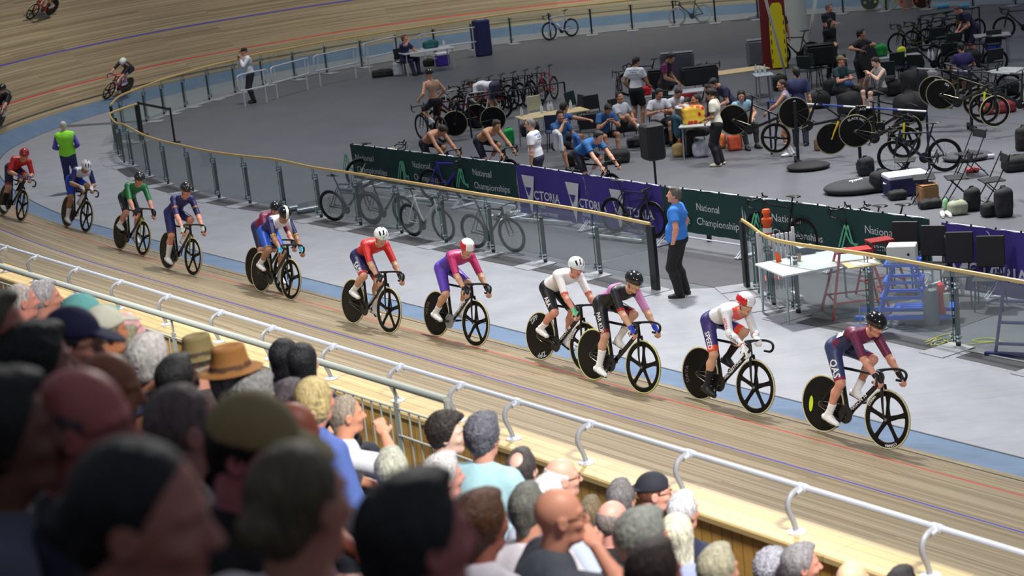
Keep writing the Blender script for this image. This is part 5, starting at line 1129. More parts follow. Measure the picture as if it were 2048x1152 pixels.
def banner_run(x0, x1, P, Q, col, label, zlo, kind, n, scl=1.):
    """fabric banner tied on a pipe barrier from P to Q"""
    P = np.array(P); Q = np.array(Q); L = np.linalg.norm(Q-P); a = math.atan2(Q[1]-P[1], Q[0]-P[0]); t = thing('banner_barrier', label, 'barrier', (P[0], P[1], 0), a)
    K = max(2, int(round(L/2.3))); fb = MB()
    for i in range(K):
        u0, u1 = L*i/K+.03, L*(i+1)/K-.03; r = .12
        pts = [(u0, 0, .06), (u0, 0, 1.0-r), (u0+r*.3, 0, 1.0-r*.3), (u0+r, 0, 1.03), (u1-r, 0, 1.03), (u1-r*.3, 0, 1.0-r*.3), (u1, 0, 1.0-r), (u1, 0, .06)]
        f = MB().tube(pts, .019, 8).tube([(u0, 0, .18), (u1, 0, .18)], .015, 6).build('pipe_frame', M_PIPE, t, True)
        for u in (u0, u1): MB().box((u, 0, .02), (.05, .55, .02)).tube([(u, -.25, .02), (u, 0, .2)], .010, 6).build('foot', M_PIPE, t)
    nx, nz = max(8, int(L*6)), 8; V = []
    for i in range(nx+1):
        for j in range(nz+1):
            u = L*i/nx; v = j/nz; y = -.03-.022*math.sin(u*5.3)*math.sin(v*3)+.012*math.sin(u*13+v*4); sag = .018*math.sin(u*8.1)**2
            V.append((u, y, zlo+(1.05-zlo)*v-sag*(1 if j == nz else .3)))
    F = [(i*(nz+1)+j, (i+1)*(nz+1)+j, (i+1)*(nz+1)+j+1, i*(nz+1)+j+1) for i in range(nx) for j in range(nz)]
    bm_ = newmesh('banner', V, F, mat('banner_%s' % kind, col, .75, noise=.10, scale=3), t, True)
    for i in range(int(L/.45)): MB().box((.1+i*.45, -.03, 1.055), (.02, .03, .035), bev=.004).build('cable_tie', colmat((20, 20, 22)), t)
    bpy.context.view_layer.update(); W_ = colmat((214, 218, 224), .6)
    for cx in n:
        u = cx; tgt = bm_
        if kind == 'green':
            g = colmat((96, 190, 148), .6)
            q_ = scl
            for off in (0, .048):
                pts = [(u-.03*q_+off*q_, .16), (u+.07*q_+off*q_, .16+.25*q_), (u+.09*q_+off*q_, .16+.25*q_), (u+.115*q_+off*q_, .16+.15*q_), (u+.17*q_+off*.5*q_, .16+.07*q_), (u+.27*q_, .16+(.065-off*.8)*q_)]
                pts = catmull([(p_[0], -.058, p_[1]+zlo-.03) for p_ in pts], 5); MB().tube([tuple(v) for v in pts], [(.003, .013*q_)]*len(pts), 6, side=(0, 1, 0)).build('emblem', g, t)
            letter('lettering', 'National', (u+.37*q_, -.06, zlo+.16+.185*q_), (1, 0, 0), (0, 0, 1), .098*q_, W_, t, target=tgt, bold=False); letter('lettering', 'Championships', (u+.37*q_, -.06, zlo+.16), (1, 0, 0), (0, 0, 1), .098*q_, W_, t, target=tgt, bold=False)
        else:
            q_ = scl
            newmesh('emblem', [(u, -.062, .86), (u+.32*q_, -.062, .86), (u+.20*q_, -.068, .86-.56*q_)], [(0, 2, 1)], W_, t)
            newmesh('emblem', [(u+.08*q_, -.070, .86-.17*q_), (u+.155*q_, -.070, .86-.30*q_), (u+.235*q_, -.070, .86-.17*q_)], [(0, 1, 2)], mat('banner_%s' % kind, col, .75), t)
            letter('lettering', 'VICTORIA', (u+.09*q_, -.09, .86-.335*q_), (1, 0, 0), (0, 0, 1), .13*q_, W_, t, target=tgt, lift=.006); letter('lettering', 'State', (u+.30*q_, -.06, .86-.45*q_), (1, 0, 0), (0, 0, 1), .072*q_, W_, t, target=tgt, bold=False); letter('lettering', 'Government', (u+.30*q_, -.06, .86-.55*q_), (1, 0, 0), (0, 0, 1), .072*q_, W_, t, target=tgt, bold=False)
    return t
B = [gxy(702, 287, 1.05), gxy(1034, 327, 1.05), gxy(1325, 371, 1.05), gxy(1862, 436, 1.05), gxy(1886, 443, 1.05), gxy(2048, 464, 1.05)]
GRN = (24, 62, 62); PUR = (66, 52, 142)
def frac(P, Q, px, py, z):
    q = np.array(gxy(px, py, z)); P = np.array(P); Q = np.array(Q); return float((q-P)@(Q-P)/np.linalg.norm(Q-P))
banner_run(0, 0, B[0], B[1], GRN, 'barrier with dark green championship banner, furthest from the gate', .28, 'green', [frac(B[0], B[1], x, y, .6) for x, y in ((722, 318), (822, 335), (934, 352))], 1.45)
banner_run(0, 0, B[1], B[2], PUR, 'barrier with purple banner between the two green banners', .08, 'purple', [frac(B[1], B[2], x, y, .6) for x, y in ((1046, 375), (1141, 388), (1241, 400))], 1.36)
banner_run(0, 0, B[2], B[3], GRN, 'barrier with green championship banner behind the person in blue polo', .28, 'green', [frac(B[2], B[3], x, y, .6) for x, y in ((1354, 425), (1500, 447), (1678, 472))], 1.35)
E5 = np.array(B[5])+(np.array(B[5])-np.array(B[4]))*.25
banner_run(0, 0, B[4], E5, PUR, 'barrier with purple banner behind the row of four black chairs', .06, 'purple', [frac(B[4], B[5], 1900, 500, .6)], 1.7)
# darker floor strip along the camera side of the banners
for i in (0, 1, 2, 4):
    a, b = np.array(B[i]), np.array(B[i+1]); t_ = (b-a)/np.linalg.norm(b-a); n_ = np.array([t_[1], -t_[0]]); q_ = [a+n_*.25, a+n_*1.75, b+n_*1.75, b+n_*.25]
    struct(newmesh('floor_strip', [(v[0], v[1], -.003+.001*i) for v in q_], [(0, 1, 2, 3)], mat('strip_dark', (70, 71, 78), .75, noise=.12, scale=3)))
# pipe hoops by the far table
for i, (x0, y0, x1, y1) in enumerate(((481, 215, 540, 205), (546, 198, 622, 180), (632, 173, 719, 157), (730, 146, 800, 133), (842, 128, 957, 114))):
    a = np.array(gxy(x0+9, y0)); b = np.array(gxy(x1-5, y1)); L = np.linalg.norm(b-a); ang = math.atan2(b[1]-a[1], b[0]-a[0]); t = thing('pipe_barrier', ['pipe hoop barrier nearest the person in white shirt', 'second pipe hoop barrier from the person in white shirt', 'middle one of five pipe hoop barriers before the far bend', 'pipe hoop barrier ending behind the trackside table', 'pipe hoop barrier reaching the blue padded box'][i], 'barrier', (a[0], a[1], 0), ang, 'pipe hoop barriers')
    r = .12; MB().tube(catmull([(.0, 0, 1.02), (L, 0, 1.02), (L+r, 0, .98), (L+r*1.3, 0, .85), (L+r*1.2, 0, .62), (L+r, 0, .55), (L, 0, .52), (0, 0, .52), (-r, 0, .56), (-r*1.3, 0, .68), (-r*1.2, 0, .92), (-r, 0, .99)], 3), .024, 8, closed=True).build('hoop', M_PIPE, t, True)
    for u in (.02, L-.02): MB().tube([(u, 0, 0), (u, 0, 1.02)], .024, 8).build('leg', M_PIPE, t, True)
# trackside table, padded box, bags
tb = gxy(870, 98, .74); ta = math.atan2(gxy(899, 92, .74)[1]-gxy(802, 106, .74)[1], gxy(899, 92, .74)[0]-gxy(802, 106, .74)[0])
table('white table in front of the seated person by the far fence', gxy(853, 100, .74), 1.75, .7, rz=ta, top_c=(196, 200, 212), leg_c=(190, 194, 204))
q = at(862, 96, .74); cs = bag('teal and white kit bag on the trackside table', q[:2], (.65, .32, .30), (30, 90, 92), ta, z=.74)
q = at(888, 92, .74); t = thing('bottle', 'white bottle on the right end of the trackside table', 'bottle', (q[0], q[1], .74)); MB().lathe([(0, 0), (.035, 0), (.035, .15), (.015, .18), (.015, .22), (0, .22)], 12).build('body', colmat((220, 224, 230), .4), t, True)
stack_chair('dark chair under the seated person in navy polo', hxy(802, 71, 1.30)[:2], rad(-40), (30, 32, 40))
def cooler(label, c, s, rz, body_c, lid_c): 
    t = thing('cooler_box', label, 'cooler', (c[0], c[1], 0), rz); MB().box((0, 0, s[2]*.4), (s[0], s[1], s[2]*.8), bev=.02).build('tub', colmat(body_c, .5), t); MB().box((0, 0, s[2]*.89), (s[0]*1.03, s[1]*1.05, s[2]*.2), bev=.02).build('lid', colmat(lid_c, .5), t); MB().tube([(-s[0]*.52, -.08, s[2]*.6), (-s[0]*.56, 0, s[2]*.6), (-s[0]*.52, .08, s[2]*.6)], .012, 6).build('handle', colmat(lid_c, .5), t); return t
cooler('purple cooler box with white lid under the trackside table', gxy(886, 131), (.42, .34, .45), ta, (66, 40, 150), (214, 216, 226))
t = thing('padded_box', 'tall dark blue padded box beside the far fence', 'box', (*gxy(968, 111), 0), ta); S = Sol(.015, .02); MB().box((0, 0, .62), (.52, .45, 1.24), bev=.04).build('cover', mat('pad_blue', (34, 38, 92), .75, noise=.1), t); MB().box((0, 0, 1.25), (.30, .25, .02), bev=.005).build('lid', colmat((150, 156, 180), .5), t)
bag('light grey backpack standing beside the trackside table', gxy(797, 151), (.42, .3, .58), (168, 176, 182)); bag('black holdall lying beside the grey backpack', gxy(766, 153), (.9, .45, .28), (24, 25, 30)); bag('black bag under the trackside table', gxy(858, 132), (.5, .3, .3), (26, 26, 30))
# retractable barrier by the far gate
a = gxy(286, 270); b = gxy(350, 285); t = thing('belt_barrier', 'black belt barrier on two posts behind the curved end of the fence', 'barrier', (*a, 0)); d = (b[0]-a[0], b[1]-a[1])
for u in (0, 1): m = MB(); m.tube([(d[0]*u, d[1]*u, 0), (d[0]*u, d[1]*u, .98)], .03, 10).lathe([(0, 0), (.17, 0), (.16, .02), (0, .03)], 16, 'z', (d[0]*u, d[1]*u, 0)); m.build('post', colmat((26, 27, 30), .4), t, True)
MB().tube([(0, 0, .93), (d[0], d[1], .93)], [(.035, .004)]*2, 4, side=(0, 0, 1)).build('belt', colmat((24, 25, 30), .6), t)
# loudspeaker and its stand
sx = gxy(1313, 300+172, 0)
t = thing('speaker_stand', 'black tripod pole holding up the loudspeaker behind the banners', 'stand', (*gxy(1320, 458), 0)); MB().tube([(0, 0, .1), (0, 0, 1.30)], .022, 8).build('pole', colmat((22, 22, 24), .4), t, True)
for k in range(3): a = 2*PI*k/3+.4; MB().tube([(0, 0, .75), (.42*math.cos(a), .42*math.sin(a), .02)], .013, 6).build('leg', colmat((26, 26, 28), .4), t, True)
ss = t.location.copy(); t = thing('loudspeaker', 'black loudspeaker box on a pole above the purple and green banners', 'loudspeaker', (ss.x, ss.y, 1.30), rad(200))
MB().box((0, 0, .33), (.34, .40, .66), bev=.035).build('cabinet', colmat((24, 25, 29), .6), t); MB().box((.172, 0, .33), (.012, .34, .58), bev=.005).build('grille', mat('grille', (34, 35, 40), .7, bump=.6, scale=300), t); MB().box((0, -.205, .36), (.10, .02, .07), bev=.008).build('handle', colmat((14, 14, 16)), t)

# ------------------------------------------------------------------ parked bicycles
def pbike(label, px, py, yaw, z=0, lean=0, group=None, anchor='front', track=False, **k):
    q = at(px, py, z); R = Matrix.Rotation(rad(yaw), 3, 'Z'); o = R @ Vector((AXF if anchor == 'front' else 0 if anchor == 'mid' else AXR, 0, 0))
    t = thing('bicycle', label, 'bicycle', (q[0]-o.x, q[1]-o.y, z), group=group, rot=(rad(lean), 0, rad(yaw))); k.setdefault('rear', 'deep'); k.setdefault('front', 'deep'); k.setdefault('tyre', (34, 34, 36)); bike(t, track=track, lo=True, phi=k.pop('phi', 30), **k); return t
def yaw_of(a, b): A, Bq = gxy(*a), gxy(*b); return math.degrees(math.atan2(A[1]-Bq[1], A[0]-Bq[0]))
pbike('silver-lilac road bicycle leaning on the far fence', 1101, 81, yaw_of((1101, 81), (1140, 74)), frame_c=(180, 182, 214), rimf=(40, 40, 44), lean=4, bottle=(220, 222, 226))
pbike('white-rimmed road bicycle leaning on the far fence under the red line', 1356, 52, yaw_of((1356, 52), (1402, 46)), frame_c=(40, 40, 48), fork_c=(190, 190, 200), rimf=(160, 160, 168), rimr=(200, 200, 206), tyre=(150, 150, 156), lean=4)
# bicycles behind the glass, on rollers and leaning on the barriers
def roller(label, c, rz):
    t = thing('training_rollers', label, 'rollers', (c[0], c[1], 0), rad(rz), 'roller trainers near the banners'); 
    for s_ in (-1, 1): MB().box((0, s_*.26, .06), (1.35, .045, .05), bev=.008).build('side_rail', colmat((196, 200, 208), .4, .3), t)
    for x in (-.58, -.34, .56): MB().tube([(x, -.24, .07), (x, .24, .07)], .048, 12).build('roller', colmat((110, 114, 122), .3, .3), t, True)
    return t
yb = math.degrees(math.atan2(B[1][1]-B[0][1], B[1][0]-B[0][0]))
roller('white roller trainer under the cream bicycle', gxy(735, 375), yb+100); pbike('cream road bicycle standing before the green banner', 760, 372, yb+62, z=.1, anchor='mid', frame_c=(206, 206, 176), fork_c=(206, 206, 176), lean=0)
pbike('purple road bicycle standing before the green banner', 893, 402, yb+12, z=.1, anchor='mid', frame_c=(64, 50, 176)); roller('roller trainer under the purple bicycle', gxy(900, 400), yb+10)
pbike('dark blue-grey road bicycle behind the glass, leftmost of its row', 745, 445, yb+18, anchor='front', frame_c=(60, 72, 86), lean=6)
pbike('black and blue road bicycle behind the glass beside the white one', 815, 455, yb+10, anchor='front', frame_c=(42, 46, 66), lean=6)
pbike('white and grey road bicycle behind the glass', 893, 482, yb+4, anchor='front', frame_c=(190, 194, 198), lean=6, logo='elite', logo_c=(50, 50, 54))
pbike('black road bicycle behind the glass with a white lever clamp', 1030, 505, yb+8, anchor='front', frame_c=(36, 36, 40), fork_c=(60, 64, 70), lean=6)
for k, (x, y) in enumerate(((1055, 432), (1110, 442), (1250, 475))): roller(['roller trainer with red end caps before the purple banner, leftmost', 'roller trainer lying before the middle of the purple banner', 'roller trainer under the navy track-side bicycle'][k], gxy(x, y), yb+(70, 10, 5)[k])
pbike('navy road bicycle on rollers before the purple banner beside the gate', 1262, 470, yb+4, z=.1, anchor='mid', frame_c=(40, 38, 76), lean=0)
yg = math.degrees(math.atan2(B[3][1]-B[2][1], B[3][0]-B[2][0]))+180
t = thing('roller_drum', 'pair of silver drums on the floor behind the glass', 'rollers', (*gxy(618, 425), 0), rad(10)); MB().tube([(-.25, 0, .06), (.25, .1, .06)], .06, 12).build('drum', colmat((150, 156, 166), .3, .4), t, True); MB().tube([(-.75, .35, .06), (-.2, .45, .06)], .06, 12).build('drum', colmat((150, 156, 166), .3, .4), t, True)
for k, (x, y, yy) in enumerate(((1575, 508, yg), (1745, 532, yg), (1790, 530, yg+4))): pbike(['black bicycle behind the green banner, only handlebar showing', 'road bicycle behind the green banner under the emblem', 'road bicycle whose saddle shows above the green banner end'][k], x, y, yy, anchor='mid', z=.16, frame_c=(34, 36, 42))
# repair stands with bicycles hung on, disc wheels
def stand_post(label, c, h=1.35, rz=0):
    t = thing('bicycle_stand', label, 'stand', (*c, 0), rz); MB().box((0, 0, h/2), (.06, .06, h), bev=.006).build('upright', colmat((22, 24, 34), .4), t)
    MB().box((0, -.30, .07), (.06, .06, .14)).box((0, .30, .07), (.06, .06, .14)).box((0, 0, .10), (.06, .62, .05)).build('foot', colmat((22, 22, 26), .5), t); return t
def hang_bar(label, p0, p1, z, cols=((40, 60, 140), (200, 204, 210)), posts=True):
    a, b = gxy(*p0, z), gxy(*p1, z); t = thing('bicycle_rack', label, 'rack', (a[0], a[1], 0)); d = np.array([b[0]-a[0], b[1]-a[1]])
    n = 6
    for i in range(n): MB().tube([(*(d*i/n), z), (*(d*(i+1)/n), z)], .020, 8).build('bar_segment', colmat(cols[i % 2], .4), t, True)
    if posts:
        for u in (0, 1): MB().tube([(*(d*u), z), (*(d*u), 0)], .024, 8).build('post', colmat((30, 32, 60), .4), t, True)
    return t
hang_bar('blue and silver bar rack over the black lettered disc wheels', (1536, 203), (1853, 223), 1.15)
hang_bar('silver bar rack behind the yellow-framed bicycle', (1835, 137), (2060, 150), 1.15, ((150, 152, 160), (40, 40, 46)))
stand_post('black upright stand holding a disc-wheeled bicycle, left', gxy(1597, 330)); stand_post('black upright stand holding a disc-wheeled bicycle, middle', gxy(1722, 344)); stand_post('black upright stand under the yellow and black bicycle', gxy(1944, 262))
def tbike(label, rx, ry, zr, yaw, pit, ftxt=None, **k):
    """hung by the saddle: rear hub pixel and height, heading and nose-down angle"""
    a = at(rx, ry, zr); R = Matrix.Rotation(rad(yaw), 3, 'Z') @ Matrix.Rotation(rad(pit), 3, 'Y'); o = R @ Vector((AXR, 0, RWH))
    t = thing('track_bicycle', label, 'bicycle', (a[0]-o.x, a[1]-o.y, a[2]-o.z), group='team track bicycles in stands', rot=(0, rad(pit), rad(yaw))); k.setdefault('rear', 'disc'); k.setdefault('front', 'five'); k.setdefault('tyre', (134, 128, 98)); bike(t, lo=False, **k)
    w_ = [c for c in t.children if c.name.startswith('rear_wheel')]
    if ftxt and w_:
        for tx, r, a0, s_, col in ftxt: ring_text(w_[0], tx, r, a0, s_, -.0165, col)
    return t
tbike('black track bicycle hung under the blue bar, leftmost of the three in stands', 1467, 240, .88, -20, 26, front='four')
tbike('black track bicycle with two disc wheels on the left stand', 1588, 226, 1.05, 2, 40, front='disc', frame_c=(26, 28, 26), fork_c=(190, 160, 30))
tbike('black track bicycle with arched white lettering across its disc wheel, on the middle stand', 1711, 262, .85, -8, 18, ftxt=[('BLACK INC', .262, 1.75, .052, (214, 216, 222))], front='five', frame_c=(30, 32, 26), fork_c=(180, 180, 40))
tbike('track bicycle half hidden behind the one with arched lettering on its disc wheel', 1724, 243, .88, 6, 18, ftxt=[('BLACK', .262, 1.9, .052, (190, 194, 200))])
tbike('black track bicycle with fluorescent yellow fork and disc rear wheel', 1882, 189, .85, -28, 20, frame_c=(40, 44, 26), fork_c=(190, 210, 40), front='deep', ftxt=[('FSA', .26, 1.3, .05, (210, 214, 220))])
tbike('black track bicycle cut by the frame edge near the silver rack', 2076, 192, .8, 186, 12, frame_c=(34, 36, 44), front='deep', rear='deep', tyre=(196, 190, 150), logo='VELO')
tbike('dark track bicycle with disc wheel right behind the fluorescent one', 1868, 182, .85, -20, 18, ftxt=[('FSA', .25, 1.5, .06, (210, 214, 220))])
# leaning wheels at the far fence
for k, (x, cl, c2) in enumerate(((1742, (26, 28, 26), (200, 220, 40)), (1782, (206, 208, 214), (214, 214, 40)), (1816, (170, 120, 110), (160, 50, 40)), (1846, (60, 30, 26), (170, 70, 50)))):
    c = gxy(x, 21 - k*.9); t = thing('spare_wheel', ['black spare disc wheel with yellow ovals at the far fence', 'white spare disc wheel with yellow flash at the far fence', 'spare wheel with red rim leaning at the far fence', 'spare wheel with orange stripe leaning at the far fence, rightmost'][k], 'wheel', (c[0], c[1]+.1, .335), rot=(rad(-8), 0, rad(-8)))
    wheel(t, 0, 'disc', (200, 196, 160), cl, z=0, name='disc'); m = MB()
    for s_ in (-1, 1): m.lathe([(0, -.0225), (.05, -.0225), (.05, -.021), (0, -.021)], 12, 'y', (s_*.18, .004, -.05))
    m.build('sticker', colmat(c2), t)
for k, x in enumerate((1885, 1925)): t = thing('foam_roller', ['blue foam roller left of the far black post', 'blue foam roller right of the far black post'][k], 'roller', (*gxy(x, 17), 0), .1); MB().tube([(-.22, 0, .08), (.22, 0, .08)], .075, 14).build('cylinder', colmat((96, 178, 220), .6), t, True)
t = thing('tripod', 'small silver tripod lying folded at the foot of the far fence', 'tripod', (*gxy(1495, 40), 0), .05); MB().tube([(-.6, 0, .05), (.5, 0, .05)], .03, 6).build('leg', colmat((140, 144, 150), .4, .5), t); MB().tube([(-.1, .05, .08), (.5, .12, .10)], .04, 6).build('head', colmat((200, 202, 208), .4, .5), t)
# rack of road bicycles behind the shirtless upright rider
hang_bar('long black bar rack with road bicycles hung by the saddle', (935, 196), (1128, 164), 1.02, ((24, 24, 28), (24, 24, 28)))
cols = [(200, 200, 206), (30, 30, 34), (34, 34, 38), (160, 34, 34), (30, 30, 34), (40, 40, 46), (30, 30, 34), (150, 40, 40)]
for k in range(8):
    x = 925+k*25; y = 250-k*4.6; pbike(['grey', 'plain black', 'matt black', 'red and black', 'dark', 'charcoal', 'jet black', 'dark red'][k]+' road bicycle, %s in the long bar rack' % ['leftmost', 'second from the left', 'third from the left', 'fourth from the left', 'fourth from the right', 'third from the right', 'second from the right', 'rightmost'][k], x, y-14, -142+k*4, anchor='mid', frame_c=cols[k], group='road bicycles hung in the long rack')
pbike('white road bicycle leaning beside the bent person in white', 975, 243, 190, anchor='mid', frame_c=(206, 208, 214), lean=5); pbike('red and black track bicycle behind the bowed shirtless rider', 925, 262, 175, anchor='mid', frame_c=(90, 26, 30), track=True, rear='disc', front='five', tyre=(206, 200, 160)); pbike('black track bicycle with white disc print beside the red one', 958, 268, 182, anchor='mid', track=True, rear='disc', front='disc', tyre=(206, 200, 160))
# far right rack
hang_bar('black bar rack with the far row of dark team bicycles', (1840, 32), (1958, 14), 1.02, ((22, 22, 26), (22, 22, 26)))
for k in range(5): pbike('dark team bicycle with yellow marks, %s in the far rack' % ['first', 'second', 'third', 'fourth', 'fifth'][k], 1830+k*27, 106-k*5, -160+k*3, anchor='mid', frame_c=[(70, 72, 22), (28, 28, 32), (36, 38, 26), (28, 28, 30), (90, 92, 28)][k], group='dark team bicycles in the far rack')
pbike('dark road bicycle on a kick stand among the folding chairs', 1850, 345, 160, anchor='mid', frame_c=(36, 40, 56)); pbike('mountain style bicycle cut by the right frame edge', 2050, 75, 170, anchor='mid', frame_c=(30, 30, 34)); pbike('black bicycle parked by the white column', 1600, 130, 150, anchor='mid', frame_c=(26, 26, 30)); pbike('bicycle frame held upright behind the person in white T-shirt', 1240, 215, 80, anchor='mid', frame_c=(60, 24, 30))
pbike('black bicycle near the grey case', 1300, 190, 160, anchor='mid', frame_c=(30, 30, 34), rear='disc', track=True); pbike('silver-framed bicycle under the small white table', 1412, 200, 60, anchor='mid', frame_c=(170, 172, 180), tyre=(196, 190, 150))
pbike('dark bicycle behind the yellow-framed one', 1985, 205, 170, anchor='mid', frame_c=(30, 30, 36)); pbike('dark bicycle standing behind the pit tables', 1870, 150, 175, anchor='mid', frame_c=(30, 30, 34)); pbike('dark bicycle deep among the pit chairs', 1960, 150, 165, anchor='mid', frame_c=(28, 30, 36))
# tables in the pits
def tpx(label, a, b, w_, z=.74, **k):
    A, Bq = np.array(gxy(*a, z)), np.array(gxy(*b, z)); c = (A+Bq)/2; return table(label, c, np.linalg.norm(Bq-A), w_, z, math.atan2(Bq[1]-A[1], Bq[0]-A[0]), **k)
WOOD = (196, 176, 132)
tpx('pale wooden folding table by the standing cooler', (1422, 148), (1530, 133), .75, top_c=WOOD); tpx('long pale wooden table cluttered with bottles behind the seated blue shirts', (1038, 236), (1170, 216), .7, top_c=WOOD)
tpx('grey folding table in front of the person in white T-shirt', (1276, 192), (1420, 176), .6, top_c=(176, 180, 186)); tpx('pale folding table with the bright shopping bag', (1360, 250), (1432, 245), .6, top_c=(176, 182, 180)); tpx('long grey folding table behind the seated person in singlet', (1740, 116), (1838, 106), .7, top_c=(150, 154, 164)); tpx('grey folding table before the bending person in navy', (1948, 72), (2020, 66), .7, top_c=(140, 144, 152)); tpx('small table with bottles left of the red board', (1508, 150), (1545, 146), .6, top_c=(170, 180, 190))
tpx('white folding table near the right edge behind the silver rack', (1990, 138), (2060, 140), .7, top_c=(176, 182, 184))
RB = random.Random(3)
def small_box(label, px, py, z, s, col, name='box', rz=0, cat=None): q = at(px, py, z); t = thing(name, label, cat or name.split('_')[-1], (q[0], q[1], z), rz); MB().box((0, 0, s[2]/2), s, bev=min(s)*.12).build('body', colmat(col, .55), t); MB().box((0, 0, s[2]+.004), (s[0]*.96, s[1]*.96, .008), bev=.002).build('lid', colmat([min(255, int(v*1.15)+4) for v in col], .55), t); return t
def bottle(label, px, py, z, col=(214, 222, 226), group='drink bottles on the pit tables', h=.22): q = at(px, py, z); t = tag(MB().lathe([(0, 0), (.033, 0), (.035, .02), (.035, h*.68), (.013, h*.85), (.013, h), (0, h)], 12).build('bottle', mat('bottle_%d' % col[0], col, .15), None, True), label, 'bottle', group); t.location = (q[0], q[1], z); return t
for k, (x, y) in enumerate(((1044, 232), (1098, 222), (1104, 221), (1142, 218), (1084, 226), (1512, 146), (1520, 148), (1530, 146))): bottle(['clear bottle at the left end of the long wooden table', 'left one of two clear bottles standing together', 'right one of two clear bottles standing together', 'bottle near the right end of the long wooden table', 'short bottle in the middle of the long wooden table', 'first bottle on the small table by the red board', 'middle bottle on the small table by the red board', 'last bottle on the small table by the red board'][k], x, y, .74)
for k, x in enumerate((1858, 1866, 1879)): bottle(['left', 'middle', 'right'][k]+' one of three white bottles beneath the far rack', x, 120, .1, (226, 228, 234), 'white bottles beneath the far rack', .30)
small_box('grey and clear-sided hard case standing on the table', 1358, 168, .74, (.85, .35, .80), (84, 88, 98), 'hard_case', -.2); small_box('black equipment bag with white mark on the folding table', 1318, 172, .74, (.55, .4, .42), (26, 26, 32), 'equipment_bag', -.1, 'bag'); small_box('long black equipment bag with white mark beside the hard case', 1400, 168, .74, (.9, .4, .45), (24, 24, 30), 'equipment_bag', .1, 'bag')
small_box('grey crate standing on the floor beyond the wooden table', 1516, 130, 0, (.6, .45, .75), (110, 112, 120), 'crate'); small_box('black box held near the seated cap wearer', 1640, 130, .5, (.75, .5, .55), (24, 24, 28), 'box')
t = bag('red bag on the grey folding table', gxy(1292, 190, .74), (.35, .25, .25), (190, 30, 36), z=.74); bag('bright red bag right of the white tees', gxy(1380, 205, .3), (.5, .35, .35), (180, 28, 34), z=.3); bag('green shopping bag on the long grey table', gxy(1758, 113, .74), (.55, .3, .38), (24, 130, 60), z=.74)
M_PRINT = bpy.data.materials.new('bag_print'); nt, b = nodes(M_PRINT); vo = nt.nodes.new('ShaderNodeTexVoronoi'); vo.inputs['Scale'].default_value = 9; tc = nt.nodes.new('ShaderNodeTexCoord'); nt.links.new(tc.outputs['Object'], vo.inputs['Vector'])
nt.links.new(mixc(nt, mth(nt, 'GREATER_THAN', vo.outputs['Distance'], .42), lin((206, 44, 40)), lin((232, 190, 60))), b.inputs['Base Color'])
bag('green plastic bag behind the rack end', gxy(1020, 290), (.3, .25, .5), (20, 170, 80)); bag('yellow helmet-shaped bag on the long grey table', gxy(1803, 108, .74), (.26, .2, .22), (206, 214, 40), z=.74)
bag('orange and yellow patterned shopping bag on the pale table', gxy(1388, 247, .74), (.62, .25, .48), (222, 120, 60), z=.74, m=M_PRINT)
for k, (x, y, c, s) in enumerate(((1404, 312, (206, 212, 220), (.5, .4, .42)), (1372, 305, (196, 90, 50), (.4, .35, .5)), (1358, 312, (176, 150, 96), (.35, .3, .36)), (1470, 300, (190, 80, 50), (.4, .3, .45)), (1440, 296, (210, 120, 60), (.35, .3, .4)), (1655, 285, (150, 110, 60), (.5, .3, .3)))):
    bag(['white see-through plastic bag on the floor under the pale table', 'orange plastic bag on the floor left of the white plastic bag', 'brown paper bag on the floor under the pale table', 'orange bag beside the trainers of the singlet wearer', 'yellow-orange bag right of the ponytail wearer', 'tan bag on the floor behind the lettered disc wheel'][k], gxy(x, y), s, c)
for k, (x, y, rz) in enumerate(((1083, 262, -60), (1160, 252, -40), (1195, 262, -70), (1248, 270, -50), (1320, 250, 100), (1345, 262, 70), (1150, 262, 200), (1180, 300, 90), (1115, 300, 80), (1385, 290, 30))):
    stack_chair('%s plastic chair %s' % (['cream', 'dark green', 'black', 'black', 'dark green', 'green', 'dark', 'dark', 'navy', 'tan'][k], ['at the wooden table', 'beside the blue-shirted pair', 'under the phone reader', 'under the person crossing legs', 'under the white polo wearer', 'under the slumped person', 'with a pink bag', 'with towel behind the blue rider', 'with jacket hung on it', 'beside the plastic bags'][k]), gxy(x, y), rad(rz), [(206, 200, 170), (24, 52, 48), (28, 28, 32), (26, 26, 30), (22, 48, 44), (24, 56, 50), (30, 32, 36), (28, 30, 36), (34, 50, 90), (110, 100, 70)][k], 'plastic chairs of the team area')
for k, (x, y, rz) in enumerate(((1640, 170, 20), (1700, 178, -50), (1735, 175, 160), (1790, 170, 100), (1820, 160, 90), (1900, 150, 80), (1880, 115, 70), (1950, 118, 60), (1985, 122, 90), (1620, 175, 45))):
    stack_chair('dark green plastic chair %s' % ['left of the khaki cap wearer', 'under the khaki cap wearer', 'under the person in grey singlet', 'right of the singlet wearer', 'behind the black wheel bag', 'behind the fluorescent bicycle', 'near the purple shirt', 'beside the far dark bicycles', 'by the right-hand pit tables', 'with a shell of glossy plastic'][k], gxy(x, y), rad(rz), (22, 40, 38), 'dark green chairs of the right pit')
def jersey_hang(label, px, py, z, col, rz=0): q = at(px, py, z); t = thing('jacket', label, 'jacket', (q[0], q[1], z-.5), rz); S = Sol(.014, .04); S.cap((0, -.12, .46), (0, .12, .46), .05, None, col); S.cap((0, 0, .42), (0, 0, .12), .12, .13, col, flat=(1, 0, 0, 2.2)); S.cap((.02, .2, .42), (.02, .25, .1), .045, .035, col); S.cap((.02, -.2, .42), (.02, -.25, .1), .045, .035, col); S.mesh('cloth', V_CLOTH, t); return t
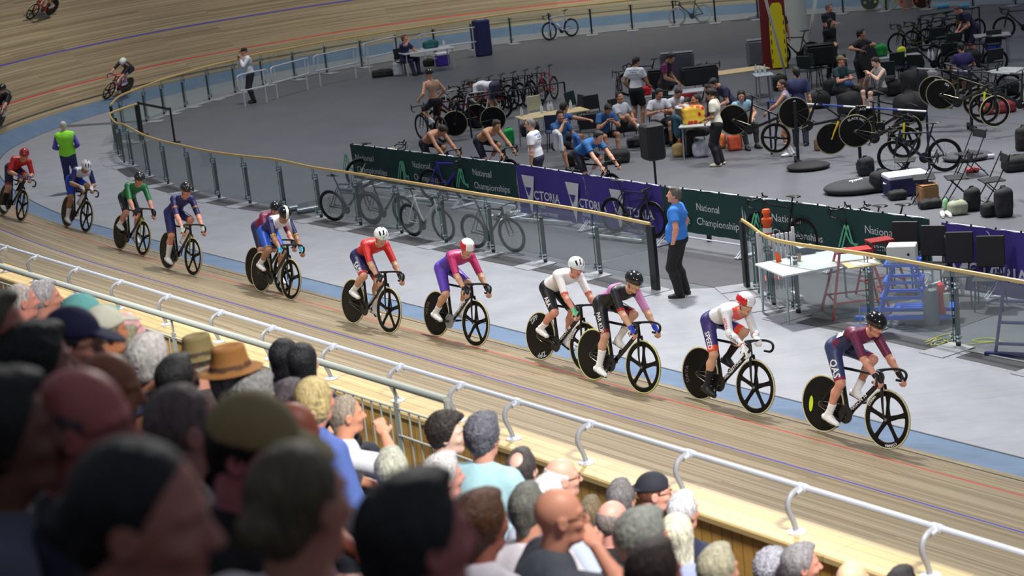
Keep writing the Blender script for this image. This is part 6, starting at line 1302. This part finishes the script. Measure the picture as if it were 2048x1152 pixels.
jersey_hang('white jacket hung over a chair back behind the purple banner', 1112, 262, .95, (200, 204, 210), .3); jersey_hang('blue jacket hung over a chair back beside the white one', 1150, 268, .9, (40, 90, 160), .2); jersey_hang('teal jacket over a chair behind the slumped person', 1352, 232, .9, (40, 80, 96), .4)
for k, (x, y, s, c, lb) in enumerate(((1060, 270, (.6, .4, .4), (26, 28, 34), 'black kit bag behind the white polo wearer'), (1150, 330, (.5, .4, .35), (24, 24, 28), 'black bag beside the blue rider on rollers'), (1235, 325, (.7, .45, .35), (26, 26, 30), 'black holdall by the black chair legs'), (1275, 292, (.6, .4, .25), (30, 30, 36), 'dark bag under the crossed legs'), (1340, 285, (.6, .5, .4), (30, 34, 44), 'dark blue bag beneath the slumped person'), (1700, 230, (.7, .6, .7), (26, 28, 34), 'big black sack behind the lettered disc wheels'), (1690, 195, (.6, .5, .5), (34, 76, 130), 'bright blue camping bag in the right pit'), (1770, 165, (.5, .4, .4), (190, 150, 126), 'salmon towel heap under the singlet wearer'), (1830, 195, (.8, .7, .9), (26, 28, 30), 'tall black backpack left of the fluorescent bicycle'), (1820, 240, (.9, .8, .8), (20, 20, 24), 'round black wheel bag in front of the black backpack'), (1995, 225, (1., .5, .3), (110, 24, 40), 'dark red holdall behind the yellow bicycle stand'), (1640, 215, (.6, .5, .5), (26, 30, 30), 'dark bag below the blue bar'), (1560, 180, (.5, .4, .5), (30, 36, 36), 'dark bag left of the navy team jacket'), (1940, 130, (.7, .5, .5), (24, 26, 30), 'dark bag under the far rack'))):
    bag(lb, gxy(x, y), s, c)
# white column, stay rods, red board and yellow stretcher
cb = gxy(1592, 112); col_ = struct(MB().tube([(cb[0], cb[1], 0), (cb[0]-.0, cb[1], 6)], .40, 28).build('column_white', mat('column_paint', (200, 206, 196), .5, noise=.03), None, True))
for k, (a, b, z0, z1) in enumerate((((1572, 152), (1530, -6), .1, 3.4), ((1620, 66), (1632, -6), 1.2, 4.))):
    q0 = at(*a, z0); q1 = at(*b, z1); t = tag(MB().tube([q0, q1], .035, 8).build('stay_rod', mat('rod_white', (206, 208, 200), .5), None, True), ['slanting pale rod in front of the red board', 'thin pale rod right of the white column'][k], 'rod')
q = gxy(1552, 138); t = thing('sign_board', 'dark red upright board behind the yellow stretcher', 'board', (*q, 0), rad(-8)); MB().box((0, 0, 1.03), (.72, .04, 2.06), bev=.005).build('panel', colmat((120, 26, 30), .6), t); MB().box((-.3, .15, .03), (.08, .5, .06)).box((.3, .15, .03), (.08, .5, .06)).build('foot', colmat((60, 60, 64)), t)
t = thing('spine_board', 'yellow rescue stretcher standing upright against the red board', 'stretcher', (q[0]+.10, q[1]-.10, 0), rad(-8)); pts = [(-.20, .0), (-.23, .5), (-.22, 1.3), (-.16, 1.75), (-.10, 1.84), (.10, 1.84), (.16, 1.75), (.22, 1.3), (.23, .5), (.20, .0)]
Mx = Matrix(((1, 0, 0, 0), (0, 0, -1, 0), (0, 1, 0, .05), (0, 0, 0, 1))); MB().prism(pts, .05, Mx).build('board', colmat((232, 214, 30), .5), t)
for k in range(6):
    for s_ in (-1, 1): MB().box((s_*.185, -.052, .25+k*.27), (.025, .006, .13), bev=.002).build('handhold', colmat((40, 36, 20)), t)
# right foreground: table, bollard, trestles, cylinder, ladder, chairs, cables
tA, tB, tC = at(1592, 545, .75), at(1690, 527, .75), at(1530, 520, .75)
w1 = table('white table with papers just inside the right-hand glass fence', ((tA[0]+tB[0])/2-.0, (tA[1]+tB[1])/2+.45), 1.5, .95, .75, math.atan2(tB[1]-tA[1], tB[0]-tA[0]), top_c=(204, 208, 210), leg_c=(150, 164, 172))
q = at(1611, 506, .75); t = thing('label_printer', 'small black and white printer box on the white table', 'printer', (q[0], q[1], .75), .15); MB().box((0, 0, .05), (.26, .2, .10), bev=.01).build('body', colmat((34, 34, 40)), t); MB().box((0, 0, .105), (.24, .18, .012), bev=.004).build('lid', colmat((214, 216, 222)), t)
q = at(1598, 522, .75); t = thing('paper_cup', 'brown paper cup on the near corner of the white table', 'cup', (q[0], q[1], .75)); MB().lathe([(0, 0), (.03, 0), (.04, .11), (.036, .11), (.028, .01), (0, .01)], 16).build('body', colmat((150, 122, 80)), t, True)
q = gxy(1542, 560); t = thing('bollard', 'orange plastic bollard with white base sleeve beside the gate fence', 'bollard', (*q, 0)); MB().lathe([(.20, 0), (.20, .04), (.07, .06), (.065, .9), (.085, .93), (.085, 1.0), (.05, 1.02), (.05, 1.06), (.07, 1.10), (.055, 1.15), (0, 1.16)], 20).build('post', colmat((232, 92, 26), .5), t, True); MB().lathe([(.072, .78), (.073, .86)], 20).build('collar', colmat((230, 230, 232)), t)
q = gxy(1560, 600); t = thing('folding_gate', 'white slatted folding panel beside the orange bollard', 'panel', (*q, 0), rad(12)); MB().box((-.28, 0, .55), (.04, .04, 1.1)).box((.28, 0, .55), (.04, .04, 1.1)).build('frame', colmat((206, 208, 212)), t)
for k in range(8): MB().box((-.24+k*.069, 0, .60), (.05, .02, .86), bev=.006).build('slat', colmat((214, 216, 222)), t)
MB().box((.28, 0, .03), (.05, .4, .05)).build('foot', colmat((206, 208, 212)), t)
q = at(1560, 535, .65); t = thing('flag', 'orange pennant hanging on the gate glass', 'flag', (q[0], q[1]-.05, .62), rad(20)); MB().prism([(-.08, .30), (-.02, .27), (.03, .12), (.10, -.02), (-.02, -.06), (-.06, .05)], .006, Matrix(((1, 0, 0, 0), (0, 0, -1, 0), (0, 1, 0, 0), (0, 0, 0, 1)))).build('cloth', colmat((238, 96, 30), .7), t)
def trestle(label, base, z, col, L=.9, W=.6, rz=0):
    t = thing('trestle', label, 'trestle', (*base, 0), rz)
    for sx in (-1, 1):
        for sy in (-1, 1): MB().tube([(sx*L*.25, sy*.10, z), (sx*L*.5, sy*W*.5, .0)], .020, 6).build('leg', colmat(col, .45), t, True)
        MB().tube([(sx*L*.43, -W*.38, z*.28), (sx*L*.43, W*.38, z*.28)], .014, 6).build('brace', colmat(col, .45), t)
    for sy in (-1, 1): MB().tube([(-L*.44, sy*W*.40, z*.24), (L*.44, sy*W*.40, z*.24)], .014, 6).build('brace', colmat(col, .45), t); 
    MB().box((0, 0, z), (L*.62, .26, .03), bev=.005).build('step', colmat(col, .45), t); return t
trestle('red metal trestle beside the white table', gxy(1712, 622), .92, (176, 36, 36), .85, .7, .05); trestle('second red trestle partly behind the blue one', gxy(1765, 590), .85, (150, 30, 32), .6, .6, .2)
q = at(1722, 528, .95); t = thing('clipboard', 'papers on a board laid across the red trestle', 'board', (q[0], q[1], .94), .1); MB().box((0, 0, .01), (.46, .34, .02), bev=.004).build('board', colmat((190, 176, 130)), t); MB().box((.03, 0, .024), (.32, .24, .006)).build('paper', colmat((226, 228, 232)), t)
bt = gxy(1812, 640); t = thing('start_gate_frame', 'bright blue tubular metal frame on long feet behind the glass', 'frame', (*bt, 0), rad(-20)); BL = colmat((40, 96, 214), .4)
for s_ in (-1, 1): MB().tube([(-.35, s_*.22, .12), (-.12, s_*.16, .86)], .022, 6).tube([(.35, s_*.22, .12), (.12, s_*.16, .86)], .022, 6).build('upright', BL, t, True); MB().box((0, s_*.22, .10), (1.35, .06, .06)).build('runner', BL, t)
for z, L in ((.38, .6), (.60, .5), (.85, .45)): MB().box((0, -.2, z), (L, .04, .04)).box((0, .2, z), (L, .04, .04)).box((-L/2, 0, z), (.04, .4, .04)).box((L/2, 0, z), (.04, .4, .04)).build('cross_frame', BL, t)
MB().box((.3, 0, .2), (.9, .3, .03)).build('base_tray', BL, t); MB().tube([(-.6, -.3, .0), (-.6, -.3, .3)], .008, 6).build('levelling_foot', colmat((150, 152, 156), .3, .6), t)
q = bt; t = thing('control_box', 'white control box on top of the blue frame', 'box', (q[0], q[1], .87), rad(-20)); MB().box((0, 0, .12), (.40, .28, .24), bev=.01).build('housing', colmat((206, 208, 204), .5), t); MB().lathe([(0, -.145), (.02, -.145), (.02, -.13), (0, -.13)], 12, 'y', (.1, 0, .12)).build('socket', colmat((30, 30, 34)), t)
q = gxy(1864, 648); t = thing('gas_cylinder', 'grey gas cylinder with red back plate beside the blue frame', 'cylinder', (*q, 0)); MB().lathe([(0, 0), (.11, 0), (.11, .44), (.09, .50), (.035, .53), (.028, .58), (0, .58)], 24).build('body', colmat((104, 112, 122), .35, .2), t, True); MB().box((.16, .05, .30), (.09, .14, .54), bev=.02).build('back_plate', colmat((200, 26, 32), .45), t)
MB().box((.21, -.04, .34), (.08, .05, .20), bev=.01).build('power_outlet', colmat((200, 200, 186)), t)
l0_, l1_ = gxy(1990, 712), gxy(2062, 722); t = thing('step_ladder', 'dark blue metal ladder frame at the right edge behind the glass', 'ladder', (*gxy(2052, 702), 0), rad(-30)); DB = colmat((46, 46, 104), .4)
for s_ in (-1, 1): MB().tube([(s_*.34, -.25, 0), (s_*.22, .05, 1.15)], .022, 6).build('stile', DB, t, True)
for k in range(4): MB().box((0, -.2+k*.07, .15+k*.27), (.64-k*.05, .06, .03)).build('rung', DB, t)
MB().box((-.0, -.25, .02), (.95, .07, .05)).build('base_bar', DB, t)
for k, (x, y) in enumerate(((1808, 580), (1866, 590), (1920, 606), (1982, 616))):
    t = thing('black_chair', ['black high-backed chair at the left end of the row of four', 'black chair behind the white control box', 'black chair before the left edge of the purple banner', 'black chair at the right end of the row of four'][k], 'chair', (*gxy(x, y), 0), rad(-118 if k < 2 else -112), 'row of black chairs before the banners')
    MB().box((0, 0, .45), (.44, .44, .03), bev=.012).build('seat', colmat((30, 30, 36), .55), t); MB().box((-.22, 0, .78), (.03, .40, .46), M=Matrix.Rotation(-.12, 4, 'Y'), bev=.012).build('backrest', colmat((28, 28, 33), .55), t)
    for sx in (-1, 1):
        for sy in (-1, 1): MB().tube([(sx*.19, sy*.18, .44), (sx*.22, sy*.20, 0)], .012, 6).build('leg', colmat((34, 34, 38), .4), t, True)
    MB().tube([(-.2, .12, .44), (-.235, .12, .60)], .012, 6).tube([(-.2, -.12, .44), (-.235, -.12, .60)], .012, 6).build('back_strut', colmat((34, 34, 38), .4), t)
for k, (pts, c, r, lb) in enumerate((([(1850, 685), (1880, 672), (1905, 668), (1890, 684), (1862, 690), (1878, 676), (1912, 690), (1960, 686), (2000, 682), (1975, 676), (1945, 682), (2010, 684)], (206, 206, 60), .007, 'yellow cable looped on the floor behind the glass'), ([(1852, 690), (1885, 678), (1915, 680), (1870, 686), (1890, 694), (1930, 700), (1990, 712), (2060, 726)], (150, 156, 150), .012, 'grey-white cable bundle on the floor by the fence post'))):
    tag(MB().tube(catmull([at(x, y, r) for x, y in pts], 5), r, 6).build('cable', colmat(c, .5), None, True), lb, 'cable')
# folding chairs, bags and coolers at the right
for k, (x, y, rz) in enumerate(((1940, 352, 200), (1850, 402, 170), (1915, 402, 175), (1985, 408, 185), (1812, 365, 165))): folding_chair(['black folding chair standing alone at the back', 'black folding chair left of the cardboard box', 'black folding chair beside the white shoes', 'black folding chair next to the rucksack', 'black folding chair behind the blue cooler'][k], gxy(x, y), rad(rz))
cooler('blue cooler box with white lid near the folding chairs', gxy(1812, 388), (.75, .45, .42), .1, (34, 38, 84), (206, 210, 220)); small_box('brown cardboard box under a folding chair', 1856, 405, 0, (.34, .3, .34), (150, 112, 74), 'cardboard_box', .2)
def flatbag(label, px, py, r, col, txt=None, z=0, h=.1): t = thing('wheel_bag', label, 'bag', (*gxy(px, py), z)); S = Sol(.016, .05); S.ell((0, 0, h*.6), np.eye(3), (r, r*.75, h), col, [((0, 0, .005), (0, 0, -1.))]); S.mesh('shell', V_CLOTH, t); 
flatbag('flat grey and black wheel bag with white stripe lettering on the floor', 1712, 382, .62, (44, 46, 52), h=.14); flatbag('round black wheel bag lying under the left bicycle stand', 1617, 338, .45, (28, 28, 32)); flatbag('grey bag lying behind the lone folding chair', 1935, 318, .5, (60, 62, 70))
q = at(1738, 385, .2); letter('lettering', 'ZIPP', (-.12, -.25, .17), (.8, .5, .0), (-.3, .6, .4), .13, colmat((206, 208, 216)), [o for o in COL.objects if o.name.startswith('wheel_bag')][-3] if False else [o for o in COL.objects if o.get('label', '').startswith('flat grey')][0], lift=.01)
for lb, x, y, s, c in (('tall dark rucksack with hanging straps beside the folding chair', 2008, 432, (.38, .32, .62), (34, 34, 40)), ('small black helmet bag left of the rucksack', 1977, 432, (.32, .28, .30), (24, 24, 28)), ('black backpack leaning by the middle folding chair', 1945, 420, (.34, .3, .5), (24, 25, 30)), ('cream cloth bag beside the green cup', 1915, 428, (.42, .3, .30), (150, 156, 136)), ('dark backpack by the middle bicycle stand with yellow tag', 1732, 350, (.4, .3, .45), (26, 28, 32)), ('black wheel sack beside the blue cooler', 1762, 382, (.5, .4, .5), (24, 25, 30)), ('black shoulder bag under the left folding chair', 1795, 398, (.4, .3, .2), (24, 24, 28)), ('black bag in front of the cardboard box', 1860, 415, (.5, .3, .18), (22, 22, 26)), ('black open crate bag at the right edge', 2035, 340, (.7, .5, .35), (24, 25, 28)), ('black case at the upper right edge', 2048, 300, (.4, .3, .6), (24, 24, 28))): bag(lb, gxy(x, y), s, c)
for k, x in enumerate((1885, 1897)):
    t = thing('shoe', ['left', 'right'][k]+' one of two white shoes left on the floor by the cream bag', 'shoe', (*gxy(x, 432), 0), rad(-100+k*12), 'pair of white shoes'); S = Sol(.008, .02); S.cap((-.08, 0, .04), (.05, 0, .035), .042, .040, (206, 204, 200)); S.cap((.05, 0, .035), (.14, 0, .025), .040, .028, (206, 204, 200)); S.mesh('upper', V_CLOTH, t); S = Sol(.008, .01); S.cap((-.08, 0, .012), (.15, 0, .012), .038, .03, (230, 230, 228), flat=(0, 0, 1, 2.5)); S.mesh('sole', V_CLOTH, t)
t = thing('cup', 'green and white cup with straw by the shoes', 'cup', (*gxy(1891, 418), 0)); MB().lathe([(0, 0), (.035, 0), (.045, .14), (.04, .15), (.03, .18), (0, .19)], 16).build('body', colmat((150, 214, 150)), t, True); MB().tube([(0, 0, .18), (.01, 0, .26)], .004, 6).build('straw', colmat((230, 230, 230)), t)
for k, (x, y, c, lb) in enumerate(((1975, 318, (196, 198, 204), 'silver bottle behind the folding chairs'), (1944, 345, (200, 90, 90), 'white and red bottle lying before the lone chair'))): t = tag(MB().tube([(-.13, 0, .05), (.13, 0, .05)], .05, 14).build('bottle', colmat(c, .25, .5), None, True), lb, 'bottle'); t.location = (*gxy(x, y), 0)
q = gxy(1419, 482); t = tag(MB().lathe([(0, 0), (.045, 0), (.045, .17), (.018, .24), (.018, .29), (0, .29)], 14).build('bottle', colmat((40, 30, 40), .2), None, True), 'dark bottle on the floor under the green banner', 'bottle'); t.location = (*q, 0)

for lb, x, y, s_, c in (('black rucksack at the feet of the khaki cap wearer', 1662, 190, (.5, .4, .5), (26, 28, 32)), ('dark crate bag between the singlet wearer and the tall backpack', 1792, 190, (.6, .5, .45), (28, 26, 30)), ('black duffel under the middle of the silver bar', 1915, 175, (.9, .5, .4), (22, 24, 28)), ('white carrier bag hanging under the silver bar', 1862, 172, (.4, .2, .5), (190, 186, 192)), ('purple tote below the long grey table', 1805, 140, (.5, .3, .45), (60, 50, 110)), ('black duffel near the right edge below the silver bar', 2010, 190, (.8, .5, .45), (24, 24, 30)), ('white towel pile on the right-hand pit table', 2010, 150, (.6, .4, .2), (196, 200, 206)), ('blue crate under the grey table by the person bending over', 1985, 100, (.5, .4, .5), (34, 54, 140)), ('dark heap of clothing by the blue bar centre', 1690, 262, (.7, .5, .4), (24, 30, 30)), ('tan paper bag beside the left bicycle stand', 1640, 300, (.3, .25, .35), (120, 96, 70))): bag(lb, gxy(x, y), s_, c)
for k, (x, y, rz) in enumerate(((1838, 175, 60), (1985, 165, 100), (1905, 128, 95), (1775, 190, 80), (1662, 150, 30))): stack_chair('dark glossy chair %s' % ['in front of the tall black backpack', 'below the towel pile', 'under the far rack of dark bicycles', 'between salmon towel and backpack', 'behind the khaki cap wearer'][k], gxy(x, y), rad(rz), (24, 38, 38), 'dark green chairs of the right pit')
# ------------------------------------------------------------------ spectators in the stand (head centre pixel and distance give the seat)
def spec(label, px, py, dep, yaw, hp=0, skin='f', hair=('short', (120, 112, 104)), top=((60, 62, 70), .6), lean=6, hands_=None, h=None, eye=None, side=0, P=None, **k):
    while True:
        hd = atd(px, py+90/dep, dep)
        if lw(hd[0], hd[1])[1] > 8.75 or dep < 6: break
        dep -= .15
    base = dict(pel=(-.02, 0, .50), lean=lean, lean2=lean+4, head=(k.pop('hy', 0), hp), fl=(.36, .13, .08), fr=(.38, -.13, .08), hl=(.26, .12, .66), hr=(.26, -.12, .66), kh=((.6, .2, 1), (.6, -.2, 1)), eh=((-.4, .8, -.5), (-.4, -.8, -.5)), side=side)
    if hands_ == 'chin': base.update(hr=(.30, -.04, 1.02), eh=((-.4, .8, -.5), (.1, -.8, -.6)))
    if hands_ == 'chinl': base.update(hl=(.30, .02, 1.02), eh=((.1, .8, -.6), (-.4, -.8, -.5)))
    if P: base.update(P)
    p = Pose(**base); R = Matrix.Rotation(rad(yaw), 3, 'Z'); q = R @ Vector(p.Hc); loc = (hd[0]-q.x, hd[1]-q.y, hd[2]-q.z)
    h = h or (.012 if dep < 9 else .012)
    bt = k.pop('bottom', ((40, 42, 54), 2.))
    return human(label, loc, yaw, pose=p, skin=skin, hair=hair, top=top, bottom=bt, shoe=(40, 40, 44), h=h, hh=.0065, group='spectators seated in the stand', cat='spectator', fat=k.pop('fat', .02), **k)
GR = (150, 148, 146); DK = (26, 22, 22)
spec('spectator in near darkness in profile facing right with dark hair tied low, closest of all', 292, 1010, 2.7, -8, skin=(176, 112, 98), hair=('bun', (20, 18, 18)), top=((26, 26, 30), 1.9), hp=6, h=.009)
spec('spectator with light brown hair gathered in a low bun seen from behind', 602, 985, 3.4, 52, skin='f', hair=('bun', (96, 84, 62)), top=((150, 146, 156), .6), h=.010)
spec('spectator with broad dark grey hair and reddish ear in the bottom centre', 838, 1055, 3.3, 30, skin=(190, 110, 104), hair=('short', (34, 31, 32)), top=((130, 130, 140), .6), h=.010)
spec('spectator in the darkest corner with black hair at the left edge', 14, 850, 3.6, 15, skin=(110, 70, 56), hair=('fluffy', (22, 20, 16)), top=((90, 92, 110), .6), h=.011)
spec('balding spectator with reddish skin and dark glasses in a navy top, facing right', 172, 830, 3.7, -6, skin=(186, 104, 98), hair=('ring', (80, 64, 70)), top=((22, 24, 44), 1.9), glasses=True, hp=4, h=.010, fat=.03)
spec('spectator in tan peaked cap with black hair below it and black T-shirt', 512, 880, 4.1, -22, skin=(200, 124, 128), hair=('short', (14, 13, 13)), top=((18, 18, 22), .6), cap=(152, 136, 92), hp=14, h=.010)
spec('spectator with cropped grey-brown hair behind the tan cap', 372, 840, 4.8, 30, skin=(186, 128, 116), hair=('thin', (110, 92, 88)), top=((60, 60, 70), .6), h=.012)
spec('brown-skinned spectator with receding hair looking right in dark blue', 222, 765, 5.9, -2, skin=(150, 92, 66), hair=('ring', (36, 24, 20)), top=((26, 30, 52), 1.9), hp=10)
spec('spectator with black hair behind the navy cap wearer', 82, 715, 5.6, 30, skin=(150, 104, 88), hair=('fluffy', (18, 16, 16)), top=((36, 34, 38), .6))
spec('spectator in dark navy peaked cap with glasses in profile', 148, 672, 6.8, 0, skin=(206, 142, 122), hair=('short', (40, 34, 34)), top=((54, 56, 70), .6), cap=(24, 28, 66), hp=12, glasses=True)
spec('spectator in teal baseball cap', 168, 628, 9.6, 10, skin=(190, 120, 90), hair=('short', (80, 66, 50)), top=((52, 60, 80), .6), cap=(104, 170, 166))
spec('spectator in cream baseball cap with orange-brown neck', 212, 655, 8.8, 40, skin=(196, 130, 92), hair=('buzz', (120, 108, 96)), top=((46, 56, 84), .6), cap=(206, 204, 184))
spec('spectator with fluffy white hair in the left group', 302, 712, 8.8, 55, skin=(200, 140, 110), hair=('fluffy', (206, 200, 194)), top=((96, 90, 90), .6))
spec('spectator with ash-blond short hair left of the white fluffy head', 252, 692, 9.6, 30, skin='b', hair=('short', (140, 130, 104)), top=((60, 62, 74), .6))
spec('spectator with short black hair below the white fluffy head', 358, 752, 8.6, 50, skin=(90, 56, 44), hair=('short', (26, 24, 26)), top=((30, 34, 52), .6))
spec('spectator in brown felt hat with dark band', 468, 748, 8.6, 40, skin=(196, 130, 120), hair=('short', (120, 112, 110)), top=((60, 54, 60), .6), hat=((152, 102, 48), (84, 56, 34)))
spec('spectator with curly grey hair just under the brown hat', 512, 795, 8.6, 50, skin='f', hair=('curly', (140, 138, 136)), top=((70, 70, 80), .6))
spec('bald spectator in profile facing right behind the tan cap', 588, 858, 6.6, -12, skin=(158, 84, 64), hair=None, top=((40, 40, 46), .6), hp=12)
spec('long black-haired spectator, left one of two beyond the grey rail', 572, 708, 11.6, 55, skin='b', hair=('long', (18, 18, 24)), top=((40, 44, 60), .6))
spec('long black-haired spectator with hair clip, right one of two beyond the grey rail', 608, 718, 11.2, 60, skin='b', hair=('long', (16, 16, 22)), top=((30, 32, 42), 1.9))
spec('spectator in blue denim jacket with curly blond hair, leaning right', 632, 792, 9.4, 48, skin='f', hair=('bob', (196, 176, 122)), top=((88, 112, 182), 1.95, .018), lean=16, side=-8)
spec('spectator in white T-shirt with combed grey hair and a hand at the cheek', 694, 822, 11.0, 18, skin=(226, 160, 128), hair=('thin', (160, 146, 130)), top=((224, 226, 234), .6), hands_='chin')
spec('small dark-haired spectator left of the denim jacket', 582, 800, 9.6, 60, skin='b', hair=('fluffy', (60, 50, 56)), top=((50, 50, 58), .6))
spec('spectator with pale grey-yellow hair in front of the wooden wall', 786, 935, 9.4, 70, skin='b', hair=('short', (190, 190, 172)), top=((70, 76, 100), .6))
spec('young spectator with dark curly hair turning right, in pale shirt', 896, 862, 11.0, -4, skin='e', hair=('curly', (44, 38, 34)), top=((196, 206, 226), .6), hy=0)
spec('spectator with curly grey hair wearing a pale aqua shirt', 968, 868, 10.4, 58, skin=(206, 150, 130), hair=('curly', (96, 96, 106)), top=((166, 206, 214), .6, .014), fat=.04)
spec('white-haired spectator in front of the aqua shirt', 888, 945, 9.4, 28, skin=(206, 150, 136), hair=('short', (206, 202, 200)), top=((130, 134, 150), .6))
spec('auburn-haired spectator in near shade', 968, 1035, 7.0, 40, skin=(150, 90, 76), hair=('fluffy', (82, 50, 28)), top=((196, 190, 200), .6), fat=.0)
spec('spectator with a bald crown ringed by dark hair', 1046, 932, 10.6, 62, skin=(226, 176, 160), hair=('patch', (64, 58, 58)), top=((44, 44, 52), .6))
spec('balding spectator with white side hair and glasses in sky blue shirt', 1126, 948, 10.8, 12, skin=(230, 170, 148), hair=('ring', (214, 210, 210)), top=((120, 196, 220), .6), glasses=True, fat=.03)
spec('child with brown hair in black T-shirt', 1182, 984, 11.2, 60, skin='b', hair=('kid', (112, 96, 70)), top=((30, 32, 38), .6), scale=.9)
spec('spectator with greying hair in off-white shirt, behind the bald glasses wearer', 1058, 1010, 8.6, 60, skin=(206, 146, 120), hair=('short', (96, 96, 88)), top=((206, 200, 206), .6))
spec('white-haired spectator mostly hidden above the bald glasses wearer', 1098, 990, 9.4, 50, skin='f', hair=('short', (216, 216, 218)), top=((190, 200, 220), .6))
spec('bald spectator with glasses and goatee in dark grey shirt, chin on hand', 1122, 1022, 7.4, 8, skin=(206, 142, 116), hair=None, top=((62, 66, 76), .6, .014), glasses=True, hands_='chin', lean=14, fat=.03, h=.010)
spec('spectator with dark grey hair in pale blue checked shirt', 1244, 992, 11.2, 60, skin='f', hair=('short', (112, 108, 108)), top=((172, 186, 216), .6))
spec('pink-scalped spectator in black T-shirt', 1228, 1034, 10.4, 40, skin=(226, 160, 144), hair=('ring', (140, 128, 124)), top=((26, 28, 34), .6))
spec('large-headed spectator with thick grey hair in grey checked shirt', 1290, 1068, 7.4, 30, skin=(196, 132, 110), hair=('fluffy', (132, 134, 126)), top=((150, 150, 160), .6), h=.010)
spec('spectator in backwards black cap with red-framed glasses and beard', 1310, 978, 11.4, 0, skin=(230, 166, 146), hair=('buzz', (110, 70, 50)), top=((30, 32, 40), .6), cap=None, glasses=True, extra=lambda p, r: wear_cap(p, r, (34, 36, 46), back=True))
spec('spectator with straight white-blond hair seen from behind', 1356, 1062, 9.8, 62, skin='f', hair=('long', (214, 210, 186)), top=((150, 160, 200), .6))
spec('spectator with white hair in front of the coping post', 1368, 1016, 11.4, 45, skin='f', hair=('short', (200, 200, 204)), top=((40, 44, 70), .6))
spec('dark auburn-haired spectator at the bottom edge', 1312, 1140, 6.2, 40, skin=(176, 104, 92), hair=('short', (52, 36, 30)), top=((30, 28, 32), .6))
spec('spectator with blond-grey combed hair at the bottom edge', 1438, 1132, 8.6, 40, skin=(206, 150, 124), hair=('short', (164, 158, 134)), top=((44, 44, 50), .6))
spec('silver-haired spectator left of the balding profile at the lower right', 1544, 1138, 11.0, 60, skin='f', hair=('curly', (160, 160, 170)), top=((60, 60, 70), .6))
spec('grey-haired spectator in profile looking right at the lower right', 1604, 1122, 10.6, 5, skin=(214, 150, 130), hair=('short', (140, 136, 138)), top=((60, 60, 72), .6))
spec('bald spectator whose crown shows at the bottom edge', 1706, 1156, 10.8, 40, skin=(236, 196, 160), hair=None, top=((70, 70, 80), .6))
spec('dark-haired spectator barely showing at the bottom edge', 1806, 1172, 11.0, 40, skin='b', hair=('short', (34, 30, 32)), top=((60, 60, 70), .6))
spec('spectator in profile with glasses and orange-brown jacket at the left edge', -8, 650, 5.6, 0, skin=(176, 108, 92), hair=('short', (90, 84, 60)), top=((150, 96, 44), 1.9), glasses=True)
spec('pink-headed spectator in striped white shirt beyond the balusters', 44, 596, 12.2, 30, skin=(226, 150, 130), hair=('thin', (200, 186, 180)), top=((206, 208, 220), .6))
spec('grey-haired spectator by the wall beyond the balusters', 92, 590, 12.6, 20, skin='f', hair=('short', (180, 176, 176)), top=((60, 60, 76), .6))
spec('pink-scalped spectator between the cream cap and the balusters', 256, 652, 12.4, 20, skin=(236, 176, 176), hair=('ring', (170, 160, 160)), top=((50, 52, 66), .6))
spec('spectator in olive hat beyond the balusters', 402, 718, 10.2, 50, skin='f', hair=('short', (190, 180, 160)), top=((70, 66, 60), .6), hat=((128, 112, 70), (70, 60, 40)))
# clear plastic-lidded cup held up by the bald profile's neighbour
q = atd(641, 900, 7.2); t = thing('coffee_cup', 'black-lidded coffee cup in front of the denim jacket', 'cup', tuple(q)); MB().lathe([(0, -.10), (.028, -.10), (.038, 0), (.041, .002), (.041, .012), (.032, .018), (0, .018)], 20).build('body', colmat((36, 38, 36), .4), t, True)
# benches: long plank seats on every step
for k in range(1, 9):
    tag(strip('bench', np.arange(-15, 12, 1.5), lambda l, k=k: [(8.35+.8*k+.42, seatz(k)+.40, 0), (8.35+.8*k+.42, seatz(k)+.44, .04), (8.35+.8*k+.76, seatz(k)+.44, .3), (8.35+.8*k+.76, seatz(k)+.40, .34)], mat('bench_grey', (58, 60, 68), .6)), 'long grey bench on step %s of the stand' % ['', 'one', 'two', 'three', 'four', 'five', 'six', 'seven', 'eight'][k], 'bench', 'stand benches', 'thing')
